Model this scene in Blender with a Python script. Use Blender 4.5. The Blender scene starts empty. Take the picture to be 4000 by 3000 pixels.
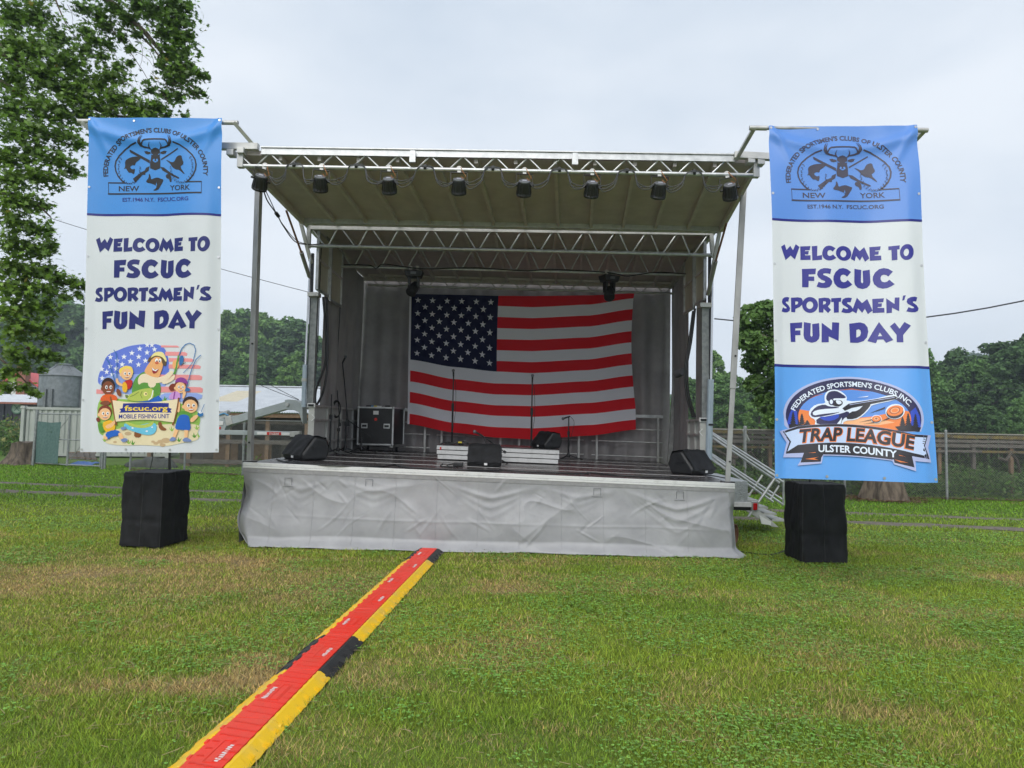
import bpy, bmesh, math, random
import numpy as np
from mathutils import Vector, Matrix, Euler
from mathutils.geometry import tessellate_polygon
R = math.radians
random.seed(7)
rng = np.random.default_rng(11)
scene = bpy.context.scene
COL = scene.collection

# ------------------------------------------------------------------ camera
FPX, CX, CY = 2670.0, 2000.0, 1500.0          # focal length in photo pixels, photo centre
CAM_H, PITCH, ROLL = 1.87, R(3.43), R(1.1)
cam_data = bpy.data.cameras.new('camera')
cam = bpy.data.objects.new('camera', cam_data)
COL.objects.link(cam)
scene.camera = cam
cam_data.sensor_width = 36.0
cam_data.lens = 36.0 * FPX / 4000.0
cam_data.clip_end = 3000.0
CAM_ROT = (Matrix.Rotation(R(90) + PITCH, 3, 'X') @ Matrix.Rotation(ROLL, 3, 'Z'))
cam.rotation_euler = CAM_ROT.to_euler()
cam.location = (0, 0, CAM_H)
CAMV = Vector((0, 0, CAM_H))

# ------------------------------------------------------------------ sky, sun, exposure
SUN_EL, SUN_AZ = 45.0, 196.0      # azimuth clockwise from +Y: high, behind the photographer's left shoulder
world = bpy.data.worlds.new('World')
scene.world = world
world.use_nodes = True
wn, wl = world.node_tree.nodes, world.node_tree.links
wn.clear()
w_out = wn.new('ShaderNodeOutputWorld')
w_sky = wn.new('ShaderNodeTexSky')
w_sky.sky_type = 'NISHITA'
w_sky.sun_disc = False
w_sky.sun_elevation = R(SUN_EL)
w_sky.sun_rotation = R(SUN_AZ)
w_sky.dust_density = 3.0
w_b1 = wn.new('ShaderNodeBackground'); w_b1.inputs[1].default_value = 0.08
wl.new(w_sky.outputs[0], w_b1.inputs[0])
w_tc = wn.new('ShaderNodeTexCoord')
w_map = wn.new('ShaderNodeMapping'); w_map.inputs['Scale'].default_value = (1.0, 1.0, 2.6)
wl.new(w_tc.outputs['Generated'], w_map.inputs[0])
w_no = wn.new('ShaderNodeTexNoise'); w_no.inputs['Scale'].default_value = 1.7
w_no.inputs['Detail'].default_value = 5.0; w_no.inputs['Roughness'].default_value = 0.5
wl.new(w_map.outputs[0], w_no.inputs[0])
w_cr = wn.new('ShaderNodeValToRGB')
w_cr.color_ramp.elements[0].position = 0.34; w_cr.color_ramp.elements[0].color = (0.43, 0.495, 0.575, 1)
w_cr.color_ramp.elements[1].position = 0.66; w_cr.color_ramp.elements[1].color = (0.605, 0.645, 0.695, 1)
wl.new(w_no.outputs[0], w_cr.inputs[0])
w_b2 = wn.new('ShaderNodeBackground'); w_b2.inputs[1].default_value = 1.0
wl.new(w_cr.outputs[0], w_b2.inputs[0])
w_mx = wn.new('ShaderNodeMixShader'); w_mx.inputs[0].default_value = 0.92
wl.new(w_b1.outputs[0], w_mx.inputs[1]); wl.new(w_b2.outputs[0], w_mx.inputs[2])
wl.new(w_mx.outputs[0], w_out.inputs[0])

sun_d = bpy.data.lights.new('sun', 'SUN')
sun_d.energy = 1.5
sun_d.angle = R(50)
sun_d.color = (1.0, 0.97, 0.93)
sun = bpy.data.objects.new('sun', sun_d); COL.objects.link(sun)
_a, _e = R(SUN_AZ), R(SUN_EL)
_sd = Vector((math.sin(_a) * math.cos(_e), math.cos(_a) * math.cos(_e), math.sin(_e)))
sun.rotation_euler = _sd.to_track_quat('Z', 'Y').to_euler()
sun.location = (0, 0, 30)

scene.view_settings.view_transform = 'Standard'
scene.view_settings.look = 'None'
scene.view_settings.exposure = 0.62
scene.view_settings.gamma = 1.0
scene.view_settings.use_curve_mapping = False
scene.render.engine = 'CYCLES'
scene.cycles.use_denoising = True
scene.cycles.max_bounces = 6
scene.cycles.diffuse_bounces = 3
scene.cycles.use_adaptive_sampling = True
scene.cycles.adaptive_threshold = 0.02
scene.cycles.adaptive_min_samples = 16
scene.cycles.transparent_max_bounces = 12
scene.cycles.sample_clamp_indirect = 4.0

# ------------------------------------------------------------------ photo pixel -> place
def ray(px, py):
    return CAM_ROT @ Vector(((px - CX) / FPX, -(py - CY) / FPX, -1.0))
def at(px, py, Y):
    d = ray(px, py); return CAMV + d * (Y / d.y)
def atx(px, py, X):
    d = ray(px, py); return CAMV + d * (X / d.x)
def gnd(px, py, z=0.0):
    d = ray(px, py); return CAMV + d * ((z - CAM_H) / d.z)
def hor(px):            # image row of the horizon at this column
    lo, hi = 1000., 2400.
    for _ in range(40):
        m = (lo + hi) / 2
        if ray(px, m).z > 0: lo = m
        else: hi = m
    return lo
CRN = np.array(CAM_ROT)
def at_np(px, py, Y):
    d = np.stack([(px - CX) / FPX, -(py - CY) / FPX, -np.ones_like(px)], -1) @ CRN.T
    return np.array([0, 0, CAM_H]) + d * (Y / d[..., 1])[..., None]
def proj_np(P):
    q = (P - np.array([0, 0, CAM_H])) @ CRN
    return CX + FPX * q[..., 0] / -q[..., 2], CY - FPX * q[..., 1] / -q[..., 2]

# ------------------------------------------------------------------ noise for geometry
def _hash(ix, iy, iz, seed):
    h = (ix.astype(np.int64) * 374761393 + iy.astype(np.int64) * 668265263 + iz.astype(np.int64) * 2147483647 + seed * 974711) & 0x7fffffff
    h = ((h ^ (h >> 13)) * 1274126177) & 0x7fffffff
    h = (h ^ (h >> 16)) & 0xffffff
    return h / float(0xffffff)
def vnoise(x, y, z=0.0, seed=0):
    x, y, z = np.broadcast_arrays(np.asarray(x, float), np.asarray(y, float), np.asarray(z, float))
    ix, iy, iz = np.floor(x), np.floor(y), np.floor(z)
    fx, fy, fz = x - ix, y - iy, z - iz
    fx, fy, fz = [f * f * (3 - 2 * f) for f in (fx, fy, fz)]
    r = 0
    for a in (0, 1):
        for b in (0, 1):
            for c in (0, 1):
                w = (fx if a else 1 - fx) * (fy if b else 1 - fy) * (fz if c else 1 - fz)
                r = r + w * _hash(ix + a, iy + b, iz + c, seed)
    return r * 2 - 1
def fbm(x, y, z=0.0, seed=0, o=4):
    s, a, f = 0, 0.5, 1.0
    for k in range(o):
        s = s + a * vnoise(np.asarray(x) * f, np.asarray(y) * f, np.asarray(z) * f, seed + k); a *= 0.5; f *= 2.03
    return s
def smooth(a, b, x):
    t = np.clip((x - a) / (b - a), 0, 1); return t * t * (3 - 2 * t)

# ------------------------------------------------------------------ mesh builder
class MB:
    def __init__(s): s.v = []; s.f = []; s.m = []
    def add(s, vs, fs, m=0):
        b = len(s.v); s.v += [tuple(v) for v in vs]
        for f in fs: s.f.append(tuple(i + b for i in f)); s.m.append(m)
        return s
    def box(s, c, size, rot=None, m=0):
        hx, hy, hz = size[0] / 2, size[1] / 2, size[2] / 2
        vs = [Vector((x, y, z)) for x in (-hx, hx) for y in (-hy, hy) for z in (-hz, hz)]
        if rot is not None: vs = [rot @ v for v in vs]
        c = Vector(c)
        return s.add([v + c for v in vs], [(0, 1, 3, 2), (4, 6, 7, 5), (0, 4, 5, 1), (2, 3, 7, 6), (0, 2, 6, 4), (1, 5, 7, 3)], m)
    def hexa(s, b, t, m=0):      # four bottom corners (counter-clockwise from above), four top corners
        return s.add(list(b) + list(t), [(3, 2, 1, 0), (4, 5, 6, 7), (0, 1, 5, 4), (1, 2, 6, 5), (2, 3, 7, 6), (3, 0, 4, 7)], m)
    def beam(s, p0, p1, w, h=None, up=(0, 0, 1), m=0):
        h = w if h is None else h
        p0, p1 = Vector(p0), Vector(p1); d = (p1 - p0).normalized(); u = Vector(up)
        if abs(d.dot(u)) > 0.99: u = Vector((0, 1, 0))
        sx = d.cross(u).normalized(); sz = sx.cross(d).normalized()
        o = [(-1, -1), (1, -1), (1, 1), (-1, 1)]
        vs = [p + sx * (a * w / 2) + sz * (b * h / 2) for p in (p0, p1) for a, b in o]
        return s.add(vs, [(0, 1, 2, 3), (7, 6, 5, 4), (0, 4, 5, 1), (1, 5, 6, 2), (2, 6, 7, 3), (3, 7, 4, 0)], m)
    def tube(s, pts, r, n=8, m=0, caps=True):
        pts = [Vector(p) for p in pts]; k = len(pts)
        rs = r if isinstance(r, (list, tuple)) else [r] * k
        vs, fs = [], []; ref = None
        for i, p in enumerate(pts):
            d = (pts[min(i + 1, k - 1)] - pts[max(i - 1, 0)])
            d = d.normalized() if d.length > 1e-9 else Vector((0, 0, 1))
            if ref is None:
                ref = Vector((0, 0, 1)) if abs(d.z) < 0.9 else Vector((1, 0, 0))
            a = d.cross(ref)
            if a.length < 1e-4: a = d.cross(Vector((0.3, 1, 0.2)))
            a.normalize(); b = d.cross(a); ref = -b if False else ref
            for j in range(n):
                t = 2 * math.pi * j / n
                vs.append(p + (a * math.cos(t) + b * math.sin(t)) * rs[i])
        for i in range(k - 1):
            for j in range(n):
                j2 = (j + 1) % n
                fs.append((i * n + j, i * n + j2, (i + 1) * n + j2, (i + 1) * n + j))
        if caps:
            fs.append(tuple(range(n))); fs.append(tuple((k - 1) * n + j for j in reversed(range(n))))
        return s.add(vs, fs, m)
    def lathe(s, prof, n=16, M=None, m=0):   # prof: (radius, z) from bottom to top
        vs, fs = [], []
        for r_, z in prof:
            for j in range(n):
                t = 2 * math.pi * j / n; vs.append(Vector((r_ * math.cos(t), r_ * math.sin(t), z)))
        k = len(prof)
        for i in range(k - 1):
            for j in range(n):
                j2 = (j + 1) % n
                fs.append((i * n + j, i * n + j2, (i + 1) * n + j2, (i + 1) * n + j))
        fs.append(tuple(reversed(range(n)))); fs.append(tuple((k - 1) * n + j for j in range(n)))
        if M is not None: vs = [M @ v for v in vs]
        return s.add(vs, fs, m)
    def prism(s, poly, off, m=0):            # polygon of points extruded by vector off
        n = len(poly); off = Vector(off); a = [Vector(p) for p in poly]
        return s.add(a + [p + off for p in a], [tuple(range(n)), tuple(reversed(range(n, 2 * n)))] + [(i, n + i, n + (i + 1) % n, (i + 1) % n) for i in range(n)], m)
    def grid(s, P, m=0):                     # P: (nu, nv, 3) array
        nu, nv = P.shape[:2]
        vs = P.reshape(-1, 3); b = len(s.v); s.v += [tuple(v) for v in vs]
        for i in range(nu - 1):
            for j in range(nv - 1):
                s.f.append((b + i * nv + j, b + (i + 1) * nv + j, b + (i + 1) * nv + j + 1, b + i * nv + j + 1)); s.m.append(m)
        return s

WORLD = {}
def _link(o, parent):
    COL.objects.link(o)
    if parent is not None:
        o.parent = parent
        o.matrix_parent_inverse = WORLD.get(parent.name, Matrix.Identity(4)).inverted()
    return o
def obj(name, mb, mat, parent=None, smooth=False, bevel=0.0, recalc=True):
    me = bpy.data.meshes.new(name)
    if isinstance(mb, MB):
        me.from_pydata(mb.v, [], mb.f)
        if isinstance(mat, (list, tuple)):
            for x in mat: me.materials.append(x)
            me.polygons.foreach_set('material_index', mb.m)
        else: me.materials.append(mat)
        if recalc:
            bm = bmesh.new(); bm.from_mesh(me); bmesh.ops.recalc_face_normals(bm, faces=bm.faces); bm.to_mesh(me); bm.free()
    else:
        me = mb
        if not me.materials: me.materials.append(mat)
    if smooth:
        me.polygons.foreach_set('use_smooth', [True] * len(me.polygons))
        if smooth != 'all':
            try: me.set_sharp_from_angle(angle=R(40))
            except Exception: pass
    o = bpy.data.objects.new(name, me)
    _link(o, parent)
    if bevel:
        b = o.modifiers.new('bevel', 'BEVEL'); b.width = bevel; b.segments = 2; b.limit_method = 'ANGLE'
    return o
def tag(o, label=None, cat=None, group=None, kind=None):
    if label: o['label'] = label
    if cat: o['category'] = cat
    if group: o['group'] = group
    if kind: o['kind'] = kind
    return o
def thing(name, label, cat, loc=(0, 0, 0), group=None):
    o = bpy.data.objects.new(name, None)
    o.empty_display_size = 0.2
    COL.objects.link(o); o.location = loc
    WORLD[o.name] = Matrix.Translation(Vector(loc))
    return tag(o, label, cat, group)
def copy_tree(o, parent=None):
    c = o.copy(); COL.objects.link(c); c.parent = parent
    for ch in o.children: copy_tree(ch, c)
    return c
def np_mesh(name, V, tri_or_quad, mat, attr=None):
    """fast mesh from arrays; attr: (n_verts,3) colours stored as point colour 'tint'"""
    V = np.asarray(V, np.float32); Fc = np.asarray(tri_or_quad, np.int32); k = Fc.shape[1]
    me = bpy.data.meshes.new(name)
    me.vertices.add(len(V)); me.vertices.foreach_set('co', V.ravel())
    me.loops.add(Fc.size); me.loops.foreach_set('vertex_index', Fc.ravel())
    me.polygons.add(len(Fc)); me.polygons.foreach_set('loop_start', np.arange(0, Fc.size, k, dtype=np.int32))
    try: me.polygons.foreach_set('loop_total', np.full(len(Fc), k, np.int32))
    except Exception: pass
    if attr is not None:
        a = me.color_attributes.new('tint', 'FLOAT_COLOR', 'POINT')
        c = np.ones((len(V), 4), np.float32); c[:, :3] = attr
        a.data.foreach_set('color', c.ravel())
    me.materials.append(mat)
    me.update(calc_edges=True); me.validate()
    return me

# ------------------------------------------------------------------ materials
def material(name, col, rough=0.6, metal=0.0, col2=None, scale=6.0, detail=5.0, bump=0.0, bscale=None, spec=0.5,
             trans=0.0, tint=False, lo=0.35, hi=0.65, coat=0.0, stretch=None, rvar=0.0):
    m = bpy.data.materials.new(name); m.use_nodes = True
    n, l = m.node_tree.nodes, m.node_tree.links
    b = n['Principled BSDF']; out = n['Material Output']
    b.inputs['Roughness'].default_value = rough
    b.inputs['Metallic'].default_value = metal
    b.inputs['Specular IOR Level'].default_value = spec
    if coat: b.inputs['Coat Weight'].default_value = coat
    c4 = lambda c: (c[0], c[1], c[2], 1)
    b.inputs['Base Color'].default_value = c4(col)
    vec = None
    if col2 is not None or bump or rvar:
        tc = n.new('ShaderNodeTexCoord'); vec = tc.outputs['Object']
        if stretch:
            mp = n.new('ShaderNodeMapping'); mp.inputs['Scale'].default_value = stretch
            l.new(vec, mp.inputs[0]); vec = mp.outputs[0]
    src = None
    if tint:
        at_ = n.new('ShaderNodeVertexColor'); at_.layer_name = 'tint'; src = at_.outputs[0]
    if col2 is not None:
        no = n.new('ShaderNodeTexNoise'); no.inputs['Scale'].default_value = scale; no.inputs['Detail'].default_value = detail
        no.inputs['Roughness'].default_value = 0.6
        l.new(vec, no.inputs[0])
        rp = n.new('ShaderNodeValToRGB')
        rp.color_ramp.elements[0].position = lo; rp.color_ramp.elements[0].color = c4(col)
        rp.color_ramp.elements[1].position = hi; rp.color_ramp.elements[1].color = c4(col2)
        l.new(no.outputs[0], rp.inputs[0])
        if src is not None:
            mx = n.new('ShaderNodeMix'); mx.data_type = 'RGBA'; mx.blend_type = 'MULTIPLY'; mx.inputs[0].default_value = 1.0
            l.new(src, mx.inputs[6]); l.new(rp.outputs[0], mx.inputs[7]); src = mx.outputs[2]
        else: src = rp.outputs[0]
        if rvar:
            mr = n.new('ShaderNodeMapRange'); mr.inputs[3].default_value = rough - rvar; mr.inputs[4].default_value = rough + rvar
            l.new(no.outputs[0], mr.inputs[0]); l.new(mr.outputs[0], b.inputs['Roughness'])
    if src is not None: l.new(src, b.inputs['Base Color'])
    if bump:
        n2 = n.new('ShaderNodeTexNoise'); n2.inputs['Scale'].default_value = bscale or scale * 3; n2.inputs['Detail'].default_value = 6
        l.new(vec, n2.inputs[0])
        bp = n.new('ShaderNodeBump'); bp.inputs['Strength'].default_value = min(1.0, bump); bp.inputs['Distance'].default_value = 0.01 * max(1.0, bump)
        l.new(n2.outputs[0], bp.inputs['Height']); l.new(bp.outputs[0], b.inputs['Normal'])
    if trans:
        tr = n.new('ShaderNodeBsdfTranslucent'); tr.inputs[0].default_value = c4(col)
        if src is not None: l.new(src, tr.inputs[0])
        mix = n.new('ShaderNodeMixShader'); mix.inputs[0].default_value = trans
        l.new(b.outputs[0], mix.inputs[1]); l.new(tr.outputs[0], mix.inputs[2]); l.new(mix.outputs[0], out.inputs[0])
    return m
M = {}
M['alu'] = material('brushed_aluminium', (0.44, 0.45, 0.45), 0.42, 0.8, (0.60, 0.61, 0.61), 9, bump=0.06, bscale=60, rvar=0.1)
M['alu_dull'] = material('weathered_aluminium', (0.42, 0.42, 0.405), 0.5, 0.5, (0.56, 0.56, 0.54), 7, bump=0.08, bscale=50)
M['alu_rib'] = material('grey_rib_paint', (0.50, 0.45, 0.445), 0.55, 0.1, (0.60, 0.545, 0.535), 6)
M['galv'] = material('galvanised_steel', (0.21, 0.225, 0.225), 0.55, 0.35, (0.32, 0.335, 0.335), 14, detail=8, bump=0.05)
M['tongue'] = material('grey_painted_steel', (0.34, 0.38, 0.39), 0.5, 0.1, (0.42, 0.46, 0.47), 5)
M['steel_post'] = material('grey_steel_post', (0.30, 0.30, 0.295), 0.5, 0.45, (0.42, 0.42, 0.41), 6, stretch=(1, 1, 0.3), bump=0.06)
M['cyl'] = material('blue_grey_cylinder', (0.33, 0.40, 0.47), 0.35, 0.2, (0.40, 0.47, 0.53), 4)
M['chrome'] = material('chrome_rod', (0.62, 0.62, 0.63), 0.18, 1.0)
M['roof_under'] = material('olive_grey_roof_panel', (0.46, 0.40, 0.405), 0.7, 0.0, (0.54, 0.475, 0.475), 3.5)
M['side_panel'] = material('beige_side_panel', (0.46, 0.42, 0.32), 0.4, 0.2, (0.56, 0.52, 0.41), 2.5, stretch=(1, 1, 0.4))
M['low_panel'] = material('pale_grey_panel', (0.46, 0.46, 0.43), 0.55, 0.15, (0.56, 0.56, 0.53), 3)
M['white_paint'] = material('scuffed_white_paint', (0.66, 0.66, 0.65), 0.5, 0, (0.50, 0.50, 0.485), 9, lo=0.5, hi=0.8, bump=0.05)
M['deck'] = material('dark_stage_plywood', (0.042, 0.037, 0.037), 0.26, 0, (0.066, 0.056, 0.055), 2.2, rvar=0.10, bump=0.03, bscale=8)
M['seam'] = material('pale_seam_strip', (0.45, 0.44, 0.43), 0.5, 0.3)
M['curtain'] = material('grey_vinyl_curtain', (0.23, 0.215, 0.215), 0.5, 0, (0.31, 0.29, 0.288), 2.0, bump=0.25, bscale=9, trans=0.06)
M['skirt'] = material('grey_vinyl_skirt', (0.275, 0.275, 0.285), 0.45, 0, (0.335, 0.335, 0.345), 3.0, bump=0.12, bscale=5)
M['black'] = material('black_plastic', (0.012, 0.012, 0.013), 0.45, 0, (0.02, 0.02, 0.021), 8, bump=0.1, bscale=80)
M['black_satin'] = material('satin_black_metal', (0.010, 0.010, 0.011), 0.35, 0.0)
M['black_cloth'] = material('black_cover_cloth', (0.007, 0.007, 0.008), 0.7, 0, (0.013, 0.013, 0.015), 5, bump=0.5, bscale=9, spec=0.3)
M['cable'] = material('black_cable_rubber', (0.013, 0.013, 0.014), 0.5)
M['grey_cable'] = material('dark_grey_cable', (0.045, 0.047, 0.05), 0.5)
M['orange_cable'] = material('orange_safety_cable', (0.42, 0.16, 0.04), 0.5)
M['lampgrey'] = material('lamp_rear_grey', (0.16, 0.165, 0.18), 0.4, 0.3)
M['lcd'] = material('lamp_display', (0.45, 0.45, 0.50), 0.3)
M['blue_tape'] = material('blue_tape', (0.08, 0.30, 0.55), 0.5)
M['yellow_tape'] = material('yellow_tape', (0.75, 0.60, 0.05), 0.5)
M['white_label'] = material('white_label', (0.75, 0.75, 0.74), 0.5)
M['red_mark'] = material('red_marking', (0.60, 0.03, 0.02), 0.5)
M['rust'] = material('rust_brown', (0.16, 0.075, 0.04), 0.85, 0, (0.26, 0.14, 0.08), 12)
M['wood_grey'] = material('weathered_wood', (0.075, 0.066, 0.056), 0.9, 0, (0.17, 0.15, 0.13), 5, stretch=(1, 1, 6), bump=0.3)
M['wood_dark'] = material('dark_old_wood', (0.055, 0.043, 0.033), 0.9, 0, (0.10, 0.08, 0.06), 5, bump=0.3)
M['moss_wood'] = material('mossy_wood', (0.20, 0.145, 0.030), 0.95, 0, (0.085, 0.07, 0.05), 5, bump=0.4)
M['wood_brown'] = material('brown_wood', (0.17, 0.105, 0.06), 0.9, 0, (0.24, 0.16, 0.10), 6, bump=0.2)
M['chain'] = material('galvanised_wire', (0.24, 0.245, 0.24), 0.5, 0.3)
M['white_roof'] = material('white_metal_roof', (0.50, 0.525, 0.55), 0.45, 0.0, (0.60, 0.625, 0.65), 2)
M['tan_roof'] = material('tan_translucent_roof', (0.58, 0.52, 0.38), 0.5, 0, (0.66, 0.60, 0.46), 3)
M['red_roof'] = material('red_metal_roof', (0.52, 0.07, 0.07), 0.5, 0, (0.60, 0.10, 0.10), 3)
M['house_white'] = material('white_siding', (0.62, 0.62, 0.60), 0.7)
M['stone_dark'] = material('dark_block_wall', (0.060, 0.055, 0.058), 0.9, 0, (0.10, 0.092, 0.095), 5, bump=0.3)
M['brick_red'] = material('red_brick', (0.24, 0.09, 0.06), 0.9, 0, (0.32, 0.14, 0.10), 12)
M['glass_dark'] = material('dark_window', (0.02, 0.022, 0.025), 0.1)
M['container'] = material('pale_green_container', (0.34, 0.365, 0.335), 0.6, 0, (0.42, 0.44, 0.41), 2.5, stretch=(1, 1, 0.3))
M['silo'] = material('silo_steel', (0.17, 0.188, 0.198), 0.45, 0.4, (0.25, 0.275, 0.285), 4)
M['silo_roof'] = material('silo_roof_steel', (0.14, 0.155, 0.16), 0.55, 0.3, (0.20, 0.215, 0.22), 3)
M['green_sign'] = material('green_sign', (0.11, 0.22, 0.15), 0.6)
M['green_net'] = material('green_shade_net', (0.06, 0.12, 0.11), 0.9, 0, (0.10, 0.17, 0.155), 12)
M['blue_tarp'] = material('blue_tarp', (0.03, 0.13, 0.42), 0.5)
M['bark'] = material('tree_bark', (0.045, 0.034, 0.026), 0.95, 0, (0.17, 0.135, 0.10), 9, stretch=(1, 1, 0.22), bump=1.0, bscale=14)
M['soil'] = material('bare_soil', (0.10, 0.07, 0.045), 0.95, 0, (0.16, 0.12, 0.08), 14, bump=0.4)
M['asphalt'] = material('gravel_track', (0.105, 0.090, 0.068), 0.95, 0, (0.175, 0.152, 0.118), 10, detail=10, bump=0.5, bscale=60)
M['leaf'] = material('leaves', (1, 1, 1), 0.38, 0, tint=True, trans=0.38, spec=0.5)
M['far_leaf'] = material('tree_foliage', (1, 1, 1), 0.7, 0, tint=True, trans=0.25, spec=0.2)
M['grass'] = material('grass_blades', (1, 1, 1), 0.6, 0, tint=True, trans=0.42, spec=0.25)
M['lawn'] = material('lawn_soil', (0.75, 0.75, 0.75), 0.95, 0, (1.15, 1.15, 1.15), 30, detail=10, tint=True, bump=0.6, bscale=70)
M['wire'] = material('overhead_wire', (0.02, 0.022, 0.026), 0.6)
# ================================================================== ground, tracks, lawn
DRY = []
for px, py, rx, ry, a in [(250, 2230, 1.6, .55, .8), (650, 2290, 1.3, .5, .7), (1000, 2240, 1.2, .6, .75), (1250, 2330, .9, .5, .8), (350, 2420, 1.4, .3, .5),
                       (1500, 2260, .7, .5, .8), (1980, 2190, .9, .5, .9), (2300, 2185, 1.2, .35, .6), (1950, 2290, .5, .4, .6), (2050, 2440, .5, .35, .6), (1100, 2560, .7, .3, .7),
                       (780, 2680, .5, .18, .8), (1050, 2660, .35, .15, .8), (3500, 2800, .45, .25, .8), (3750, 2930, .4, .2, .75), (3250, 2700, .35, .25, .6),
                       (3900, 2250, .9, .4, .8), (2850, 2660, .3, .15, .5), (3600, 2380, .4, .3, .5), (500, 2170, 2, .35, .6), (2500, 2280, .8, .3, .35), (1350, 2470, .5, .4, .5)]:
    g = gnd(px, py); DRY.append((g.x, g.y, rx, ry, a))
def dryness(x, y):
    n = fbm(x * 0.75, y * 1.5, 0, 21, 5)
    d = 0.05 + 0.42 * smooth(0.02, 0.42, n) + 0.25 * fbm(x * 3.2, y * 4.5, 0, 25, 3)
    lead = smooth(1.0, -3.0, x) * smooth(4.0, 6.0, y) * smooth(12.5, 10.5, y)
    d = d + 0.17 * lead
    wob = 1 + 0.5 * fbm(x * 1.7, y * 2.2, 0, 5, 3)
    for gx, gy, rx, ry, a in DRY:
        q = ((x - gx) / (rx * wob)) ** 2 + ((y - gy) / (ry * 1.3 * wob)) ** 2
        d = d + a * 0.42 * np.exp(-q)
    d = d - 0.30 * smooth(12.5, 15.0, y)
    return np.clip(d, 0, 1)
GREEN_A = np.array([0.245, 0.370, 0.042]); GREEN_B = np.array([0.385, 0.470, 0.056]); STRAW = np.array([0.56, 0.42, 0.185]); FRESH = np.array([0.190, 0.350, 0.032])
def lawn_colour(x, y, r, far=0.0):
    """r: random 0..1 per blade"""
    d = dryness(x, y)
    g = GREEN_A + (GREEN_B - GREEN_A) * (0.5 + 0.5 * np.clip(fbm(x * .5, y * .8, 0, 33, 3) * 2, -1, 1))[..., None]
    fr = smooth(13.0, 17.0, y)[..., None]
    g = g * (1 - fr) + FRESH * fr
    s = smooth(-0.12, 0.25, d - r * 0.95)[..., None]
    return g * (1 - s) + STRAW * s, d

def track_y(x): return 16.05 - 0.165 * x + 0.25 * np.sin(x * 0.21)      # centre line of the farm track behind the stage

def axis(a, b, step, far, n):
    mid = np.arange(a, b + 1e-6, step)
    k = np.linspace(0, 1, n + 1)[1:] ** 2.2
    return np.concatenate([(a - k * (far + a))[::-1] if a < 0 else (a - k * 40)[::-1], mid, b + k * (far - b)])
gx = axis(-17., 17., 0.17, 380., 14); gy = axis(2.0, 27., 0.17, 420., 16)
GX, GY = np.meshgrid(gx, gy, indexing='ij')
GZ = np.where((np.abs(GX) < 17) & (GY < 27), 0.018 * fbm(GX * .8, GY * .8, 0, 3, 3) - 0.012, -0.012)
C_, D_ = lawn_colour(GX, GY, 0.55 + 0 * GX)
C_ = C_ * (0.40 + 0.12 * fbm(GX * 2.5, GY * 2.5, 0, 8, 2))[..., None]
nx, ny = GX.shape
idx = np.arange(nx * ny).reshape(nx, ny)
Q = np.stack([idx[:-1, :-1], idx[1:, :-1], idx[1:, 1:], idx[:-1, 1:]], -1).reshape(-1, 4)
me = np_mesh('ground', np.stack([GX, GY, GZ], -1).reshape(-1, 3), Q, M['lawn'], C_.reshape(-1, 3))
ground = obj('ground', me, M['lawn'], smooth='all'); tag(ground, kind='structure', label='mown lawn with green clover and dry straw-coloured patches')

for off, wd, nm in ((0.85, .5, 'track'), (-0.85, .62, 'track')):
    xs = np.linspace(-60, 60, 320); cy = track_y(xs) + off
    ww = wd / 2 * (1 + 0.25 * fbm(xs * .6, 0 * xs, off, 4, 3))
    P = np.stack([np.stack([xs, cy + s * ww + 0.10 * fbm(xs * 1.9, 0 * xs + s, off * 3, 9, 3), 0 * xs + 0.012 - 0.020 * abs(s)], -1) for s in (-1, -.5, 0, .5, 1)], 1)
    mb = MB(); mb.grid(P)
    o = obj(nm, mb, M['asphalt'], smooth='all'); tag(o, kind='structure', label='worn gravel wheel track crossing the lawn behind the stage')

# ---- where no blades grow
RAMP0, RAMP1 = Vector((-1.155, 10.05, 0)), Vector((-1.60, 3.4, 0))
def bare(x, y):
    b = (x > -4.0) & (x < 3.3) & (y > 10.28) & (y < 16.8)
    t = (y - RAMP1.y) / (RAMP0.y - RAMP1.y); xr = RAMP1.x + t * (RAMP0.x - RAMP1.x)
    b |= (np.abs(x - xr) < 0.205 + 0.015 * vnoise(x * 0, y * 9, 0, 3)) & (y < 10.2)
    ty = track_y(x)
    for off, wd in ((0.85, .62), (-0.85, .8)):
        b |= np.abs(y - ty - off) < wd / 2 * (0.68 + 0.8 * vnoise(x * 2.2, y * 3, 0, 6))
    return b
def scatter(n, d0, d1, p):
    """points in a fan before the camera, density falling as distance ** -p"""
    u = rng.random(n); k = 2 - p
    d = (d0 ** k + u * (d1 ** k - d0 ** k)) ** (1 / k)
    x = (rng.random(n) * 2 - 1) * (0.86 * d + 0.9)
    return x, d
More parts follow.
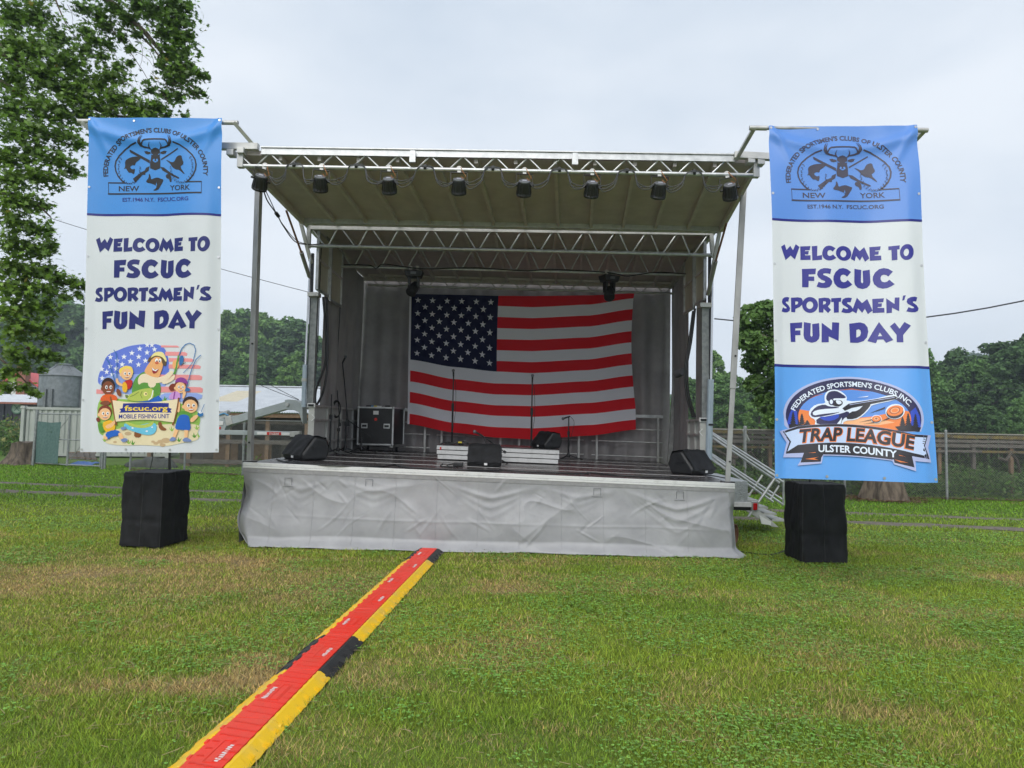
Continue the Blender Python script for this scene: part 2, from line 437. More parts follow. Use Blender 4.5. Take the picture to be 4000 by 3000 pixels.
def blades(n, d0, d1, p, h0, h1, w0, far_gain=0.6):
    x, y = scatter(n, d0, d1, p)
    keep = ~bare(x, y); x, y = x[keep], y[keep]; n = len(x)
    r = rng.random(n); c, d = lawn_colour(x, y, r)
    tuft = 0.6 + 0.8 * np.clip(0.5 + fbm(x * 3.1, y * 3.1, 0, 14, 3), 0, 1)
    h = (h0 + (h1 - h0) * rng.random(n) ** 1.7) * tuft * (1 - 0.35 * d)
    w = w0 * (np.maximum(y, 4) / 4) ** far_gain * (0.6 + 0.8 * rng.random(n))
    az = rng.random(n) * 2 * np.pi; lean = (0.4 + 1.3 * rng.random(n) + 0.5 * d) * h
    wa = az + np.pi / 2 + rng.normal(0, .5, n)
    b0 = np.stack([x - w * np.cos(wa), y - w * np.sin(wa), np.full(n, -0.012)], -1)
    b1 = np.stack([x + w * np.cos(wa), y + w * np.sin(wa), np.full(n, -0.012)], -1)
    tp = np.stack([x + lean * np.cos(az), y + lean * np.sin(az), h], -1)
    V = np.stack([b0, b1, tp], 1).reshape(-1, 3)
    br = (0.45 + 1.2 * rng.random(n) ** 1.4)[:, None]
    yel = rng.random(n)[:, None]
    col = c * br * (1 + (yel - .5) * np.array([0.35, 0.10, 0.0]))
    return V, np.arange(3 * n).reshape(-1, 3), np.repeat(col, 3, 0)
parts_ = [blades(560000, 3.1, 11.5, 1.25, .012, .044, .0032), blades(220000, 9.5, 27, 1.15, .020, .060, .0040, .75)]
V = np.concatenate([p[0] for p in parts_]); C = np.concatenate([p[2] for p in parts_]); T = np.arange(len(V)).reshape(-1, 3)
o = obj('grass', np_mesh('grass', V, T, M['grass'], C), M['grass']); tag(o, 'short mown grass blades covering the lawn', 'grass', kind='stuff')
# clover and broad weeds: small round leaflets in patches
def clover(n, d0, d1, rad):
    x, y = scatter(n * 2, d0, d1, 1.3)
    f = fbm(x * 1.1, y * 1.1, 0, 41, 4); dd = dryness(x, y)
    k = (~bare(x, y)) & (f + 0.35 * rng.random(len(x)) - 0.5 * dd + 0.13 * smooth(-2, 2, x) > 0.13); x, y = x[k][:n], y[k][:n]; n = len(x)
    z = 0.012 + 0.026 * rng.random(n); s = rad * (0.6 + 0.8 * rng.random(n)) * (np.maximum(y, 4) / 4) ** .55
    Vs, Fs, Cs = [], [], []
    a0 = rng.random(n) * 6.28
    base = np.array([0.215, 0.385, 0.085]) * (0.7 + 0.75 * rng.random((n, 1))) * (1 + .25 * rng.random((n, 3)))
    for q in range(3):
        a = a0 + q * 2.094
        cx, cy = x + np.cos(a) * s * .85, y + np.sin(a) * s * .85
        tz = rng.normal(0, .25, n)
        P = []
        for k4 in range(4):
            b = a + k4 * np.pi / 2 + np.pi / 4
            P.append(np.stack([cx + np.cos(b) * s, cy + np.sin(b) * s, z + np.sin(k4 * 1.57 + a0) * s * tz], -1))
        Vs.append(np.stack(P, 1).reshape(-1, 3)); Cs.append(np.repeat(base * (0.85 + .3 * rng.random((n, 1))), 4, 0))
    V = np.concatenate(Vs)
    return V, np.concatenate(Cs)
c1 = clover(56000, 3.1, 13, .0058)
V, C = c1
o = obj('clover', np_mesh('clover', V, np.arange(len(V)).reshape(-1, 4), M['grass'], C), M['grass']); tag(o, 'low clover patches growing among the lawn grass', 'clover', kind='stuff')
# straw litter and tiny white clover flowers
x, y = scatter(5000, 3.1, 12, 1.4); k = ~bare(x, y); x, y = x[k], y[k]; n = len(x)
az = rng.random(n) * 6.28; L = .015 + .035 * rng.random(n); wv = .0013 * (y / 4) ** .6
dx, dy = np.cos(az) * L, np.sin(az) * L; ex, ey = -np.sin(az) * wv, np.cos(az) * wv; z = .02 + .03 * rng.random(n); z2 = z + rng.normal(0, .008, n)
V = np.stack([np.stack([x - dx - ex, y - dy - ey, z], -1), np.stack([x + dx - ex, y + dy - ey, z2], -1), np.stack([x + dx + ex, y + dy + ey, z2 + .002], -1), np.stack([x - dx + ex, y - dy + ey, z + .002], -1)], 1).reshape(-1, 3)
C = np.repeat(np.array([.42, .33, .18]) * (.6 + .6 * rng.random((n, 1))), 4, 0)
o = obj('straw', np_mesh('straw', V, np.arange(len(V)).reshape(-1, 4), M['grass'], C), M['grass']); tag(o, 'loose dry straw stems lying on the lawn', 'straw', kind='stuff')
# ================================================================== mobile stage
YAW = 0.026
EX, EY = Vector((1, -YAW, 0)).normalized(), Vector((YAW, 1, 0)).normalized()
def SW(a, b, z): return EX * a + EY * b + Vector((0, 0, z))        # stage frame: a across, b depth from the camera
def st(px, py, b):                                                   # photo pixel on the stage plane at depth b
    d = ray(px, py); return CAMV + d * (b / d.dot(EY))
def sa(p): return p.dot(EX)
DF, DB = 10.30, 16.45
AL, AR = -4.29, 3.05
zL, zR = st(956, 1806, DF).z, st(2857, 1888, DF).z
def dz(a): return zL + (zR - zL) * (a - AL) / (AR - AL)
stage = thing('mobile_stage', 'open-fronted grey mobile trailer stage with trussed roof and skirted deck', 'stage', SW(-0.6, 13.3, 0))
SP = dict(parent=stage)

# ---- deck
mb = MB(); t = 0.10
mb.hexa([SW(a, b, dz(a) - t) for a, b in ((AL, DF), (AR, DF), (AR, DB), (AL, DB))], [SW(a, b, dz(a)) for a, b in ((AL, DF), (AR, DF), (AR, DB), (AL, DB))])
deck = obj('deck', mb, M['deck'], stage)
for b in (11.55, 12.75, 14.05, 15.2):
    mb = MB(); mb.beam(SW(AL + .35, b, dz(AL + .35) + .002), SW(AR - .1, b, dz(AR - .1) + .002), .022, .006)
    obj('seam', mb, M['seam'], deck)
mb = MB(); mb.beam(SW(AL - .01, DF - .022, dz(AL) - .020), SW(AR + .01, DF - .022, dz(AR) - .020), .045, .05)
mb.beam(SW(AL - .01, DF - .030, dz(AL) - .062), SW(AR + .01, DF - .030, dz(AR) - .062), .045, .028)
obj('edge_trim', mb, M['white_paint'], deck, bevel=.004)
# frame under the deck
mb = MB()
for b in (10.6, 13.2, 16.2):
    mb.beam(SW(AL + .2, b, .82), SW(AR - .2, b, .78), .1, .14)
for a in (AL + .3, -2., .4, AR - .3): mb.beam(SW(a, 10.5, .68), SW(a, 16.3, .68), .1, .14)
obj('chassis', mb, M['black_satin'], stage)
for a, b in ((-3.9, 10.7), (2.7, 10.7), (-3.9, 16), (2.7, 16), (-.6, 13.4)):
    mb = MB(); mb.beam(SW(a, b, 0.03), SW(a, b, .75), .1); mb.box(SW(a, b, .02), (.35, .35, .04)); obj('outrigger_leg', mb, M['steel_post'], stage)

# ---- skirt
def ridge(n): return 1 - np.abs(n) * 2
def skirt_grid(nu=560, nv=110):
    u = np.linspace(0, 1, nu)[:, None] + 0 * np.linspace(0, 1, nv)[None]; v = np.linspace(0, 1, nv)[None] + 0 * u
    a = AL + (AR - AL) * u
    ztop = zL + (zR - zL) * u - .055
    x = a; s = v * 1.2
    big = np.clip(ridge(fbm(x * .55 + s * .45 + 3.1, s * .75 - x * .16, 0, 51, 1)), 0, 1) ** 4
    dia = np.clip(ridge(fbm(x * 1.0 - s * 1.3, s * 1.0 + x * .35, 0, 57, 2)), 0, 1) ** 6
    fine = np.clip(ridge(fbm(x * 2.6 + s * 1.4, s * 2.2 - x * .7, 0, 63, 2)), 0, 1) ** 6
    sm = fbm(x * 1.1, s * 1.6, 0, 70, 3)
    pin = np.exp(-((np.mod(x + 4.29, 1.22) - .61) / .30) ** 2)         # swags between fixing points
    dep = (.022 * big + .014 * dia + .002 * fine + .022 * sm) * smooth(0.03, .30, v) + .02 * pin * smooth(0.1, .6, v) * (1 - smooth(.7, 1, v))
    crease = .005 * (.5 + fbm(x * 1.3, 0 * x, 0, 66, 2)) * np.exp(-((v - .62 - .02 * sm) / .02) ** 2)
    out = .03 + .10 * smooth(.15, .9, v) + dep + crease
    lie = smooth(.86 + .04 * fbm(x * .8, 0 * x, 0, 81, 3), 1.0, v)
    out = out + lie * (.13 + .07 * fbm(x * .9, 0 * x, 0, 88, 3))
    zf = (1 - v) ** 1.0
    z = 0.015 + (ztop - .015) * np.clip(zf, 0, 1) * (1 - .35 * lie) + .015 * lie * (fbm(x * 2.2, v * 5, 0, 90, 2) + .3)
    ea = smooth(.05, 0, u) * (.12 * np.exp(-((v - .68) / .22) ** 2) - .10 * smooth(.85, 1, v)) ; eb = smooth(.96, 1, u) * (.06 * v + .12 * smooth(.88, 1, v))
    a2 = a - ea + eb
    corner = smooth(.025, 0, u) + smooth(.985, 1, u)
    rs = np.random.RandomState(5)
    for k in range(48):
        cx, cs = AL + (AR - AL) * rs.rand(), .12 + .85 * rs.rand(); an = rs.choice([-1, 1]) * (.5 + .7 * rs.rand()); L = .10 + .30 * rs.rand() ** 1.5; w = .018 + .03 * rs.rand(); am = (.003 + .006 * rs.rand()) * rs.choice([1, 1, -1])
        dx, ds = x - cx, s - cs; al = dx * math.cos(an) + ds * math.sin(an); ac = -dx * math.sin(an) + ds * math.cos(an) + .25 * al * al * rs.randn()
        out = out + am * np.clip(1 - np.abs(ac) / w, 0, 1) * np.clip(1 - (al / L) ** 2, 0, 1)
    for cx, wd, dp, am in ((-.55, .75, .55, .016), (.75, .6, .42, .012), (2.2, .8, .7, .020), (-2.3, .7, .45, .010), (-3.4, .5, .5, .010)):
        for q in range(3):
            yy = s - (.10 + dp * (.45 + .28 * q) * (1 - (np.abs(x - cx) / wd) ** 1.3))
            out = out + am * (.55 ** q) * np.exp(-(yy / .045) ** 2) * np.clip(1 - (np.abs(x - cx) / wd) ** 2, 0, 1) * smooth(.02, .2, v) * (1 - smooth(.8, 1, v))
    b = DF - .012 - out + corner * .22 * smooth(.05, .5, v)
    exv, eyv = np.array(EX), np.array(EY)
    return a2[..., None] * exv + b[..., None] * eyv + z[..., None] * np.array([0, 0, 1.])
SKG = skirt_grid()
mb = MB(); mb.grid(SKG); skirt = obj('front_skirt', mb, M['skirt'], stage, smooth='all')
for a, sgn in ((AL, -1), (AR, 1)):
    bb = np.linspace(DF + .05, DB, 90)[:, None] + 0 * np.linspace(0, 1, 24)[None]; v = np.linspace(0, 1, 24)[None] + 0 * bb
    out = sgn * (.015 + .05 * fbm(bb * 1.2, v * 1.5, 0, 71 + sgn, 3) * v + .05 * v)
    z = (dz(a) - .06) * (1 - v) + .02
    P = (a + out)[..., None] * np.array(EX) + bb[..., None] * np.array(EY) + z[..., None] * np.array([0, 0, 1.])
    if sgn < 0: mb = MB(); mb.grid(P); obj('side_skirt', mb, M['skirt'], stage, smooth='all')
for i in range(36, 560, 47):
    mb = MB(); mb.tube([Vector(SKG[i, j]) - EY * .002 for j in range(1, 106, 3)], .0022, 4); obj('seam', mb, M['skirt'], skirt)
mb = MB(); mb.grid(SKG[:, 1:9] - np.array(EY) * .006); obj('hem', mb, material('skirt_hem_vinyl', (0.235, 0.232, 0.235), 0.5, 0, (0.30, 0.297, 0.30), 9), skirt, smooth='all')
# stitched window patches on the skirt
def skirt_pt(px, py):
    P = SKG.reshape(-1, 3); qx, qy = proj_np(P); i = np.argmin((qx - px) ** 2 + (qy - py) ** 2); return Vector(P[i])
for px, py in ((1128, 1880), (1443, 1886), (2331, 1920), (2655, 1934)):
    c = skirt_pt(px, py) - EY * .014
    mb = MB(); h = .052
    for s in (-1, 1):
        mb.beam(c + EX * (s * h) - Vector((0, 0, h)), c + EX * (s * h) + Vector((0, 0, h)), .004, .003)
    mb.beam(c - EX * h + Vector((0, 0, h)), c + EX * h + Vector((0, 0, h)), .005, .004); mb.beam(c - EX * (h + .03) - Vector((0, 0, h + .02)), c + EX * (h + .02) - Vector((0, 0, h + .02)), .004, .003)
    obj('stitched_flap', mb, M['grey_cable'], skirt)

# ---- front posts
for (x0, y0), (x1, y1) in (((976, 1806), (1011, 730)), ((2842, 1886), (2905, 735))):
    p0, p1 = st(x0, y0, DF + .07), st(x1, y1, DF + .22); pm = p0.lerp(p1, .31)
    mb = MB(); mb.beam(p0 + Vector((0, 0, .01)), pm, .074, .074, up=(.25, 1, 0)); po = obj('front_post', mb, M['steel_post'], stage, bevel=.004)
    mb = MB(); mb.beam(pm, p1, .088, .088, up=(.25, 1, 0)); obj('sleeve', mb, M['steel_post'], po, bevel=.004)
    mb = MB(); mb.box(p0 + Vector((0, 0, .012)), (.17, .15, .02)); obj('foot_plate', mb, M['black_satin'], po)
    for t_, off in ((.07, 0), (.42, 0.0)):
        q = p0.lerp(p1, t_) - EY * .048; mb = MB(); mb.tube([q, q - EY * .01], .014, 10); obj('bolt', mb, M['black_satin'], po)

# ---- roof
zap = Vector((0, 0, 1))
BF = 9.60
tfl, tfr = st(1022, 592, BF), st(2868, 621, BF)
ft = obj('front_truss', (lambda mb: mb.beam(tfl, tfr, .05, .095))(MB()), M['alu'], stage, bevel=.006)
mb = MB(); mb.beam(tfl + zap * .054 - EY * .012, tfr + zap * .054 - EY * .012, .07, .016); mb.beam(tfl - zap * .044 - EY * .006, tfr - zap * .044 - EY * .006, .055, .012); obj('rail_lip', mb, M['alu'], ft)
cl, cr = st(941, 648, BF), st(2952, 685, BF)
mb = MB(); mb.tube([cl, cr], .031, 12); obj('bottom_chord', mb, M['alu'], ft, smooth=True)
def zigzag(parent, mat, t0, t1, b0, b1, n, r, gap=.045, ph=0.0):
    for i in range(n):
        tb = (i + .5 + ph) / n
        pb = b0.lerp(b1, tb)
        for s in (-1, 1):
            tt = tb + s * (.5 - gap) / n
            if tt < -0.01 or tt > 1.01: continue
            mb = MB(); mb.tube([pb + (b1 - b0).normalized() * (s * .03), t0.lerp(t1, tt)], r, 7); obj('diagonal', mb, mat, parent, smooth=True)
u_l, u_r = st(958, 598, BF), st(2930, 628, BF)
zigzag(ft, M['alu'], st(930, 602, BF), st(2962, 636, BF), st(930, 648, BF), st(2962, 685, BF), 16, .013)
for px in (1612, 2246):
    p = st(px, 612 + (px - 1612) * .015, BF - .07); mb = MB(); mb.box(p - zap * .02, (.085, .05, .13)); mb.box(p + zap * .06, (.07, .04, .05)); obj('latch', mb, M['alu'], ft)
# corner blocks
for sx, px, pts in ((-1, 941, ((905, 600), (945, 592))), (1, 2952, ((2930, 630), (2968, 636)))):
    mb = MB(); q = st(px - sx * 0, 640 if sx < 0 else 678, BF); mb.beam(q - zap * .06, q + zap * .20, .085)
    ce = obj('corner_block', mb, M['alu_dull'], ft, bevel=.005)
    for (bx, by) in pts:
        mb = MB(); q = st(bx, by, BF - .03); mb.box(q, (.10, .14, .085)); obj('block', mb, M['alu_dull'], ce, bevel=.004)

# roof panels (underside seen), each with ribs
PFL, PFR = st(944, 606, BF + .04), st(2950, 637, BF + .04)
PBL, PBR = st(1182, 853, 12.0), st(2816, 885, 12.0)
def roof_panel(name, c4, nr, rib_h=.07, rib_w=.05, mat_=None):
    fl, fr, br, bl = c4; th = .07
    mb = MB(); mb.hexa([fl, fr, br, bl], [p + zap * th for p in (fl, fr, br, bl)]); pn = obj(name, mb, mat_ or M['roof_under'], stage)
    for i in range(1, nr):
        t_ = i / nr; a0, a1 = fl.lerp(fr, t_), bl.lerp(br, t_)
        mb = MB(); mb.beam(a0 - zap * (rib_h / 2 - .002), a1 - zap * (rib_h / 2 - .002), rib_w, rib_h); obj('rib', mb, M['alu_rib'], pn)
    return pn
cano = roof_panel('canopy_panel', (PFL, PFR, PBR, PBL), 13)
for p0, p1 in ((PFL, PBL), (PFR, PBR)):
    mb = MB(); mb.beam(p0 - zap * .03, p1 - zap * .03, .06, .15); obj('side_beam', mb, M['alu_rib'], cano, bevel=.005)
mb = MB(); mb.beam(PBL + EY * .02 - zap * .02, PBR + EY * .02 - zap * .02, .05, .13); obj('hinge_beam', mb, M['alu_dull'], cano)
mb = MB(); mb.tube([PBL + EY * .12 - zap * .06 - EX * .05, PBR + EY * .12 - zap * .06], .03, 10); obj('hinge_tube', mb, M['alu_dull'], cano, smooth=True)
for px in (1135, 1690, 2260, 2790):
    pass
BM = 12.30
ml, mr = st(1208, 889, BM), st(2776, 912, BM); bl_, br_ = st(1205, 960, BM), st(2786, 997, BM)
mt = obj('middle_truss', (lambda mb: mb.beam(ml, mr, .07, .075))(MB()), M['alu_dull'], stage)
mb = MB(); mb.tube([bl_, br_], .031, 10); obj('bottom_chord', mb, M['alu'], mt, smooth=True)
zigzag(mt, M['alu'], ml, mr, st(1217, 960, BM), st(2762, 996, BM), 13, .0145, .06)
for p0, p1 in ((ml, bl_), (mr, br_)):
    mb = MB(); mb.beam(p0 + zap * .05, p1 - zap * .04, .07); obj('end_post', mb, M['alu_dull'], mt)
BT = 14.0
zc0 = ml.z + .11; zcl, zcr = ml.z + .12, mr.z + .12
ACL, ACR = sa(st(1200, 880, BM)), sa(st(2790, 915, BM))
c_f = [SW(ACL, BM - .12, zcl), SW(ACR, BM - .12, zcr)]; c_b = [SW(ACL - .02, BT, zcl - .02), SW(ACR + .04, BT, zcr - .02)]
roof_panel('center_roof', (c_f[0], c_f[1], c_b[1], c_b[0]), 13)
r_l, r_r = st(1418, 1082, 16.25), st(2650, 1112, 16.25)
rearp = roof_panel('rear_roof', (c_b[0] + EY * .01, c_b[1] + EY * .01, r_r, r_l), 13)
mb = MB(); mb.beam(r_l - zap * .03, r_r - zap * .03, .05, .12); obj('rear_beam', mb, M['alu_rib'], rearp)
tl3, tr3 = st(1325, 1041, 13.9), st(2700, 1074, 13.9)
t3 = obj('inner_truss', (lambda mb: mb.tube([tl3, tr3], .029, 10))(MB()), M['alu'], stage, smooth=True)
u3l, u3r = SW(sa(tl3) - .02, 13.9, zcl - .08), SW(sa(tr3) + .02, 13.9, zcr - .08)
mb = MB(); mb.beam(u3l, u3r, .06, .07); obj('top_chord', mb, M['alu_dull'], t3)
zigzag(t3, M['alu'], u3l, u3r, tl3, tr3, 13, .0135, .06)
tl4, tr4 = st(1438, 1114, 16.0), st(2642, 1147, 16.0)
t4 = obj('rear_truss', (lambda mb: mb.tube([tl4, tr4], .026, 10))(MB()), M['alu_dull'], stage, smooth=True)
u4l, u4r = tl4 + zap * .24, tr4 + zap * .24
mb = MB(); mb.beam(u4l, u4r, .05, .05); obj('top_chord', mb, M['alu_rib'], t4)
zigzag(t4, M['alu_dull'], u4l, u4r, tl4, tr4, 13, .011, .06)
# roof side fascias between panels and towers
for a, s in ((ACL, -1), (ACR, 1)):
    z1 = zcl if s < 0 else zcr
    mb = MB(); mb.beam(SW(a, BM - .1, z1 - .02), SW(a + s * .02, 16.3, (r_l.z if s < 0 else r_r.z) - .02), .07, .16); obj('roof_side_beam', mb, M['alu_dull'], stage)

# ---- towers
def pxbeam(name, p0, p1, b, w, mat, parent=None, h=None, b1=None):
    mb = MB(); mb.beam(st(*p0, b), st(*p1, b1 or b), w, h or w, up=(0, 1, 0)); return obj(name, mb, M[mat], parent or stage, bevel=.004)
def pxtube(name, pts, b, r, mat, parent=None, n=10):
    mb = MB(); mb.tube([st(p[0], p[1], p[2] if len(p) > 2 else b) for p in pts], r, n); return obj(name, mb, M[mat], parent or stage, smooth=True)
col = pxbeam('tower_column', (1231, 1150), (1213, 1600), 12.38, .115, 'galv')
pxbeam('column_plate', (1228, 1145), (1228, 1160), 12.33, .20, 'alu_dull', col)
pxbeam('column_shade_strip', (1222, 990), (1203, 1585), 12.46, .05, 'black_satin', col)  # black strip put in as the shade beside the column
cyl = pxtube('lift_cylinder', [(1192, 1425), (1186, 1590)], 12.25, .042, 'cyl')
pxtube('rod', [(1212, 1010), (1193, 1425)], 12.25, .018, 'chrome', cyl)
pxtube('clamp', [(1189, 1478), (1188, 1490)], 12.25, .05, 'low_panel', cyl)
col = pxbeam('tower_column', (2752, 1195), (2752, 1800), 12.38, .125, 'galv')
pxbeam('column_plate', (2752, 1186), (2752, 1203), 12.33, .21, 'alu_dull', col)
pxbeam('column_shade_strip', (2772, 1000), (2768, 1790), 12.46, .05, 'black_satin', col)  # dark strip added for the shade beside the right column
cyl = pxtube('lift_cylinder', [(2776, 1482), (2768, 1795)], 12.25, .058, 'cyl')
pxtube('rod', [(2783, 1080), (2777, 1482)], 12.25, .022, 'chrome', cyl)
pxtube('clamp', [(2774, 1655), (2774, 1663)], 12.25, .066, 'black_satin', cyl)
for rod, brl, hi, lo in ((((1118, 822), (1177, 985)), ((1177, 985), (1208, 1080)), (1172, 858), (1216, 1030)), (((2838, 872), (2796, 1020)), ((2796, 1020), (2765, 1150)), (2812, 895), (2770, 1130))):
    h_ = pxtube('canopy_ram', [(brl[0][0], brl[0][1], 11.6), (brl[1][0], brl[1][1], 12.2)], 12, .036, 'steel_post')
    pxtube('rod', [(rod[0][0], rod[0][1], 11.2), (rod[1][0], rod[1][1], 11.6)], 12, .018, 'rust', h_)
    pxbeam('canopy_link', hi, lo, 12.05, .06, 'alu_dull', h_, b1=12.3)
# upper side panels (folded roof sides, beige inside)
for s, a, near, far in ((-1, -3.98, (1207, 965, 1128), (1330, 1045, 1185)), (1, 3.17, (2768, 1005, 1165), (2690, 1082, 1215))):
    z0, z1 = st(near[0], near[2], 12.4).z, st(near[0], near[1], 12.4).z + .30
    w0, w1 = st(far[0], far[2], 13.95).z, st(far[0], far[1], 13.95).z + .30
    for k, (bA, bB, dzz) in enumerate(((12.45, 13.15, 0), (13.17, 13.95, -.06))):
        tA, tB = (bA - 12.4) / 1.55, (bB - 12.4) / 1.55
        zz = lambda lo_, hi_, t_: lo_ + (hi_ - lo_) * t_
        ao = a + s * -.03 * k
        q = [SW(ao, bA, zz(z0, w0, tA) + dzz), SW(ao, bB, zz(z0, w0, tB) + dzz), SW(ao, bB, zz(z1, w1, tB)), SW(ao, bA, zz(z1, w1, tA))]
        mb = MB(); mb.prism(q, EX * (s * .03)); pn = obj('upper_side_panel', mb, M['side_panel'], stage)
        for p0, p1 in ((q[0], q[3]), (q[1], q[2]), (q[0], q[1])):
            mb = MB(); mb.beam(p0 - EX * (s * .012), p1 - EX * (s * .012), .035, .05); obj('frame', mb, M['alu'], pn)
        mb = MB(); mb.beam(q[0].lerp(q[3], .52) - EX * (s * .014), q[1].lerp(q[2], .52) - EX * (s * .014), .03, .04); obj('frame', mb, M['alu_rib'], pn)
    mb = MB(); mb.beam(SW(a - s * .02, 12.40, z0 - .01), SW(a - s * .02, 12.40, z1), .05); obj('panel_edge', mb, M['alu'], stage, bevel=.003)
# low side walls beside the deck
for s, a, px_, ytop in ((-1, -3.97, 1185, 1583), (1, 3.13, 2722, 1640)):
    zt = st(px_, ytop, 12.35).z; zb = dz(a) + .005
    secs = ((12.35, 14.25), (14.3, 16.2)) if s < 0 else ((12.35, 13.45),)
    for k, (bA, bB) in enumerate(secs):
        mb = MB(); mb.prism([SW(a, bA, zb), SW(a, bB, zb), SW(a, bB, zt), SW(a, bA, zt)], EX * (s * .04)); pn = obj('low_side_wall', mb, M['low_panel'] if k == 0 else M['curtain'], stage)
        for f in (.0, .28, .72, 1.0):
            z = zb + (zt - zb) * (1 - f); mb = MB(); mb.beam(SW(a - s * .03, bA, z), SW(a - s * .03, bB, z), .06, .035); obj('stiffener', mb, M['alu_dull'], pn)
        for f in (0.0, .5, 1.0):
            b = bA + (bB - bA) * f; mb = MB(); mb.beam(SW(a - s * .02, b, zb), SW(a - s * .02, b, zt), .035, .05); obj('stiffener', mb, M['alu'] if k else M['low_panel'], pn)
    mb = MB(); mb.beam(SW(a - s * .035, 12.30, zb - .04), SW(a - s * .035, 12.30, zt + .02), .11, .07); ep = obj('end_post', mb, M['low_panel'], stage, bevel=.004)
    mb = MB(); mb.box(SW(a - s * .035, 12.26, zt + .0), (.14, .05, .075)); cap = obj('socket', mb, M['white_paint'], ep, bevel=.004)
    mb = MB(); mb.box(SW(a - s * .035, 12.228, zt + .0), (.10, .014, .04)); obj('opening', mb, M['black_satin'], cap)
    v = SW(a - s * .05, 12.245, zt - .22); mb = MB()
    mb.beam(v + EX * (-s * .06) * 0 + zap * .06, v - EX * (s * .055), .012); mb.beam(v - EX * (s * .055), v - zap * .06, .012); obj('arrow_mark', mb, M['white_label'], ep)

# ---- curtains
def curtain(name, A0, A1, top, bot, amp, freq, seed, nu=160, nv=40, nrm=None):
    u = np.linspace(0, 1, nu)[:, None] + 0 * np.linspace(0, 1, nv)[None]; v = np.linspace(0, 1, nv)[None] + 0 * u
    A0, A1 = np.array(A0), np.array(A1)
    base = A0 + (A1 - A0) * u[..., None]; L = np.linalg.norm(A1 - A0)
    x = u * L
    n = amp * (np.sin(x * freq + 2.2 * fbm(x * .9, v * .7, 0, seed, 2)) * .5 + 1.1 * fbm(x * 1.6, v * 1.1 + 4, 0, seed + 1, 3)) * (.45 + .55 * v)
    base[..., 2] = top(u) + (bot(u) - top(u)) * v
    base = base + n[..., None] * np.array(nrm)
    mb = MB(); mb.grid(base); return obj(name, mb, M['curtain'], stage, smooth='all')
aL4, aR4 = -4.10, 3.36
zrt = lambda u: (r_l.z + .02) + (r_r.z - r_l.z) * u
curtain('rear_curtain', SW(aL4, 16.40, 0), SW(aR4, 16.40, 0), zrt, lambda u: dz(aL4) + (dz(aR4) - dz(aL4)) * u - .05, .075, 15, 131, 420, nrm=-EY)
curtain('side_curtain', SW(-4.02, 13.1, 0), SW(-4.07, 16.35, 0), lambda u: zcl - .05 + (r_l.z - zcl) * u, lambda u: 0 * u + dz(-4) - .05, .06, 9, 141, 160, nrm=EX)
curtain('side_curtain', SW(3.27, 14.25, 0), SW(3.36, 16.35, 0), lambda u: zcr - .05 + (r_r.z - zcr) * u, lambda u: 0 * u + dz(3.2) - .05, .06, 9, 151, 100, nrm=-EX)
curtain('side_curtain', SW(3.22, 12.55, 0), SW(3.25, 13.40, 0), lambda u: 0 * u + zcr - .1, lambda u: 0 * u + dz(3.2) + .95, .02, 9, 161, 40, nrm=-EX)
pxbeam('rear_post', (1402, 1120), (1395, 1760), 16.2, .10, 'alu_dull')
pxbeam('rear_post', (2662, 1100), (2616, 1806), 16.2, .10, 'alu_dull')
# ---- rear guard rails
def rail_section(pxa, pxb, ext=.12):
    yT = lambda px: 1596 + (px - 1420) * .0275; 
    b = 16.2; pa, pb = st(pxa, yT(pxa), b), st(pxb, yT(pxb), b)
    g = obj('guard_rail', (lambda mb: mb.beam(pa - EX * ext, pb + EX * ext, .045, .07))(MB()), M['alu'], stage)
    for p in (pa, pb):
        mb = MB(); mb.beam(Vector((p.x, p.y, dz(sa(p)) + .005)), p - zap * .03, .045, .08); obj('upright', mb, M['alu_dull'], g)
    for f in (.30, .58, .90):
        q0, q1 = [Vector((p.x, p.y, p.z + (dz(sa(p)) - p.z) * f)) for p in (pa, pb)]
        mb = MB(); mb.tube([q0 - EX * ext, q1 + EX * ext], .016, 8); obj('rail', mb, M['alu'], g, smooth=True)
for a_, b_ in ((1440, 1663), (1728, 1957), (2030, 2262), (2332, 2570)): rail_section(a_, b_)
# ---- corrugated hoses hanging in the towers
def hose(name, pts, r, n=40):
    P = []
    for i in range(n):
        t_ = i / (n - 1) * (len(pts) - 1); k = min(int(t_), len(pts) - 2); f = t_ - k
        p0, p1, p2, p3 = [Vector(pts[min(max(j, 0), len(pts) - 1)]) for j in (k - 1, k, k + 1, k + 2)]
        P.append(.5 * ((2 * p1) + (p2 - p0) * f + (2 * p0 - 5 * p1 + 4 * p2 - p3) * f * f + (3 * p1 - p0 - 3 * p2 + p3) * f ** 3))
    mb = MB(); mb.tube(P, r, 7); return mb
for pts in ([(1262, 1160), (1272, 1300), (1270, 1420), (1235, 1520), (1232, 1585)], [(1276, 1165), (1279, 1300), (1277, 1440), (1262, 1530), (1236, 1584)]):
    obj('corrugated_hose', hose('h', [st(x, y, 12.6) for x, y in pts], .022), M['black'], stage, smooth=True)
for pts in ([(2715, 1205), (2700, 1330), (2682, 1440), (2690, 1540), (2715, 1630)], [(2708, 1215), (2692, 1340), (2676, 1450), (2684, 1550), (2708, 1630)]):
    obj('corrugated_hose', hose('h', [st(x, y, 12.6) for x, y in pts], .024), M['black'], stage, smooth=True)
mb = MB(); mb.tube([st(2642, 1462, 13.2), st(2668, 1452, 13.0)], .075, 14); obj('work_lamp', mb, M['lampgrey'], stage, smooth=True)

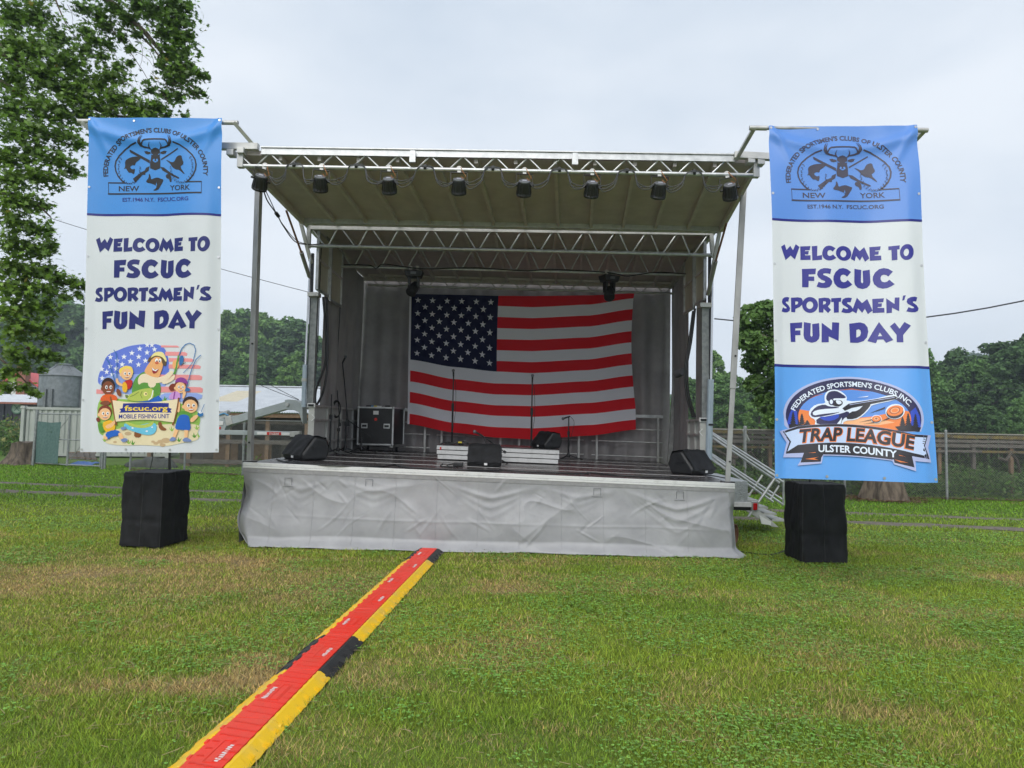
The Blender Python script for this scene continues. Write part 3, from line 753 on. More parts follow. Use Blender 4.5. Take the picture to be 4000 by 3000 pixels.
# ---- drawbar (gooseneck) on the left
B_ = 12.75
def pxprism(name, pts, b, depth, mat, parent=None):
    mb = MB(); mb.prism([st(x, y, b) for x, y in pts], EY * depth); return obj(name, mb, M[mat], parent or stage, bevel=.006)
arm = pxprism('drawbar_arm', [(690, 1690), (690, 1737), (905, 1658), (1112, 1600), (1112, 1569), (905, 1628)], B_, .20, 'tongue')
pxprism('knuckle_plate', [(1112, 1563), (1125, 1560), (1155, 1562), (1182, 1578), (1182, 1655), (1166, 1610), (1145, 1600), (1110, 1600)], B_ - .03, .26, 'tongue', arm)
mb = MB(); q = st(1123, 1580, B_ - .03); mb.tube([q, q - EY * .03], .035, 14); obj('pivot_pin', mb, M['alu'], arm, smooth=True)
pxprism('sleeve', [(877, 1628), (901, 1622), (909, 1656), (884, 1664)], B_ - .012, .23, 'alu_dull', arm)
pxprism('neck_box', [(740, 1640), (876, 1634), (884, 1664), (870, 1695), (740, 1710)], B_ - .006, .22, 'tongue', arm)
pxprism('rating_plate', [(850, 1646), (872, 1645), (872, 1661), (850, 1662)], B_ - .02, .01, 'white_label', arm)
pxprism('red_reflector', [(845, 1667), (862, 1667), (862, 1677), (845, 1678)], B_ - .02, .01, 'red_mark', arm)
low = pxprism('lower_bar', [(760, 1676), (1010, 1683), (1170, 1687), (1170, 1703), (1010, 1700), (760, 1696)], B_ - .02, .10, 'tongue')
pxprism('bar_bracket', [(1132, 1686), (1170, 1684), (1170, 1707), (1132, 1706)], B_ - .04, .14, 'alu_dull', low)
pxprism('reflector', [(1004, 1687), (1131, 1690), (1131, 1701), (1004, 1698)], B_ - .026, .008, 'white_label', low)
pxprism('reflector', [(1042, 1687), (1098, 1688.5), (1098, 1700), (1042, 1699)], B_ - .034, .008, 'red_mark', low)
jk = pxprism('winch', [(852, 1612), (888, 1602), (890, 1610), (882, 1630), (852, 1640)], B_ + .05, .12, 'alu_dull', arm)
mb = MB(); mb.tube([st(852, 1622, B_ + .03), st(875, 1614, B_ + .03), st(892, 1622, B_ + .03)], .014, 6); obj('blue_strap', mb, M['blue_tape'], jk)

# ---- right end: tread-plate box, tail lamp, pipe
zt_ = dz(AR) - .01
M['tread'] = material('diamond_tread_plate', (0.45, 0.46, 0.47), 0.35, 0.9, (0.6, 0.61, 0.62), 60, bump=1.0, bscale=45)
p0, p1 = st(2838, 1900, 11.2), st(2920, 1968, 11.2)
a0, a1 = sa(p0), sa(st(2921, 1900, 11.2))
mb = MB(); zb = st(2921, 1962, 11.2).z; mb.hexa([SW(a0 - .25, 11.2, zb), SW(a1, 11.2, zb), SW(a1, 13.0, zb), SW(a0 - .25, 13.0, zb)], [SW(a0 - .25, 11.2, zt_ - .02), SW(a1, 11.2, zt_ - .02), SW(a1, 13.0, zt_ - .02), SW(a0 - .25, 13.0, zt_ - .02)])
tb = obj('tool_box', mb, M['tread'], stage, bevel=.006)
mb = MB(); mb.beam(SW(a0 - .2, 11.18, zb - .035), SW(a1 + .10, 11.18, zb - .035), .05, .07); bp_ = obj('bumper', mb, M['white_paint'], stage)
mb = MB(); mb.beam(SW(a0 - .2, 11.22, zb - .10), SW(a1 + .10, 11.22, zb - .10), .05, .06); obj('bumper_shade_strip', mb, M['black_satin'], bp_)  # black strip standing in for the shade under the bumper
mb = MB(); mb.box(SW(a1 + .10, 11.18, zb - .06), (.11, .06, .16)); obj('lamp_holder', mb, M['alu'], bp_, bevel=.005)
mb = MB(); mb.box(SW(a1 + .10, 11.143, zb - .06), (.065, .02, .11)); obj('tail_lamp', mb, material('red_lamp_lens', (.45, .01, .012), .2), bp_, bevel=.008)
q = st(2872, 2086, 10.75); mb = MB(); ax = (EX * .75 - EY * .55).normalized()
n = 20; vs = []; fs = []
sx_, sz_ = ax.cross(zap).normalized(), zap
for k, (d_, r_) in enumerate(((-.5, .155), (0, .155), (0, .143), (-.45, .143))):
    for j in range(n):
        t_ = 2 * math.pi * j / n; vs.append(q + ax * d_ + (sx_ * math.cos(t_) + sz_ * math.sin(t_)) * r_)
for k in range(3):
    for j in range(n): fs.append((k * n + j, k * n + (j + 1) % n, (k + 1) * n + (j + 1) % n, (k + 1) * n + j))
fs.append(tuple(3 * n + j for j in range(n)))
mb.add(vs, fs); o = obj('pipe_end', mb, M['rust'], stage, smooth=True)

# ---- stairs on the right
stair = thing('stage_stairs', 'aluminium steps with twin tube handrails at the right end of the stage', 'stairs', SW(4.2, 13, 0))
for k, b in enumerate((12.55, 13.55)):
    sh = 0 if k == 0 else -26
    dx = 0 if k == 0 else -8
    up = [(2770 + dx, 1691 + sh * .35), (3052 + dx, 1874 + sh * .9)]
    for (x0, y0), (x1, y1) in (((2768, 1688), (3060, 1884)), ((2768, 1700), (3045, 1886)), ((2768, 1772), (3060, 1972)), ((2768, 1786), (3020, 1960))):
        if k == 1: x0, y0, x1, y1 = x0, y0 - 6, x1 - 6, y1 - 22
        mb = MB(); mb.tube([st(x0, y0, b), st(x1, y1, b)], .021, 8); obj('handrail', mb, M['alu'], stair, smooth=True)
for (x0, y0), (x1, y1), b, r_ in (((3027, 1868), (2922, 2020), 12.52, .026), ((2978, 1856), (2925, 1935), 13.5, .022), ((3043, 1897), (3010, 1950), 12.55, .02), ((3060, 1874), (3060, 1972), 12.55, .02)):
    mb = MB(); mb.tube([st(x0, y0, b), st(x1, y1, b)], r_, 8); obj('rail_strut', mb, M['alu'], stair, smooth=True)
for b in (12.60, 13.50):
    mb = MB(); mb.prism([st(x, y + (0 if b < 13 else -22), b) for x, y in ((2850, 1925), (2905, 1990), (2985, 2040), (3015, 2057), (3042, 2060), (3020, 2040), (2960, 1990), (2880, 1925))], EY * .05); obj('stringer', mb, M['alu_dull'], stair, bevel=.004)
for k in range(5):
    x, y = 2880 + k * 34, 1936 + k * 25; p = st(x, y, 12.62); mb = MB(); mb.hexa([p, p + EX * .24, p + EX * .24 + EY * .86, p + EY * .86], [v + zap * .035 for v in (p, p + EX * .24, p + EX * .24 + EY * .86, p + EY * .86)]); obj('tread', mb, M['alu_dull'], stair)
mb = MB(); mb.prism([st(x, y, 12.58) for x, y in ((2965, 2012), (3012, 2038), (3012, 2052), (2975, 2046))], EY * .06); obj('foot_shoe', mb, M['white_paint'], stair)
# ================================================================== flat print helpers
def subdivide_tris(P, T, L):
    """P list of 2D points, T triangles: split edges longer than L (conforming)"""
    P = [tuple(p) for p in P]; T = list(T)
    for _ in range(8):
        mids = {}; out = []; done = True
        def mid(i, j):
            k = (min(i, j), max(i, j))
            a, b = P[i], P[j]
            if math.hypot(a[0] - b[0], a[1] - b[1]) <= L: return None
            if k not in mids: P.append(((a[0] + b[0]) / 2, (a[1] + b[1]) / 2)); mids[k] = len(P) - 1
            return mids[k]
        for (i, j, k) in T:
            a, b, c = mid(i, j), mid(j, k), mid(k, i)
            n = sum(x is not None for x in (a, b, c))
            if n == 0: out.append((i, j, k)); continue
            done = False
            if n == 3: out += [(i, a, c), (a, j, b), (c, b, k), (a, b, c)]
            else:
                poly = [i]; 
                if a is not None: poly.append(a)
                poly.append(j)
                if b is not None: poly.append(b)
                poly.append(k)
                if c is not None: poly.append(c)
                # fan from a midpoint so that triangles stay valid
                s0 = next(q for q in range(len(poly)) if poly[q] in (a, b, c) and poly[q] is not None)
                poly = poly[s0:] + poly[:s0]
                out += [(poly[0], poly[q], poly[q + 1]) for q in range(1, len(poly) - 1)]
        T = out
        if done: break
    return P, T
def fill(loops):
    pts = [p for l in loops for p in l]
    tr = tessellate_polygon([[Vector((p[0], p[1], 0)) for p in l] for l in loops])
    return pts, [tuple(t) for t in tr]
def ell(cx, cy, rx, ry, rot=0, n=20, a0=0, a1=360):
    c, s = math.cos(R(rot)), math.sin(R(rot)); o = []
    full = abs(a1 - a0) >= 360
    for i in range(n if full else n + 1):
        t = R(a0 + (a1 - a0) * i / n); x, y = rx * math.cos(t), ry * math.sin(t)
        o.append((cx + x * c - y * s, cy + x * s + y * c))
    return o
def stroke(pts, w):
    """polyline with widths -> outline polygon"""
    n = len(pts); ws = w if isinstance(w, (list, tuple)) else [w] * n
    L, Rr = [], []
    for i, (x, y) in enumerate(pts):
        x0, y0 = pts[max(i - 1, 0)]; x1, y1 = pts[min(i + 1, n - 1)]
        d = math.hypot(x1 - x0, y1 - y0) or 1; nx_, ny_ = -(y1 - y0) / d, (x1 - x0) / d
        L.append((x + nx_ * ws[i] / 2, y + ny_ * ws[i] / 2)); Rr.append((x - nx_ * ws[i] / 2, y - ny_ * ws[i] / 2))
    return L + Rr[::-1]
def smoothpoly(pts, it=2):
    for _ in range(it):
        q = []
        for i in range(len(pts)):
            a, b = pts[i], pts[(i + 1) % len(pts)]
            q += [(a[0] * .75 + b[0] * .25, a[1] * .75 + b[1] * .25), (a[0] * .25 + b[0] * .75, a[1] * .25 + b[1] * .75)]
        pts = q
    return pts
def star(cx, cy, r, rot=0):
    return [(cx + (r if i % 2 == 0 else r * .40) * math.sin(R(36 * i + rot)), cy - (r if i % 2 == 0 else r * .40) * math.cos(R(36 * i + rot))) for i in range(10)]
_TXT = {}
def text_geo(s, bold=0.0):
    """built-in font -> 2D points normalised so that cap height is 1 and x starts at 0"""
    k = (s, bold)
    if k in _TXT: return _TXT[k]
    cu = bpy.data.curves.new('t', 'FONT'); cu.body = s; cu.offset = bold; cu.resolution_u = 3; cu.fill_mode = 'FRONT'
    o = bpy.data.objects.new('t', cu); COL.objects.link(o)
    dg = bpy.context.evaluated_depsgraph_get(); me = bpy.data.meshes.new_from_object(o.evaluated_get(dg))
    P = [(v.co.x, v.co.y) for v in me.vertices]; T = []
    for p in me.polygons:
        v = list(p.vertices); T += [(v[0], v[i], v[i + 1]) for i in range(1, len(v) - 1)]
    bpy.data.objects.remove(o); bpy.data.curves.remove(cu); bpy.data.meshes.remove(me)
    x0 = min(p[0] for p in P); x1 = max(p[0] for p in P); cap = 0.729
    P = [((p[0] - x0) / cap, p[1] / cap) for p in P]
    _TXT[k] = (P, T, (x1 - x0) / cap); return _TXT[k]
def text_line(s, x0, x1, ybase, cap, bold=0.0, ybase1=None, italic=0.0, bow=0.0):
    """text from x0 to x1 on a baseline (pixel y grows downward)"""
    P, T, w = text_geo(s, bold); y1 = ybase if ybase1 is None else ybase1
    o = []
    for x, y in P:
        t = x / w; o.append((x0 + (x1 - x0) * t + italic * y * cap, ybase + (y1 - ybase) * t - y * cap - bow * 4 * t * (1 - t)))
    return o, T
def text_arc(s, cx, cy, rx, ry, a0, a1, cap, bold=0.0):
    """along an ellipse, angles clockwise from the left (0 = left, 90 = top, 180 = right)"""
    P, T, w = text_geo(s, bold)
    N = 400; th = [R(a0 + (a1 - a0) * i / N) for i in range(N + 1)]
    pt = [(cx - rx * math.cos(t), cy - ry * math.sin(t)) for t in th]; S = [0]
    for i in range(N): S.append(S[-1] + math.hypot(pt[i + 1][0] - pt[i][0], pt[i + 1][1] - pt[i][1]))
    o = []
    for x, y in P:
        s_ = min(max(x / w, 0), 1) * S[-1]; i = min(int(np.searchsorted(S, s_)), N); i = max(1, i)
        f = (s_ - S[i - 1]) / max(1e-9, S[i] - S[i - 1])
        bx, by = pt[i - 1][0] + (pt[i][0] - pt[i - 1][0]) * f, pt[i - 1][1] + (pt[i][1] - pt[i - 1][1]) * f
        dx, dy = pt[i][0] - pt[i - 1][0], pt[i][1] - pt[i - 1][1]; d = math.hypot(dx, dy)
        o.append((bx + dy / d * y * cap, by - dx / d * y * cap))
    return o, T

INK = {}
def ink(name, col, rough=0.35, trans=0.12):
    if name not in INK: INK[name] = material('ink_' + name, col, rough, trans=trans, spec=0.45)
    return INK[name]
def srgb(r, g, b):
    f = lambda c: (c / 255 / 12.92) if c / 255 <= .04045 else ((c / 255 + .055) / 1.055) ** 2.4
    return (f(r), f(g), f(b))

class Banner:
    def __init__(s, name, label, corners, seed, waves, tilt):
        s.c = np.array([[p[0], p[1]] for p in corners], float)           # TL TR BL BR in photo pixels
        s.W = np.array([at(*p) for p in corners])
        s.seed, s.waves = seed, waves
        c = s.W.mean(0)
        s.t = thing(name, label, 'banner', tuple(c))
    def uv(s, P):
        """photo pixels -> banner coordinates: u across, v down (perspective of the real sheet)"""
        P = np.asarray(P, float); Q = s.W; 
        d = np.stack([(P[:, 0] - CX) / FPX, -(P[:, 1] - CY) / FPX, -np.ones(len(P))], -1) @ CRN.T
        u = np.full(len(P), .5); v = np.full(len(P), .5); o = np.array([0, 0, CAM_H])
        for _ in range(12):
            X = s.bil(u, v); qx, qy = proj_np(X)
            e = 1e-4; X1 = s.bil(u + e, v); X2 = s.bil(u, v + e); ax, ay = proj_np(X1); bx, by = proj_np(X2)
            J11, J21, J12, J22 = (ax - qx) / e, (ay - qy) / e, (bx - qx) / e, (by - qy) / e
            rx, ry = P[:, 0] - qx, P[:, 1] - qy; D = J11 * J22 - J12 * J21
            u = u + (rx * J22 - ry * J12) / D; v = v + (ry * J11 - rx * J21) / D
        return u, v
    def bil(s, u, v):
        u, v = np.asarray(u)[..., None], np.asarray(v)[..., None]
        return s.W[0] * (1 - u) * (1 - v) + s.W[1] * u * (1 - v) + s.W[2] * (1 - u) * v + s.W[3] * u * v
    def S(s, u, v, off=0.0):
        X = s.bil(u, v); w = s.waves; u = np.asarray(u); v = np.asarray(v)
        n = w * (0.022 * np.sin(u * 5.2 + s.seed + v * 1.2) * smooth(0, .15, v) + 0.010 * np.sin(u * 13 + v * 2.0 + s.seed) * smooth(0.02, .3, v) + .03 * fbm(u * 1.8, v * 3.2, 0, s.seed, 3) + .0012 * fbm(u * 7 + v * 5, v * 13 - u * 4, 0, s.seed + 5, 1)
                 + .022 * np.exp(-(((v - .025 - .05 * (u * (1 - u)) * 4) / .018) ** 2)) + .018 * np.exp(-((u - v * 1.2 - .01) / .03) ** 2) * smooth(.18, .0, v) + .018 * np.exp(-((1 - u - v * 1.2 - .01) / .03) ** 2) * smooth(.18, .0, v)
                 + .03 * (1 - smooth(0, .08, u)) * smooth(.1, .9, v) - .035 * smooth(.90, 1, u) * smooth(.05, .5, v))
        X = X.copy(); X[..., 1] -= n + off
        X[..., 0] -= (s.waves * .02) * np.sin(v * 3.1) * 0
        return X
    def sheet(s, name, v0f, v1f, mat, nu=60, nv=40):
        nu, nv = 130, nv * 2
        u = np.linspace(0, 1, nu)[:, None] + 0 * np.linspace(0, 1, nv)[None]
        t = np.linspace(0, 1, nv)[None] + 0 * u
        v = v0f + (v1f - v0f) * t
        mb = MB(); mb.grid(s.S(u, v)); return obj(name, mb, mat, s.t, smooth='all')
    def prints(s, name, shapes, parent=None, lvl=3.0, step=.00022):
        """shapes: (material, points, triangles) in photo pixels; later shapes lie above earlier ones"""
        mats = []; VV = []; FF = []; MM = []; nb = 0
        for k, (mt_, P, T) in enumerate(shapes):
            u, v = s.uv(P); w_, h_ = 1.85, 4.65
            Q, T2 = subdivide_tris(list(zip(u * w_, v * h_)), T, .038)
            Q = np.array(Q); X = s.S(Q[:, 0] / w_, Q[:, 1] / h_, .001 * lvl + step * k)
            if mt_ not in mats: mats.append(mt_)
            VV.append(X); FF += [tuple(i + nb for i in t) for t in T2]; MM += [mats.index(mt_)] * len(T2); nb += len(X)
        me = bpy.data.meshes.new(name); me.from_pydata(np.concatenate(VV).tolist(), [], FF)
        for m_ in mats: me.materials.append(m_)
        me.polygons.foreach_set('material_index', MM)
        me.polygons.foreach_set('use_smooth', [True] * len(FF))
        bm = bmesh.new(); bm.from_mesh(me)
        flip = [f for f in bm.faces if f.normal.y > 0]
        bmesh.ops.reverse_faces(bm, faces=flip); bm.to_mesh(me); bm.free()
        o = bpy.data.objects.new(name, me); _link(o, parent or s.t); return o
def sh(mat, loops, tr=None):
    """polygon (with holes) -> shape"""
    if not isinstance(loops[0][0], (tuple, list)): loops = [loops]
    if tr: loops = [[tr(p) for p in l] for l in loops]
    P, T = fill(loops); return (mat, P, T)
def tx(mat, geo, tr=None):
    P, T = geo
    if tr: P = [tr(p) for p in P]
    return (mat, P, T)

BLUE = ink('sky_blue', srgb(66, 142, 218)); WHITE = ink('banner_white', srgb(226, 230, 233), .4, .25); NAVY = ink('navy', srgb(10, 24, 104), .45, .05); NAVYLINE = ink('navy_line', srgb(22, 24, 120))
INKB = ink('ink_black', srgb(14, 14, 18), .5, .03); BLUE2 = ink('light_blue', srgb(92, 160, 232)); NAVYR = ink('indigo', srgb(38, 38, 134), .4, .08); BLUER = ink('sky_blue_sheen', srgb(90, 140, 216))  # BLUER: sheen on the right banner put into a paler, more purple blue
LB = Banner('welcome_banner', 'tall banner hung left of the stage with cartoon fishing scene at its foot', [(349, 459, 9.5), (868, 462, 9.45), (317, 1766, 9.35), (846, 1768, 9.30)], 3, 1.45, 0)
RB = Banner('welcome_banner', 'tall banner hung right of the stage with trap league shooter badge at its foot', [(3003, 491, 8.85), (3577, 491, 8.65), (3024, 1868, 8.05), (3667, 1886, 7.75)], 8, 1.5, 0)
# left banner px -> right banner px through the common banner coordinates
def l2r(P):
    u, v = LB.uv(np.array(P)); X = RB.bil(u, v); x, y = proj_np(X); return list(zip(x, y))
c1 = lambda p: (300 + p[0] / 3.53, 430 + p[1] / 3.53)
c2 = lambda p: (300 + p[0] / 3.19, 1280 + p[1] / 3.19)
c3 = lambda p: (2980 + p[0] / 3.0722, 1380 + p[1] / 3.0722)
c4 = lambda p: (300 + p[0] / 3.687, 880 + p[1] / 3.687)
cr_ = lambda p: (3000 + p[0] / 3.403, 470 + p[1] / 3.403)       # crop of the right banner's emblem
vL = LB.uv([(600, 838)])[1][0]; vR = RB.uv([(3300, 862)])[1][0]; vR2 = RB.uv([(3340, 1432)])[1][0]
for B, v1 in ((LB, vL), (RB, vR)):
    B.sheet('blue_panel', 0, v1, BLUE if B is LB else BLUER, 60, 30)
    if B is LB: B.sheet('white_panel', v1, 1, WHITE, 60, 60)
    else:
        B.sheet('white_panel', v1, vR2, WHITE, 60, 40); B.sheet('badge_panel', vR2, 1, BLUE2, 60, 34)
    for vv in ([v1] if B is LB else [v1, vR2]):
        u = np.linspace(0, 1, 80)[:, None] + 0 * np.array([[0, 1.]]); q = vv + np.array([[-.0035, .0035]]) + 0 * u
        mb = MB(); mb.grid(B.S(u, q, .0025)); obj('navy_stripe', mb, NAVYLINE, B.t, smooth='all')
    # grommets
    M['grommet'] = M.get('grommet') or material('grommet_metal', (.62, .62, .62), .3, .9)
    for (u, v) in [(.012, k) for k in (.008, .215, .425, .64, .85, .992)] + [(.985, k) for k in (.008, .215, .425, .64, .85, .992)] + [(.33, .992), (.67, .992), (.34, .010)]:
        c = Vector(B.S(np.array([u]), np.array([v]), .004)[0]); mb = MB(); pr = []
        for k in range(12):
            t_ = 2 * math.pi * k / 12; pr.append(c + Vector((.016 * math.cos(t_), 0, .016 * math.sin(t_))))
        mb.prism(pr, (0, -.004, 0)); g_ = obj('grommet', mb, M['grommet'], B.t)

# ---- emblem at the top (traced shapes in crop pixels)
def emblem(tr, mat, bgm):
    """list of (name, shapes)"""
    out = []
    mir = lambda P: [(2166 - x, y) for x, y in P]
    out.append(('lettering', [tx(mat, text_arc("FEDERATED SPORTSMEN'S CLUBS OF ULSTER COUNTY", 1085, 838, 672, 530, -7, 187.5, 64, .030), tr)]))
    arc = [(826, 452), (740, 485), (650, 545), (570, 620), (525, 690), (510, 762), (520, 830), (550, 900), (595, 955), (628, 985)]
    A = [sh(mat, stroke(arc, [20, 20, 20, 20, 19, 18, 18, 18, 18, 18]), tr), sh(mat, stroke(mir(arc), 20), tr)]
    A += [sh(mat, [(415, 984), (640, 984), (590, 940), (672, 1002), (415, 1000)], tr), sh(mat, mir([(432, 986), (640, 986), (590, 940), (672, 1004), (432, 1002)]), tr)]
    A += [sh(mat, stroke([(419, 990), (419, 1145)], 6), tr), sh(mat, stroke([(1732, 990), (1732, 1148)], 6), tr), sh(mat, stroke([(412, 1145), (1736, 1147)], 20), tr)]
    out.append(('emblem_frame', A))
    lf = []
    for side in (0, 1):
        for i in range(17):
            t_ = R(52 + i * 12.3 * .68 * 1.62); cx, cy = 712 - 155 * math.sin(t_) * 1.0, 790 - 215 * math.cos(t_)
            for s_ in (-1, 1):
                q = ell(cx + s_ * 11 * math.cos(t_) , cy + s_ * 11 * math.sin(t_), 12, 5.5, -math.degrees(t_) * .9 + 90 + s_ * 30 + (0), 8)
                lf.append(sh(mat, q if side == 0 else mir(q), tr))
    out.append(('laurel', lf))
    d = []
    d.append(sh(mat, [(1018, 560), (1050, 530), (1085, 519), (1118, 530), (1148, 560), (1146, 600), (1143, 640), (1152, 690), (1150, 800), (1080, 828), (1008, 800), (1005, 720), (1015, 690), (1022, 640), (1024, 600)], tr))
    ear = [(922, 566), (960, 562), (1012, 578), (1016, 598), (975, 609), (945, 600)]; d += [sh(mat, ear, tr), sh(mat, mir(ear), tr)]
    for pts, w in (([(1032, 548), (1000, 525), (935, 512), (880, 490), (853, 450), (862, 395), (888, 348)], [10, 18, 22, 26, 24, 15, 3]), ([(885, 490), (874, 420), (905, 350)], [22, 18, 3]), ([(1012, 540), (995, 495), (1012, 448)], [18, 14, 3]),
                   ([(893, 490), (905, 455), (925, 428)], [20, 16, 16])):
        d += [sh(mat, stroke(pts, w), tr), sh(mat, stroke(mir(pts), w), tr)]
    d.append(sh(mat, stroke([(912, 438), (940, 416), (1010, 408), (1085, 406), (1160, 408), (1230, 416), (1256, 438)], 20), tr))
    for q in (ell(1060, 690, 14, 20, 15, 10), ell(1106, 690, 14, 20, -15, 10), ell(1083, 712, 20, 10, 0, 10), [(1022, 598), (1048, 612), (1046, 618), (1018, 610)], [(1144, 598), (1118, 612), (1120, 618), (1148, 610)]): d.append(sh(bgm, q, tr))
    out.append(('deer_head', d))
    g = [sh(mat, [(714, 542), (728, 540), (1004, 690), (1000, 735), (985, 722), (725, 575)], tr), sh(mat, [(1150, 782), (1200, 790), (1290, 862), (1410, 928), (1418, 942), (1402, 950), (1270, 885), (1180, 832)], tr),
         sh(mat, smoothpoly([(1225, 890), (1265, 878), (1300, 905), (1308, 960), (1302, 992), (1280, 990), (1272, 950), (1228, 935)], 1), tr),
         sh(mat, [(1398, 528), (1405, 543), (1215, 662), (1165, 692), (1162, 672), (1205, 645)], tr),
         sh(mat, [(1000, 768), (985, 832), (940, 862), (935, 888), (900, 885), (792, 996), (758, 938), (880, 850), (930, 828), (948, 792)], tr)]
    out += [('rifle_barrel', g[3:4]), ('rifle_stock', g[4:]), ('shotgun_barrel', g[:1]), ('shotgun_stock', g[1:3])]
    out.append(('trout', [sh(mat, smoothpoly([(642, 690), (700, 650), (780, 632), (850, 635), (882, 652), (840, 690), (800, 712), (788, 758), (758, 745), (718, 768), (725, 790), (755, 812), (793, 794), (775, 884), (735, 850), (705, 856), (680, 828), (660, 790), (624, 800), (650, 770)], 1), tr)]))
    out.append(('pheasant', [sh(mat, smoothpoly([(1225, 685), (1265, 698), (1310, 722), (1348, 712), (1370, 660), (1400, 630), (1450, 626), (1458, 680), (1478, 728), (1470, 755), (1425, 785), (1502, 890), (1480, 885), (1410, 822), (1370, 822), (1320, 790), (1285, 735), (1252, 708)], 1), tr)]))
    out.append(('rabbit', [sh(mat, smoothpoly([(943, 975), (985, 930), (988, 866), (1012, 900), (1016, 955), (1060, 935), (1110, 925), (1155, 945), (1193, 955), (1180, 990), (1150, 1040), (1120, 1088), (1075, 1106), (1038, 1100), (1085, 1072), (1094, 1040), (1040, 1015), (1000, 1000), (960, 996)], 1), tr), sh(bgm, [(1094, 990), (1098, 1040), (1080, 1030)], tr)]))
    out.append(('lettering', [tx(mat, text_line('NEW', 560, 846, 1108, 74, .014), tr)])); out.append(('lettering', [tx(mat, text_line('YORK', 1280, 1572, 1105, 74, .014), tr)]))
    ml_ = NAVYLINE if mat is INKB else mat
    out.append(('lettering', [tx(ml_, text_line('EST.1946 N.Y.', 614, 1058, 1252, 54, .016), tr)])); out.append(('lettering', [tx(ml_, text_line('FSCUC.ORG', 1106, 1550, 1252, 54, .016), tr)]))
    return out
GREYINK = ink('grey_ink', srgb(62, 60, 78)); 
for nm, shp in emblem(c1, INKB, BLUE): LB.prints(nm, shp)
l2r1 = lambda p: l2r([c1(p)])[0]
def batch_r(shapes): return [(m_, l2r(P), T) for m_, P, T in shapes]
for nm, shp in emblem(c1, GREYINK, BLUER): RB.prints(nm, batch_r(shp))

# ---- welcome lettering (traced chunky capitals)
G_W = [(258, 200), (308, 165), (332, 243), (383, 183), (418, 243), (458, 158), (508, 195), (440, 370), (384, 318), (313, 385)]
G_E = [(1412, 188), (1546, 182), (1534, 235), (1480, 238), (1476, 250), (1520, 250), (1512, 296), (1470, 298), (1467, 310), (1542, 312), (1541, 374), (1407, 378)]
G_E0 = [(518, 187), (652, 180), (640, 238), (580, 240), (578, 252), (628, 250), (617, 298), (576, 297), (574, 311), (646, 310), (644, 372), (513, 376)]
G_L = [(668, 183), (740, 177), (730, 318), (793, 305), (790, 370), (667, 381)]
G_C = smoothpoly([(972, 210), (930, 182), (890, 172), (845, 185), (812, 220), (797, 270), (795, 310), (812, 350), (845, 375), (885, 383), (930, 372), (977, 345), (977, 345), (935, 298), (935, 298), (905, 318), (880, 318), (864, 300), (862, 270), (873, 245), (895, 235), (915, 240), (932, 258), (932, 258), (972, 210)], 1)
G_M = [(1168, 348), (1232, 170), (1290, 243), (1350, 187), (1402, 345), (1347, 392), (1318, 318), (1284, 375), (1240, 310), (1217, 382)]
G_T = [(1631, 190), (1762, 180), (1755, 235), (1728, 237), (1722, 380), (1658, 385), (1662, 240), (1629, 242)]
G_F = [(527, 500), (708, 492), (697, 570), (612, 574), (610, 603), (680, 603), (679, 664), (608, 662), (602, 750), (521, 750)]
G_S = [(902, 500), (885, 568), (855, 560), (820, 558), (795, 565), (793, 578), (830, 595), (880, 625), (906, 665), (900, 705), (870, 745), (820, 760), (760, 757), (705, 742), (732, 675), (770, 690), (800, 690), (818, 678), (810, 664), (770, 645), (735, 615), (718, 575), (728, 535), (760, 503), (810, 487), (860, 489)]
G_C2 = [(1160, 535), (1110, 495), (1060, 482), (1005, 495), (955, 540), (927, 595), (922, 645), (935, 700), (975, 745), (1030, 764), (1085, 757), (1130, 735), (1168, 708), (1112, 645), (1085, 670), (1055, 678), (1028, 668), (1015, 640), (1015, 610), (1030, 582), (1055, 572), (1080, 578), (1105, 600)]
G_U = [(1207, 490), (1293, 505), (1282, 640), (1280, 670), (1295, 690), (1308, 672), (1310, 517), (1397, 502), (1397, 670), (1385, 715), (1350, 752), (1295, 767), (1235, 750), (1202, 710), (1195, 665)]
G_S2 = [(348, 893), (333, 950), (310, 948), (298, 955), (300, 968), (335, 1000), (355, 1040), (345, 1075), (315, 1095), (280, 1097), (236, 1085), (258, 1028), (285, 1043), (303, 1042), (307, 1030), (280, 1005), (255, 985), (245, 955), (255, 915), (285, 892), (320, 886)]
mv = lambda P, f: [f(*p) for p in P]
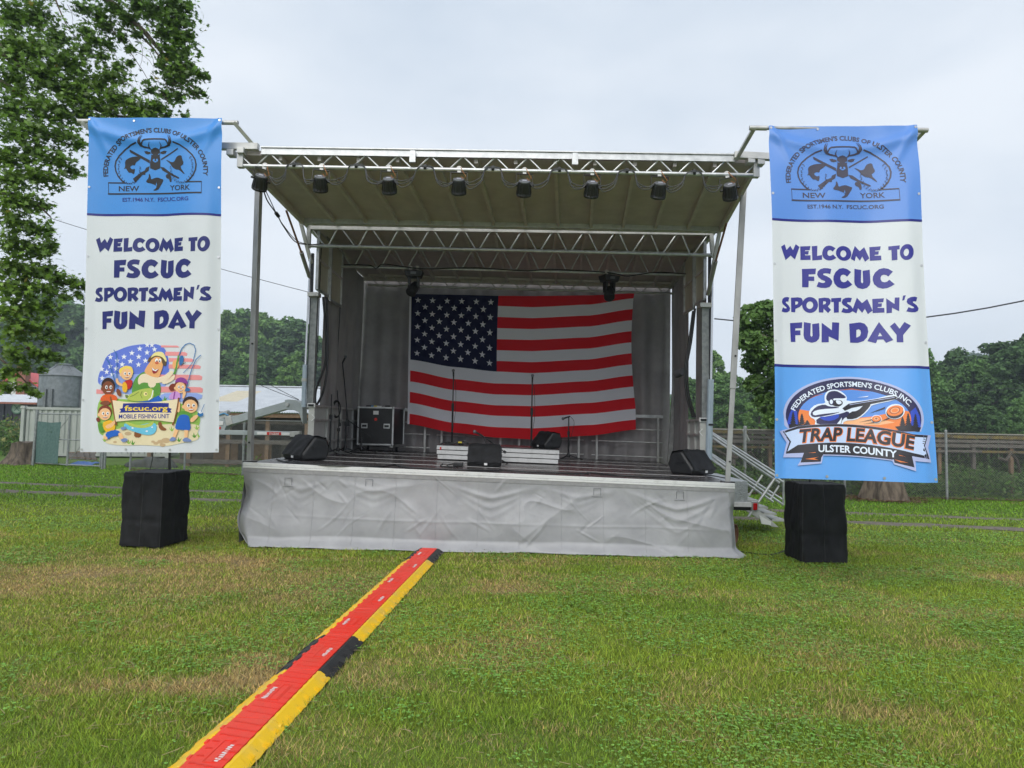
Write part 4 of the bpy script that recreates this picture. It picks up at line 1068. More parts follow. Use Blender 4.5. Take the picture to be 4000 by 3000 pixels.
def welcome(mat, tr):
    L1 = [sh(mat, q, tr) for q in (G_W, G_E0, G_L, G_C, G_M, G_E, G_T)] + [sh(mat, [ell(1078, 278, 103, 103, -20, 26), ell(1073, 284, 40, 50, 15, 16)], tr), sh(mat, [ell(1842, 275, 84, 112, 15, 26), ell(1832, 280, 31, 53, 15, 16)], tr)]
    L2 = [sh(mat, q, tr) for q in (G_F, G_S, G_C2, G_U, mv(G_C2, lambda x, y: (x + 503, y + 3)))]
    L3 = [sh(mat, q, tr) for q in (G_S2, mv(G_S2, lambda x, y: (1008 + (x - 236) * 1.32, y - 2)), mv(G_S2, lambda x, y: (1778 + (x - 236) * 1.38, y - 3)), mv(G_M, lambda x, y: (1150 + (x - 1168) * 1.07, y + 716)), mv(G_E, lambda x, y: (x - 8, y + 716)), mv(G_T, lambda x, y: (884 + (x - 1629) * 1.0, y + 708)),
          [(1563, 900), (1650, 980), (1660, 893), (1712, 893), (1697, 1078), (1620, 1030), (1615, 1095), (1555, 1102)], [(1755, 870), (1787, 865), (1765, 930), (1740, 937)])]
    L3 += [sh(mat, [[(370, 895), (460, 887), (505, 895), (525, 930), (515, 985), (480, 1020), (425, 1045), (420, 1092), (368, 1088)], [(425, 945), (450, 942), (465, 955), (455, 980), (425, 990)]], tr),
           sh(mat, [ell(615, 990, 101, 108, 12, 26), ell(612, 993, 43, 52, 15, 16)], tr),
           sh(mat, [[(725, 900), (800, 890), (855, 895), (880, 925), (872, 970), (840, 1010), (878, 1055), (838, 1098), (785, 1040), (778, 1092), (722, 1090)], [(782, 940), (810, 940), (820, 955), (810, 975), (780, 985)]], tr)]
    L4 = [sh(mat, q, tr) for q in ([(347, 1238), (508, 1224), (500, 1303), (416, 1308), (412, 1336), (480, 1334), (478, 1398), (412, 1400), (408, 1490), (348, 1492)], mv(G_U, lambda x, y: (x - 679, y + 732)), [(752, 1230), (875, 1330), (885, 1222), (975, 1226), (955, 1472), (832, 1412), (828, 1490), (738, 1493)],
          [(1583, 1278), (1638, 1228), (1688, 1312), (1748, 1222), (1820, 1272), (1722, 1395), (1717, 1493), (1643, 1490), (1648, 1392)])]
    L4 += [sh(mat, [[(1103, 1238), (1240, 1218), (1295, 1235), (1330, 1285), (1335, 1345), (1315, 1420), (1270, 1470), (1200, 1494), (1102, 1492)], [(1190, 1322), (1220, 1310), (1240, 1325), (1246, 1360), (1232, 1400), (1200, 1418), (1183, 1422)]], tr),
           sh(mat, [[(1315, 1470), (1466, 1216), (1607, 1460), (1525, 1497), (1498, 1450), (1432, 1452), (1412, 1500)], [(1468, 1355), (1490, 1405), (1442, 1407)]], tr)]
    return L1, L2, L3, L4
for L in welcome(NAVY, c4): LB.prints('lettering', L, step=0)
for L in welcome(NAVYR, c4): RB.prints('lettering', batch_r(L), step=0)
# ---- cartoon fishing scene printed at the foot of the left banner
I = lambda n, r, g, b: ink(n, srgb(r, g, b))
SKY = I('wash_blue', 98, 122, 214); SKY2 = I('wash_blue_pale', 150, 172, 232); STRIPE = I('wash_red', 236, 150, 150); PALE = I('wash_pink', 240, 222, 226); STARW = I('star_white', 238, 240, 244)
SAND = I('sand', 232, 218, 178); GR1 = I('print_green', 150, 190, 84); GR2 = I('vest_green', 92, 152, 56); SKIN = I('skin_light', 240, 176, 112); SKIN2 = I('skin_peach', 246, 194, 140); SKIN3 = I('skin_brown', 132, 72, 40); HAIR = I('hair_dark', 52, 30, 24); HAIR2 = I('hair_auburn', 128, 52, 30); BLOND = I('hair_blond', 246, 214, 96)
HAT = I('hat_cream', 240, 226, 150); HATD = I('hat_shade', 96, 74, 44); SLEEVE = I('sleeve_cream', 240, 222, 190); RED_ = I('shirt_red', 196, 40, 32); ORANGE = I('shirt_orange', 226, 96, 30); YEL = I('shirt_yellow', 244, 186, 40); PURP = I('cap_purple', 140, 60, 150); LILAC = I('shirt_lilac', 206, 150, 214); DEN = I('denim_blue', 32, 100, 196); BROWN = I('boot_brown', 138, 82, 38); ROD = I('rod_blue', 44, 110, 170); FISH = I('fish_green', 186, 200, 90); FISHD = I('fish_dark', 112, 132, 56); WATER = I('water_blue', 110, 196, 226); CANV = I('sign_cream', 240, 222, 184); RIB = I('sign_navy', 30, 44, 140); GOLD = I('sign_gold', 250, 214, 70); WHT = I('print_white', 245, 245, 245); BLK = I('print_black', 20, 18, 20); MOUTH = I('mouth_red', 150, 30, 36); SHOE = I('shoe_blue', 120, 140, 190); STONE = I('stone_tan', 200, 172, 132); NOSE = I('nose_red', 206, 96, 60)
def S2(m_, P): return sh(m_, P, c2)
bgs = [S2(SKY, smoothpoly([(245, 690), (250, 600), (300, 480), (360, 340), (480, 290), (640, 225), (820, 200), (960, 198), (1060, 225), (1120, 280), (1165, 420), (1170, 560), (1100, 800), (600, 850), (300, 720)], 2)),
       S2(SKY2, smoothpoly([(250, 690), (420, 560), (640, 590), (900, 560), (1150, 600), (1100, 800), (600, 850), (300, 720)], 2))]
for y0, y1, x0, x1 in ((220, 250, 1050, 1300), (300, 355, 1110, 1400), (380, 430, 1160, 1480), (460, 515, 1160, 1560), (585, 655, 1040, 1575), (735, 810, 1040, 1580), (765, 825, 230, 330)):
    bgs.append(S2(STRIPE if y1 - y0 < 71 else STRIPE, [(x0, y0), (x1 - 30, y0 + 8), (x1, y0 + 26), (x1 - 8, y1), (x0, y1 - 4)]))
for x, y in ((775, 260), (965, 270), (680, 315), (868, 308), (585, 362), (765, 362), (410, 365), (665, 418), (500, 410), (850, 410), (565, 458), (765, 460), (410, 480), (300, 515), (365, 550), (305, 628), (490, 510), (440, 580), (930, 215), (870, 212)): bgs.append(S2(STARW, star(x, y, 38)))
bgs += [S2(SKY2, smoothpoly([(1050, 820), (1300, 810), (1580, 820), (1560, 900), (1300, 930), (1060, 920)], 1)), S2(GR1, smoothpoly([(250, 880), (420, 870), (620, 900), (1100, 880), (1500, 1000), (1560, 1150), (1500, 1280), (1560, 1400), (1200, 1300), (700, 1250), (300, 1380), (250, 1200)], 2)),
        S2(SAND, smoothpoly([(320, 1300), (560, 1250), (1000, 1210), (1400, 1190), (1560, 1220), (1500, 1320), (1540, 1400), (1300, 1440), (1160, 1478), (800, 1460), (560, 1470), (330, 1440)], 2))]
for x, y, r_ in ((1000, 1440, 36), (1060, 1420, 44), (1130, 1405, 60), (1090, 1460, 40), (960, 1420, 26), (640, 1320, 44), (480, 1425, 24)): bgs.append(S2(STONE, ell(x, y, r_, r_ * .55, 0, 12)))
for x, y in ((300, 1300), (340, 1390), (640, 1420), (690, 1430), (1200, 1260), (1290, 1390), (1500, 1240), (1470, 1340), (1110, 880), (1500, 1150)): bgs.append(S2(GR2 if x % 20 else GR1, [(x, y + 30), (x - 30, y - 10), (x - 8, y + 10), (x + 2, y - 34), (x + 14, y + 8), (x + 40, y - 14), (x + 18, y + 30)]))
LB.prints('printed_background', bgs, step=.00012)
def rod(P, w=9): return S2(ROD, stroke(P, w))
def face(cx, cy, rx, ry, skin, hair, rot=0, cap=None):
    o = [S2(hair, ell(cx, cy - ry * .25, rx * 1.12, ry * 1.0, rot, 18)), S2(skin, ell(cx, cy + ry * .12, rx * .98, ry * .92, rot, 18)), S2(skin, ell(cx - rx * .98, cy + ry * .2, rx * .22, ry * .26, 0, 8))]
    for s_ in (-1, 1): o += [S2(WHT, ell(cx + s_ * rx * .36 + rx * .1, cy, rx * .22, ry * .25, 0, 10)), S2(BLK, ell(cx + s_ * rx * .36 + rx * .14, cy + 2, rx * .11, ry * .15, 0, 8))]
    o += [S2(NOSE, ell(cx + rx * .14, cy + ry * .28, rx * .12, ry * .1, 0, 8)), S2(MOUTH, ell(cx + rx * .1, cy + ry * .52, rx * .40, ry * .22, 0, 12, 0, 180)), S2(WHT, [(cx - rx * .28, cy + ry * .52), (cx + rx * .48, cy + ry * .52), (cx + rx * .36, cy + ry * .61), (cx - rx * .18, cy + ry * .61)])]
    return o
# the angler
man = [S2(ROD, stroke([(1300, 350), (1330, 270), (1380, 215), (1430, 198), (1480, 220), (1502, 280), (1490, 350), (1470, 430)], [14, 12, 11, 10, 10, 9, 8, 7])), S2(ROD, stroke([(1470, 430), (1420, 500), (1355, 568)], 6)), S2(DEN, smoothpoly([(720, 880), (1000, 820), (1090, 900), (1060, 930), (730, 930)], 1)),
       S2(GR2, smoothpoly([(690, 760), (720, 640), (800, 560), (870, 545), (920, 640), (900, 760), (1000, 680), (1050, 690), (1060, 780), (1040, 860), (800, 900), (690, 850)], 1)), S2(SLEEVE, smoothpoly([(880, 640), (1000, 640), (990, 740), (900, 750)], 1)),
       S2(SLEEVE, smoothpoly([(760, 640), (800, 580), (870, 570), (940, 610), (1080, 620), (1200, 530), (1235, 570), (1150, 660), (1060, 690), (900, 690), (820, 680), (770, 720)], 1)), S2(SLEEVE, smoothpoly([(1060, 690), (1150, 660), (1230, 590), (1255, 600), (1230, 660), (1120, 710)], 1)),
       S2(SKIN, smoothpoly([(838, 545), (880, 470), (920, 420), (950, 370), (1010, 340), (1075, 350), (1090, 420), (1085, 500), (1050, 580), (1040, 625), (950, 615), (860, 575)], 2)),
       S2(HATD, smoothpoly([(880, 440), (890, 380), (960, 320), (1080, 330), (1140, 420), (1120, 490), (1080, 460), (1060, 370), (980, 360), (930, 400)], 2)), S2(HAT, smoothpoly([(915, 385), (950, 320), (1020, 295), (1090, 310), (1110, 350), (1140, 400), (1130, 440), (1085, 370), (1000, 345), (950, 360)], 2)),
       S2(WHT, ell(1000, 408, 20, 26, 20, 12)), S2(WHT, ell(1045, 412, 18, 26, 20, 12)), S2(BLK, ell(1005, 418, 8, 11)), S2(BLK, ell(1042, 420, 8, 11)), S2(NOSE, ell(1005, 440, 26, 17, 10, 12)), S2(MOUTH, smoothpoly([(935, 490), (980, 525), (1040, 510), (1000, 570), (950, 575)], 1)), S2(WHT, [(940, 496), (980, 528), (1030, 514), (990, 545), (950, 530)]),
       S2(SKIN, smoothpoly([(1220, 420), (1270, 400), (1300, 430), (1300, 500), (1240, 530), (1215, 480)], 1)), S2(GR2, stroke([(1240, 585), (1268, 500), (1295, 350)], [26, 22, 20])), S2(ROD, smoothpoly([(1310, 360), (1350, 345), (1365, 400), (1340, 470), (1305, 480)], 1)), S2(BLK, stroke([(1340, 460), (1385, 440)], 8))]
man += [S2(BROWN, smoothpoly([(1020, 1180), (1070, 1170), (1085, 1230), (1145, 1260), (1130, 1285), (1050, 1275)], 1)), S2(BROWN, smoothpoly([(720, 1290), (790, 1270), (810, 1330), (790, 1370), (715, 1365)], 1))]
LB.prints('printed_angler', man[:-2], lvl=12); LB.prints('printed_boot', man[-2:-1], lvl=12); LB.prints('printed_boot', man[-1:], lvl=12)
fish = [S2(FISH, smoothpoly([(620, 890), (660, 830), (760, 780), (880, 752), (960, 760), (975, 850), (940, 900), (800, 920), (700, 915)], 2)), S2(FISHD, smoothpoly([(620, 890), (600, 830), (660, 850)], 1)), S2(HAT, ell(862, 826, 26, 26, 0, 14)), S2(BLK, ell(868, 826, 10, 10, 0, 10)), S2(WHT, stroke([(900, 905), (940, 870), (960, 780)], 12)), S2(FISHD, stroke([(820, 880), (800, 840), (820, 790)], 8)), S2(FISHD, stroke([(670, 860), (720, 840), (780, 800)], 7)),
        S2(WATER, smoothpoly([(590, 1180), (720, 1230), (980, 1170), (1020, 1240), (980, 1330), (860, 1340), (700, 1290), (600, 1250)], 2)), S2(FISH, smoothpoly([(600, 1160), (760, 1220), (900, 1200), (980, 1150), (960, 1220), (850, 1255), (700, 1240), (620, 1200)], 2)), S2(STARW, ell(700, 1250, 14, 10)), S2(STARW, ell(880, 1290, 16, 10)), S2(STARW, ell(950, 1240, 12, 9))]
LB.prints('printed_fish', fish[:7], lvl=16.5); LB.prints('printed_splash', fish[7:], lvl=16.5)
kids = [
 [rod([(460, 275), (490, 320), (503, 400), (507, 600), (515, 740)]), S2(BLOND, smoothpoly([(530, 560), (540, 510), (600, 480), (690, 480), (705, 540), (680, 560), (560, 580)], 1))] + face(628, 572, 72, 78, SKIN2, BLOND) + [S2(RED_, smoothpoly([(570, 690), (640, 650), (700, 650), (700, 720), (650, 780), (580, 740)], 1)), S2(YEL, smoothpoly([(580, 670), (630, 690), (640, 770), (620, 815), (570, 790)], 1)), S2(SKIN2, smoothpoly([(490, 640), (520, 625), (530, 680), (580, 700), (575, 740), (500, 700)], 1))],
 [rod([(355, 378), (400, 430), (440, 540), (490, 690), (525, 840)], 11)] + face(392, 742, 80, 96, SKIN3, HAIR) + [S2(ORANGE, smoothpoly([(290, 880), (340, 830), (450, 830), (500, 850), (520, 900), (430, 940), (300, 920)], 1)), S2(SKIN3, smoothpoly([(285, 930), (380, 900), (430, 940), (390, 970), (300, 960)], 1)), S2(SKIN3, smoothpoly([(490, 770), (540, 760), (570, 850), (520, 860)], 1))],
 [rod([(1565, 345), (1510, 400), (1460, 520), (1415, 680), (1380, 830)], 10), S2(HAIR2, smoothpoly([(1165, 750), (1200, 700), (1260, 700), (1240, 780), (1190, 790)], 1))] + face(1320, 742, 68, 74, SKIN2, HAIR2) + [S2(PURP, smoothpoly([(1250, 690), (1270, 640), (1340, 618), (1400, 650), (1420, 715), (1370, 690), (1300, 680)], 1)), S2(LILAC, smoothpoly([(1170, 860), (1220, 800), (1310, 800), (1330, 895), (1180, 895)], 1)), S2(PURP, stroke([(1250, 800), (1235, 895)], 16)), S2(SKIN2, smoothpoly([(1350, 800), (1395, 795), (1380, 860), (1345, 905)], 1)), S2(ROD, ell(1410, 775, 30, 22, 0, 12))],
 face(355, 1068, 78, 82, SKIN2, HAIR2) + [S2(HAIR2, smoothpoly([(240, 1130), (280, 1110), (300, 1160), (260, 1180)], 1)), S2(GR2, smoothpoly([(270, 1190), (320, 1180), (360, 1280), (310, 1310), (275, 1270)], 1)), S2(YEL, smoothpoly([(320, 1190), (400, 1150), (460, 1160), (500, 1250), (440, 1310), (360, 1300)], 1)), S2(SKIN2, smoothpoly([(360, 1220), (460, 1180), (490, 1110), (500, 1180), (440, 1250), (380, 1260)], 1)), S2(DEN, smoothpoly([(360, 1310), (470, 1270), (555, 1290), (540, 1340), (440, 1360), (390, 1400)], 1)), S2(SKIN2, smoothpoly([(520, 1320), (560, 1300), (600, 1380), (560, 1400)], 1)), S2(SHOE, smoothpoly([(550, 1395), (610, 1370), (655, 1395), (590, 1435)], 1)), S2(SKIN2, smoothpoly([(345, 1340), (400, 1370), (380, 1400), (345, 1385)], 1)), S2(SHOE, smoothpoly([(550, 1240), (620, 1230), (630, 1260), (570, 1280)], 1))],
 face(1440, 970, 84, 90, SKIN2, HAIR) + [S2(GR2, smoothpoly([(1290, 1060), (1350, 1030), (1450, 1060), (1460, 1130), (1400, 1160), (1300, 1110)], 1)), S2(DEN, smoothpoly([(1290, 1120), (1330, 1080), (1420, 1090), (1430, 1160), (1445, 1280), (1360, 1275), (1330, 1270), (1250, 1265), (1270, 1180)], 1)), S2(SKIN2, stroke([(1275, 1270), (1240, 1370)], [46, 34])), S2(SKIN2, stroke([(1390, 1275), (1385, 1375)], [46, 34])), S2(SHOE, smoothpoly([(1180, 1400), (1220, 1355), (1265, 1370), (1260, 1405), (1200, 1415)], 1)), S2(SHOE, smoothpoly([(1340, 1400), (1380, 1360), (1440, 1390), (1455, 1420), (1360, 1420)], 1)), S2(SKIN2, smoothpoly([(1425, 1150), (1500, 1080), (1540, 1100), (1460, 1190)], 1)), S2(ROD, ell(1555, 1080, 34, 30, 0, 12)), S2(WHT, ell(1555, 1055, 20, 16, 0, 10)), S2(ROD, stroke([(1560, 1060), (1600, 955)], 6)), S2(SKIN2, smoothpoly([(1275, 930), (1315, 920), (1320, 980), (1310, 1060), (1280, 1050)], 1))]]
for k, q in enumerate(kids): LB.prints('printed_child', q, lvl=19 + .3 * k, step=.00015)
sgn = [S2(BROWN, stroke([(425, 860), (460, 1000), (505, 1215)], 20)), S2(BROWN, stroke([(1300, 875), (1285, 1000), (1225, 1215)], 20)), S2(CANV, smoothpoly([(450, 900), (460, 905), (700, 935), (1000, 930), (1285, 890), (1290, 900), (1265, 1050), (1235, 1175), (1225, 1180), (1000, 1150), (760, 1145), (505, 1172), (495, 1165), (470, 1000)], 1)),
       S2(RIB, [(585, 945), (880, 935), (1175, 942), (1172, 1000), (1215, 1012), (1195, 1035), (1215, 1060), (1160, 1060), (860, 1052), (540, 1060), (560, 1036), (540, 1012), (580, 1004)]),
       tx(GOLD, text_line('fscuc.org', 604, 1160, 1034, 66, .022), c2), tx(RIB, text_line('MOBILE FISHING UNIT', 535, 1184, 1132, 54, .016, ybase1=1128), c2)]
LB.prints('printed_sign', sgn, lvl=23)

# ---- trap league badge printed at the foot of the right banner
S3 = lambda m_, P: sh(m_, P, c3)
BNAVY = I('badge_navy', 30, 30, 78); BBLK = I('badge_black', 24, 22, 34); BSIL = I('badge_silver', 176, 184, 222); BLAV = I('badge_pale', 196, 214, 246); BWH = I('badge_white', 226, 236, 250); BOR = I('badge_orange', 240, 128, 48); BORP = I('badge_peach', 246, 184, 132); BSKY = I('badge_sky', 84, 142, 224); BBLU = I('badge_blue', 36, 72, 190); BORD = I('badge_rust', 178, 84, 40)
yb = lambda x: 910 + 60 * ((x - 1080) / 800) ** 2 + (x - 1080) * .055
bd = [S3(BSIL, [(255, 760), (262, 860), (320, 915)] + [(1075 + 830 * math.cos(R(t)), 760 + 480 * math.sin(R(t)) + (1075 + 830 * math.cos(R(t)) - 1075) * .03) for t in range(182, 372, 6)] + [(1860, 940), (1080, 960), (320, 905)]),
      S3(BNAVY, [(1075 + 795 * math.cos(R(t)), 765 + 462 * math.sin(R(t)) + 795 * math.cos(R(t)) * .03) for t in range(176, 374, 6)] + [(1840, 935), (1080, 960), (330, 910)])]
inner = [(1090 + 655 * math.cos(R(t)), 775 + 345 * math.sin(R(t)) + 655 * math.cos(R(t)) * .03) for t in range(170, 376, 6)]
bd += [S3(BBLU, [(300, 830), (330, 720), (370, 650), (420, 700), (430, 860), (330, 900)]), S3(BBLU, [(1740, 700), (1800, 650), (1850, 760), (1860, 880), (1790, 920), (1740, 850)]),
       S3(BOR, inner + [(1680, 925), (1090, 905), (460, 880)]), S3(BSKY, [p for p in inner if p[1] < 700] + [(1680, 690), (1500, 720), (1300, 760), (1000, 790), (760, 740), (560, 690)]), S3(BORP, [(980, 800), (1300, 770), (1560, 830), (1400, 860), (980, 862)]),
       S3(BORD, stroke([(905, 445), (1080, 428), (1300, 456)], [4, 14, 4])), S3(BORD, stroke([(575, 545), (640, 510), (735, 487)], [3, 10, 4]))]
for x, y, h_ in ((372, 860, 165), (478, 855, 135), (1645, 880, 120), (1710, 880, 165), (1795, 900, 175), (540, 860, 60)):
    P = [(x, y - h_)]; Lp, Rp = [], []
    for k in range(6):
        f = (k + 1) / 6; w = 8 + 38 * f
        Rp += [(x + w, y - h_ * (1 - f) + 4), (x + w * .5, y - h_ * (1 - f) - 2)]; Lp += [(x - w, y - h_ * (1 - f) + 4), (x - w * .5, y - h_ * (1 - f) - 2)]
    bd.append(S3(BBLK, P + Rp + Lp[::-1]))
bd.append(S3(BBLK, [(320, 850), (440, 852), (560, 860), (600, 880), (330, 912)])); bd.append(S3(BBLK, [(1560, 880), (1700, 862), (1860, 890), (1840, 940), (1600, 925)]))
RB.prints('badge_oval', bd)
RB.prints('lettering', [tx(BWH, text_arc("FEDERATED SPORTSMEN'S CLUBS INC.", 1072, 785, 700, 388, 14, 158, 62, .022), c3)], lvl=9)
man3 = [S3(BWH, smoothpoly([(745, 560), (750, 490), (800, 440), (890, 432), (960, 460), (1025, 520), (1010, 580), (1300, 560), (1560, 490), (1600, 520), (1580, 560), (1310, 620), (1290, 660), (1220, 740), (1130, 800), (980, 810), (960, 868), (620, 870), (640, 800), (560, 760), (560, 680), (640, 610), (760, 600)], 1)),
        S3(BNAVY, smoothpoly([(765, 560), (770, 500), (810, 455), (890, 448), (950, 480), (1010, 520), (1000, 540), (900, 540), (860, 540), (800, 580)], 1)), S3(BBLK, smoothpoly([(790, 600), (860, 560), (950, 560), (975, 600), (930, 640), (880, 640)], 1)), S3(BWH, smoothpoly([(880, 560), (940, 565), (960, 600), (920, 615), (890, 600)], 1)),
        S3(BNAVY, ell(827, 582, 34, 42, 0, 14)), S3(BWH, ell(827, 582, 20, 28, 0, 12)), S3(BNAVY, smoothpoly([(640, 640), (740, 610), (800, 640), (900, 640), (960, 680), (900, 720), (700, 760), (600, 770), (570, 720)], 1)), S3(BWH, smoothpoly([(600, 700), (700, 670), (900, 660), (980, 640), (1010, 680), (900, 710), (700, 730), (610, 750)], 1)),
        S3(BNAVY, smoothpoly([(640, 780), (800, 750), (960, 720), (1030, 690), (1060, 740), (960, 790), (940, 860), (650, 862)], 1)), S3(BBLU, smoothpoly([(660, 760), (800, 760), (930, 720), (900, 790), (760, 820)], 1)), S3(BWH, smoothpoly([(880, 860), (930, 800), (955, 760), (940, 855)], 1)), S3(BBLK, smoothpoly([(1060, 700), (1150, 690), (1230, 610), (1300, 600), (1290, 640), (1200, 740), (1110, 790), (990, 790)], 1)),
        S3(BBLK, [(1010, 625), (1040, 605), (1560, 515), (1588, 525), (1580, 550), (1300, 610), (1080, 655), (990, 690), (960, 660)]), S3(BSIL, stroke([(1050, 618), (1560, 530)], 7))]
RB.prints('badge_shooter', man3, lvl=10)
cl = [S3(BWH, ell(1562, 700, 108, 90, -15, 22)), S3(BBLK, ell(1560, 708, 96, 76, -15, 22)), S3(BOR, ell(1562, 690, 92, 62, -15, 22)), S3(BORD, ell(1558, 686, 62, 42, -15, 18)), S3(BORP, ell(1558, 686, 48, 32, -15, 16)), S3(BOR, ell(1558, 686, 36, 24, -15, 16)),
      S3(BWH, ell(1356, 790, 58, 50, -10, 16)), S3(BBLK, ell(1356, 793, 52, 42, -10, 16)), S3(BOR, ell(1356, 784, 50, 36, -10, 16)), S3(BORP, ell(1354, 783, 26, 20, 0, 12)), S3(BORD, ell(1354, 783, 14, 12, 0, 10)),
      S3(BBLK, [(1280, 720), (1460, 640), (1450, 665)]), S3(BBLK, [(1150, 830), (1310, 790), (1310, 800)]), S3(BBLK, [(1200, 850), (1330, 825), (1340, 832)]), S3(BBLK, [(1400, 820), (1490, 770), (1500, 785)]), S3(BWH, [(1140, 530), (1280, 510), (1260, 525)])]
RB.prints('clay_target', cl[:6], lvl=14); RB.prints('clay_target', cl[6:11], lvl=14); RB.prints('speed_lines', cl[11:], lvl=14)
arcy = lambda x, y0, k: y0 + k * ((x - 1090) / 830) ** 2 + (x - 1090) * .07
def ribbon(x0, x1, yt, yb_, k, n=16):
    xs = [x0 + (x1 - x0) * i / n for i in range(n + 1)]
    return [(x, arcy(x, yt, k)) for x in xs], [(x, arcy(x, yb_, k)) for x in xs]
t_, b_ = ribbon(330, 1850, 855, 1085, 105)
rb = [S3(BSIL, [(190, 935)] + t_[1:-1] + [(2005, 985), (1950, 1130), (1995, 1310), (1780, 1290), (1790, 1410), (1540, 1330)] + ribbon(720, 1520, 855, 1240, 60)[1][::-1] + [(700, 1320), (420, 1350), (480, 1250), (245, 1250), (290, 1070)]),
      S3(BBLK, [(235, 940)] + [(x, y + 2) for x, y in t_[1:-1]] + [(1950, 985), (1900, 1110), (1970, 1270), (1740, 1230), (1770, 1365), (1545, 1310), (1535, 1268)] + ribbon(720, 1520, 855, 1228, 60)[1][::-1] + [(695, 1255), (690, 1300), (455, 1312), (495, 1195), (275, 1205), (325, 1062)]),
      S3(BLAV, [(268, 955)] + [(x, y + 32) for x, y in t_[1:-1]] + [(1925, 1010), (1885, 1105), (1930, 1235), (1850, 1215)] + [(x, y - 5) for x, y in b_[::-1][1:-1]] + [(300, 1180), (345, 1060)]),
      S3(BOR, [(510, 1268), (660, 1245), (610, 1262), (665, 1280), (590, 1275)]), S3(BOR, [(1540, 1270), (1700, 1310), (1610, 1300), (1640, 1318)]), S3(BOR, [(540, 1196), (632, 1186), (625, 1194)]), S3(BOR, [(1590, 1215), (1665, 1235), (1600, 1225)])]
RB.prints('badge_ribbon', rb, lvl=16)
P_, T_ = text_line('TRAP LEAGUE', 425, 1760, 0, 1, .07, italic=0)
def warp(P, off=0): return [(x + (-(y) * 20), arcy(x, 1062 - 10, 88) + y * 158 - (x - 1090) * .012 + off) for x, y in P]
P2_, T2_ = text_line('TRAP LEAGUE', 425, 1760, 0, 1, .035)
RB.prints('lettering', [(BOR, [c3(p) for p in warp(P_, 3)], T_)], lvl=18.5)
RB.prints('lettering', [(BBLK, [c3(p) for p in warp(P2_)], T2_)], lvl=19.5)
P_, T_ = text_line('ULSTER COUNTY', 660, 1570, 0, 1, .03)
RB.prints('lettering', [(BWH, [c3((x, arcy(x, 1195, 60) + y * 84)) for x, y in P_], T_)], lvl=19)

# ---- banner frames
def frame(label, bar, b, legs, out):
    (x0, y0), (x1, y1) = bar; (b0, b1) = b
    t = thing('banner_frame', label, 'frame', at(x0, y0, b0))
    p0, p1 = at(x0, y0, b0) + Vector((0, .045, 0)), at(x1, y1, b1) + Vector((0, .045, 0))
    mb = MB(); mb.tube([p0, p1], .024, 10); obj('top_bar', mb, M['steel_post'], t, smooth=True)
    for p, q in ((p0, p0.lerp(p1, .10)), (p1.lerp(p0, .10), p1)):
        mb = MB(); mb.tube([p, q], .032, 10); obj('collar', mb, M['alu_dull'], t, smooth=True)
    for (ax_, ay_, bb), (cx_, cy_, bc) in legs:
        mb = MB(); mb.beam(at(ax_, ay_, bb), at(cx_, cy_, bc), .052, .052, up=(0, 1, 0)); obj('strut', mb, M['alu_dull'], t, bevel=.004)
    (ax_, ay_, bb), (cx_, cy_, bc) = out
    mb = MB(); mb.beam(at(ax_, ay_, bb), at(cx_, cy_, bc), .08, .095); obj('outrigger_arm', mb, M['alu_dull'], t, bevel=.004)
    return t
frame('grey tube frame carrying the banner left of the stage roof', ((298, 468), (925, 474)), (9.5, 9.45), [((912, 476, 9.47), (1003, 582, 9.74)), ((318, 478, 9.53), (440, 578, 9.80))], ((420, 566, 9.78), (1010, 574, 9.68)))
frame('grey tube frame carrying the banner right of the stage roof', ((2932, 494), (3632, 503)), (8.85, 8.65), [((2946, 500, 8.88), (2876, 622, 9.50)), ((3612, 508, 8.70), (3500, 625, 9.34))], ((2868, 606, 9.47), (3540, 640, 9.30)))

# maker's name on the drawbar reflector
P_, T_ = text_line('STAGELINE', 1052, 1090, 1698.3, 9, .02, ybase1=1699.0)
mb = MB(); mb.add([st(x, y, B_ - .0375) for x, y in P_], T_); obj('lettering', mb, M['white_label'], low)
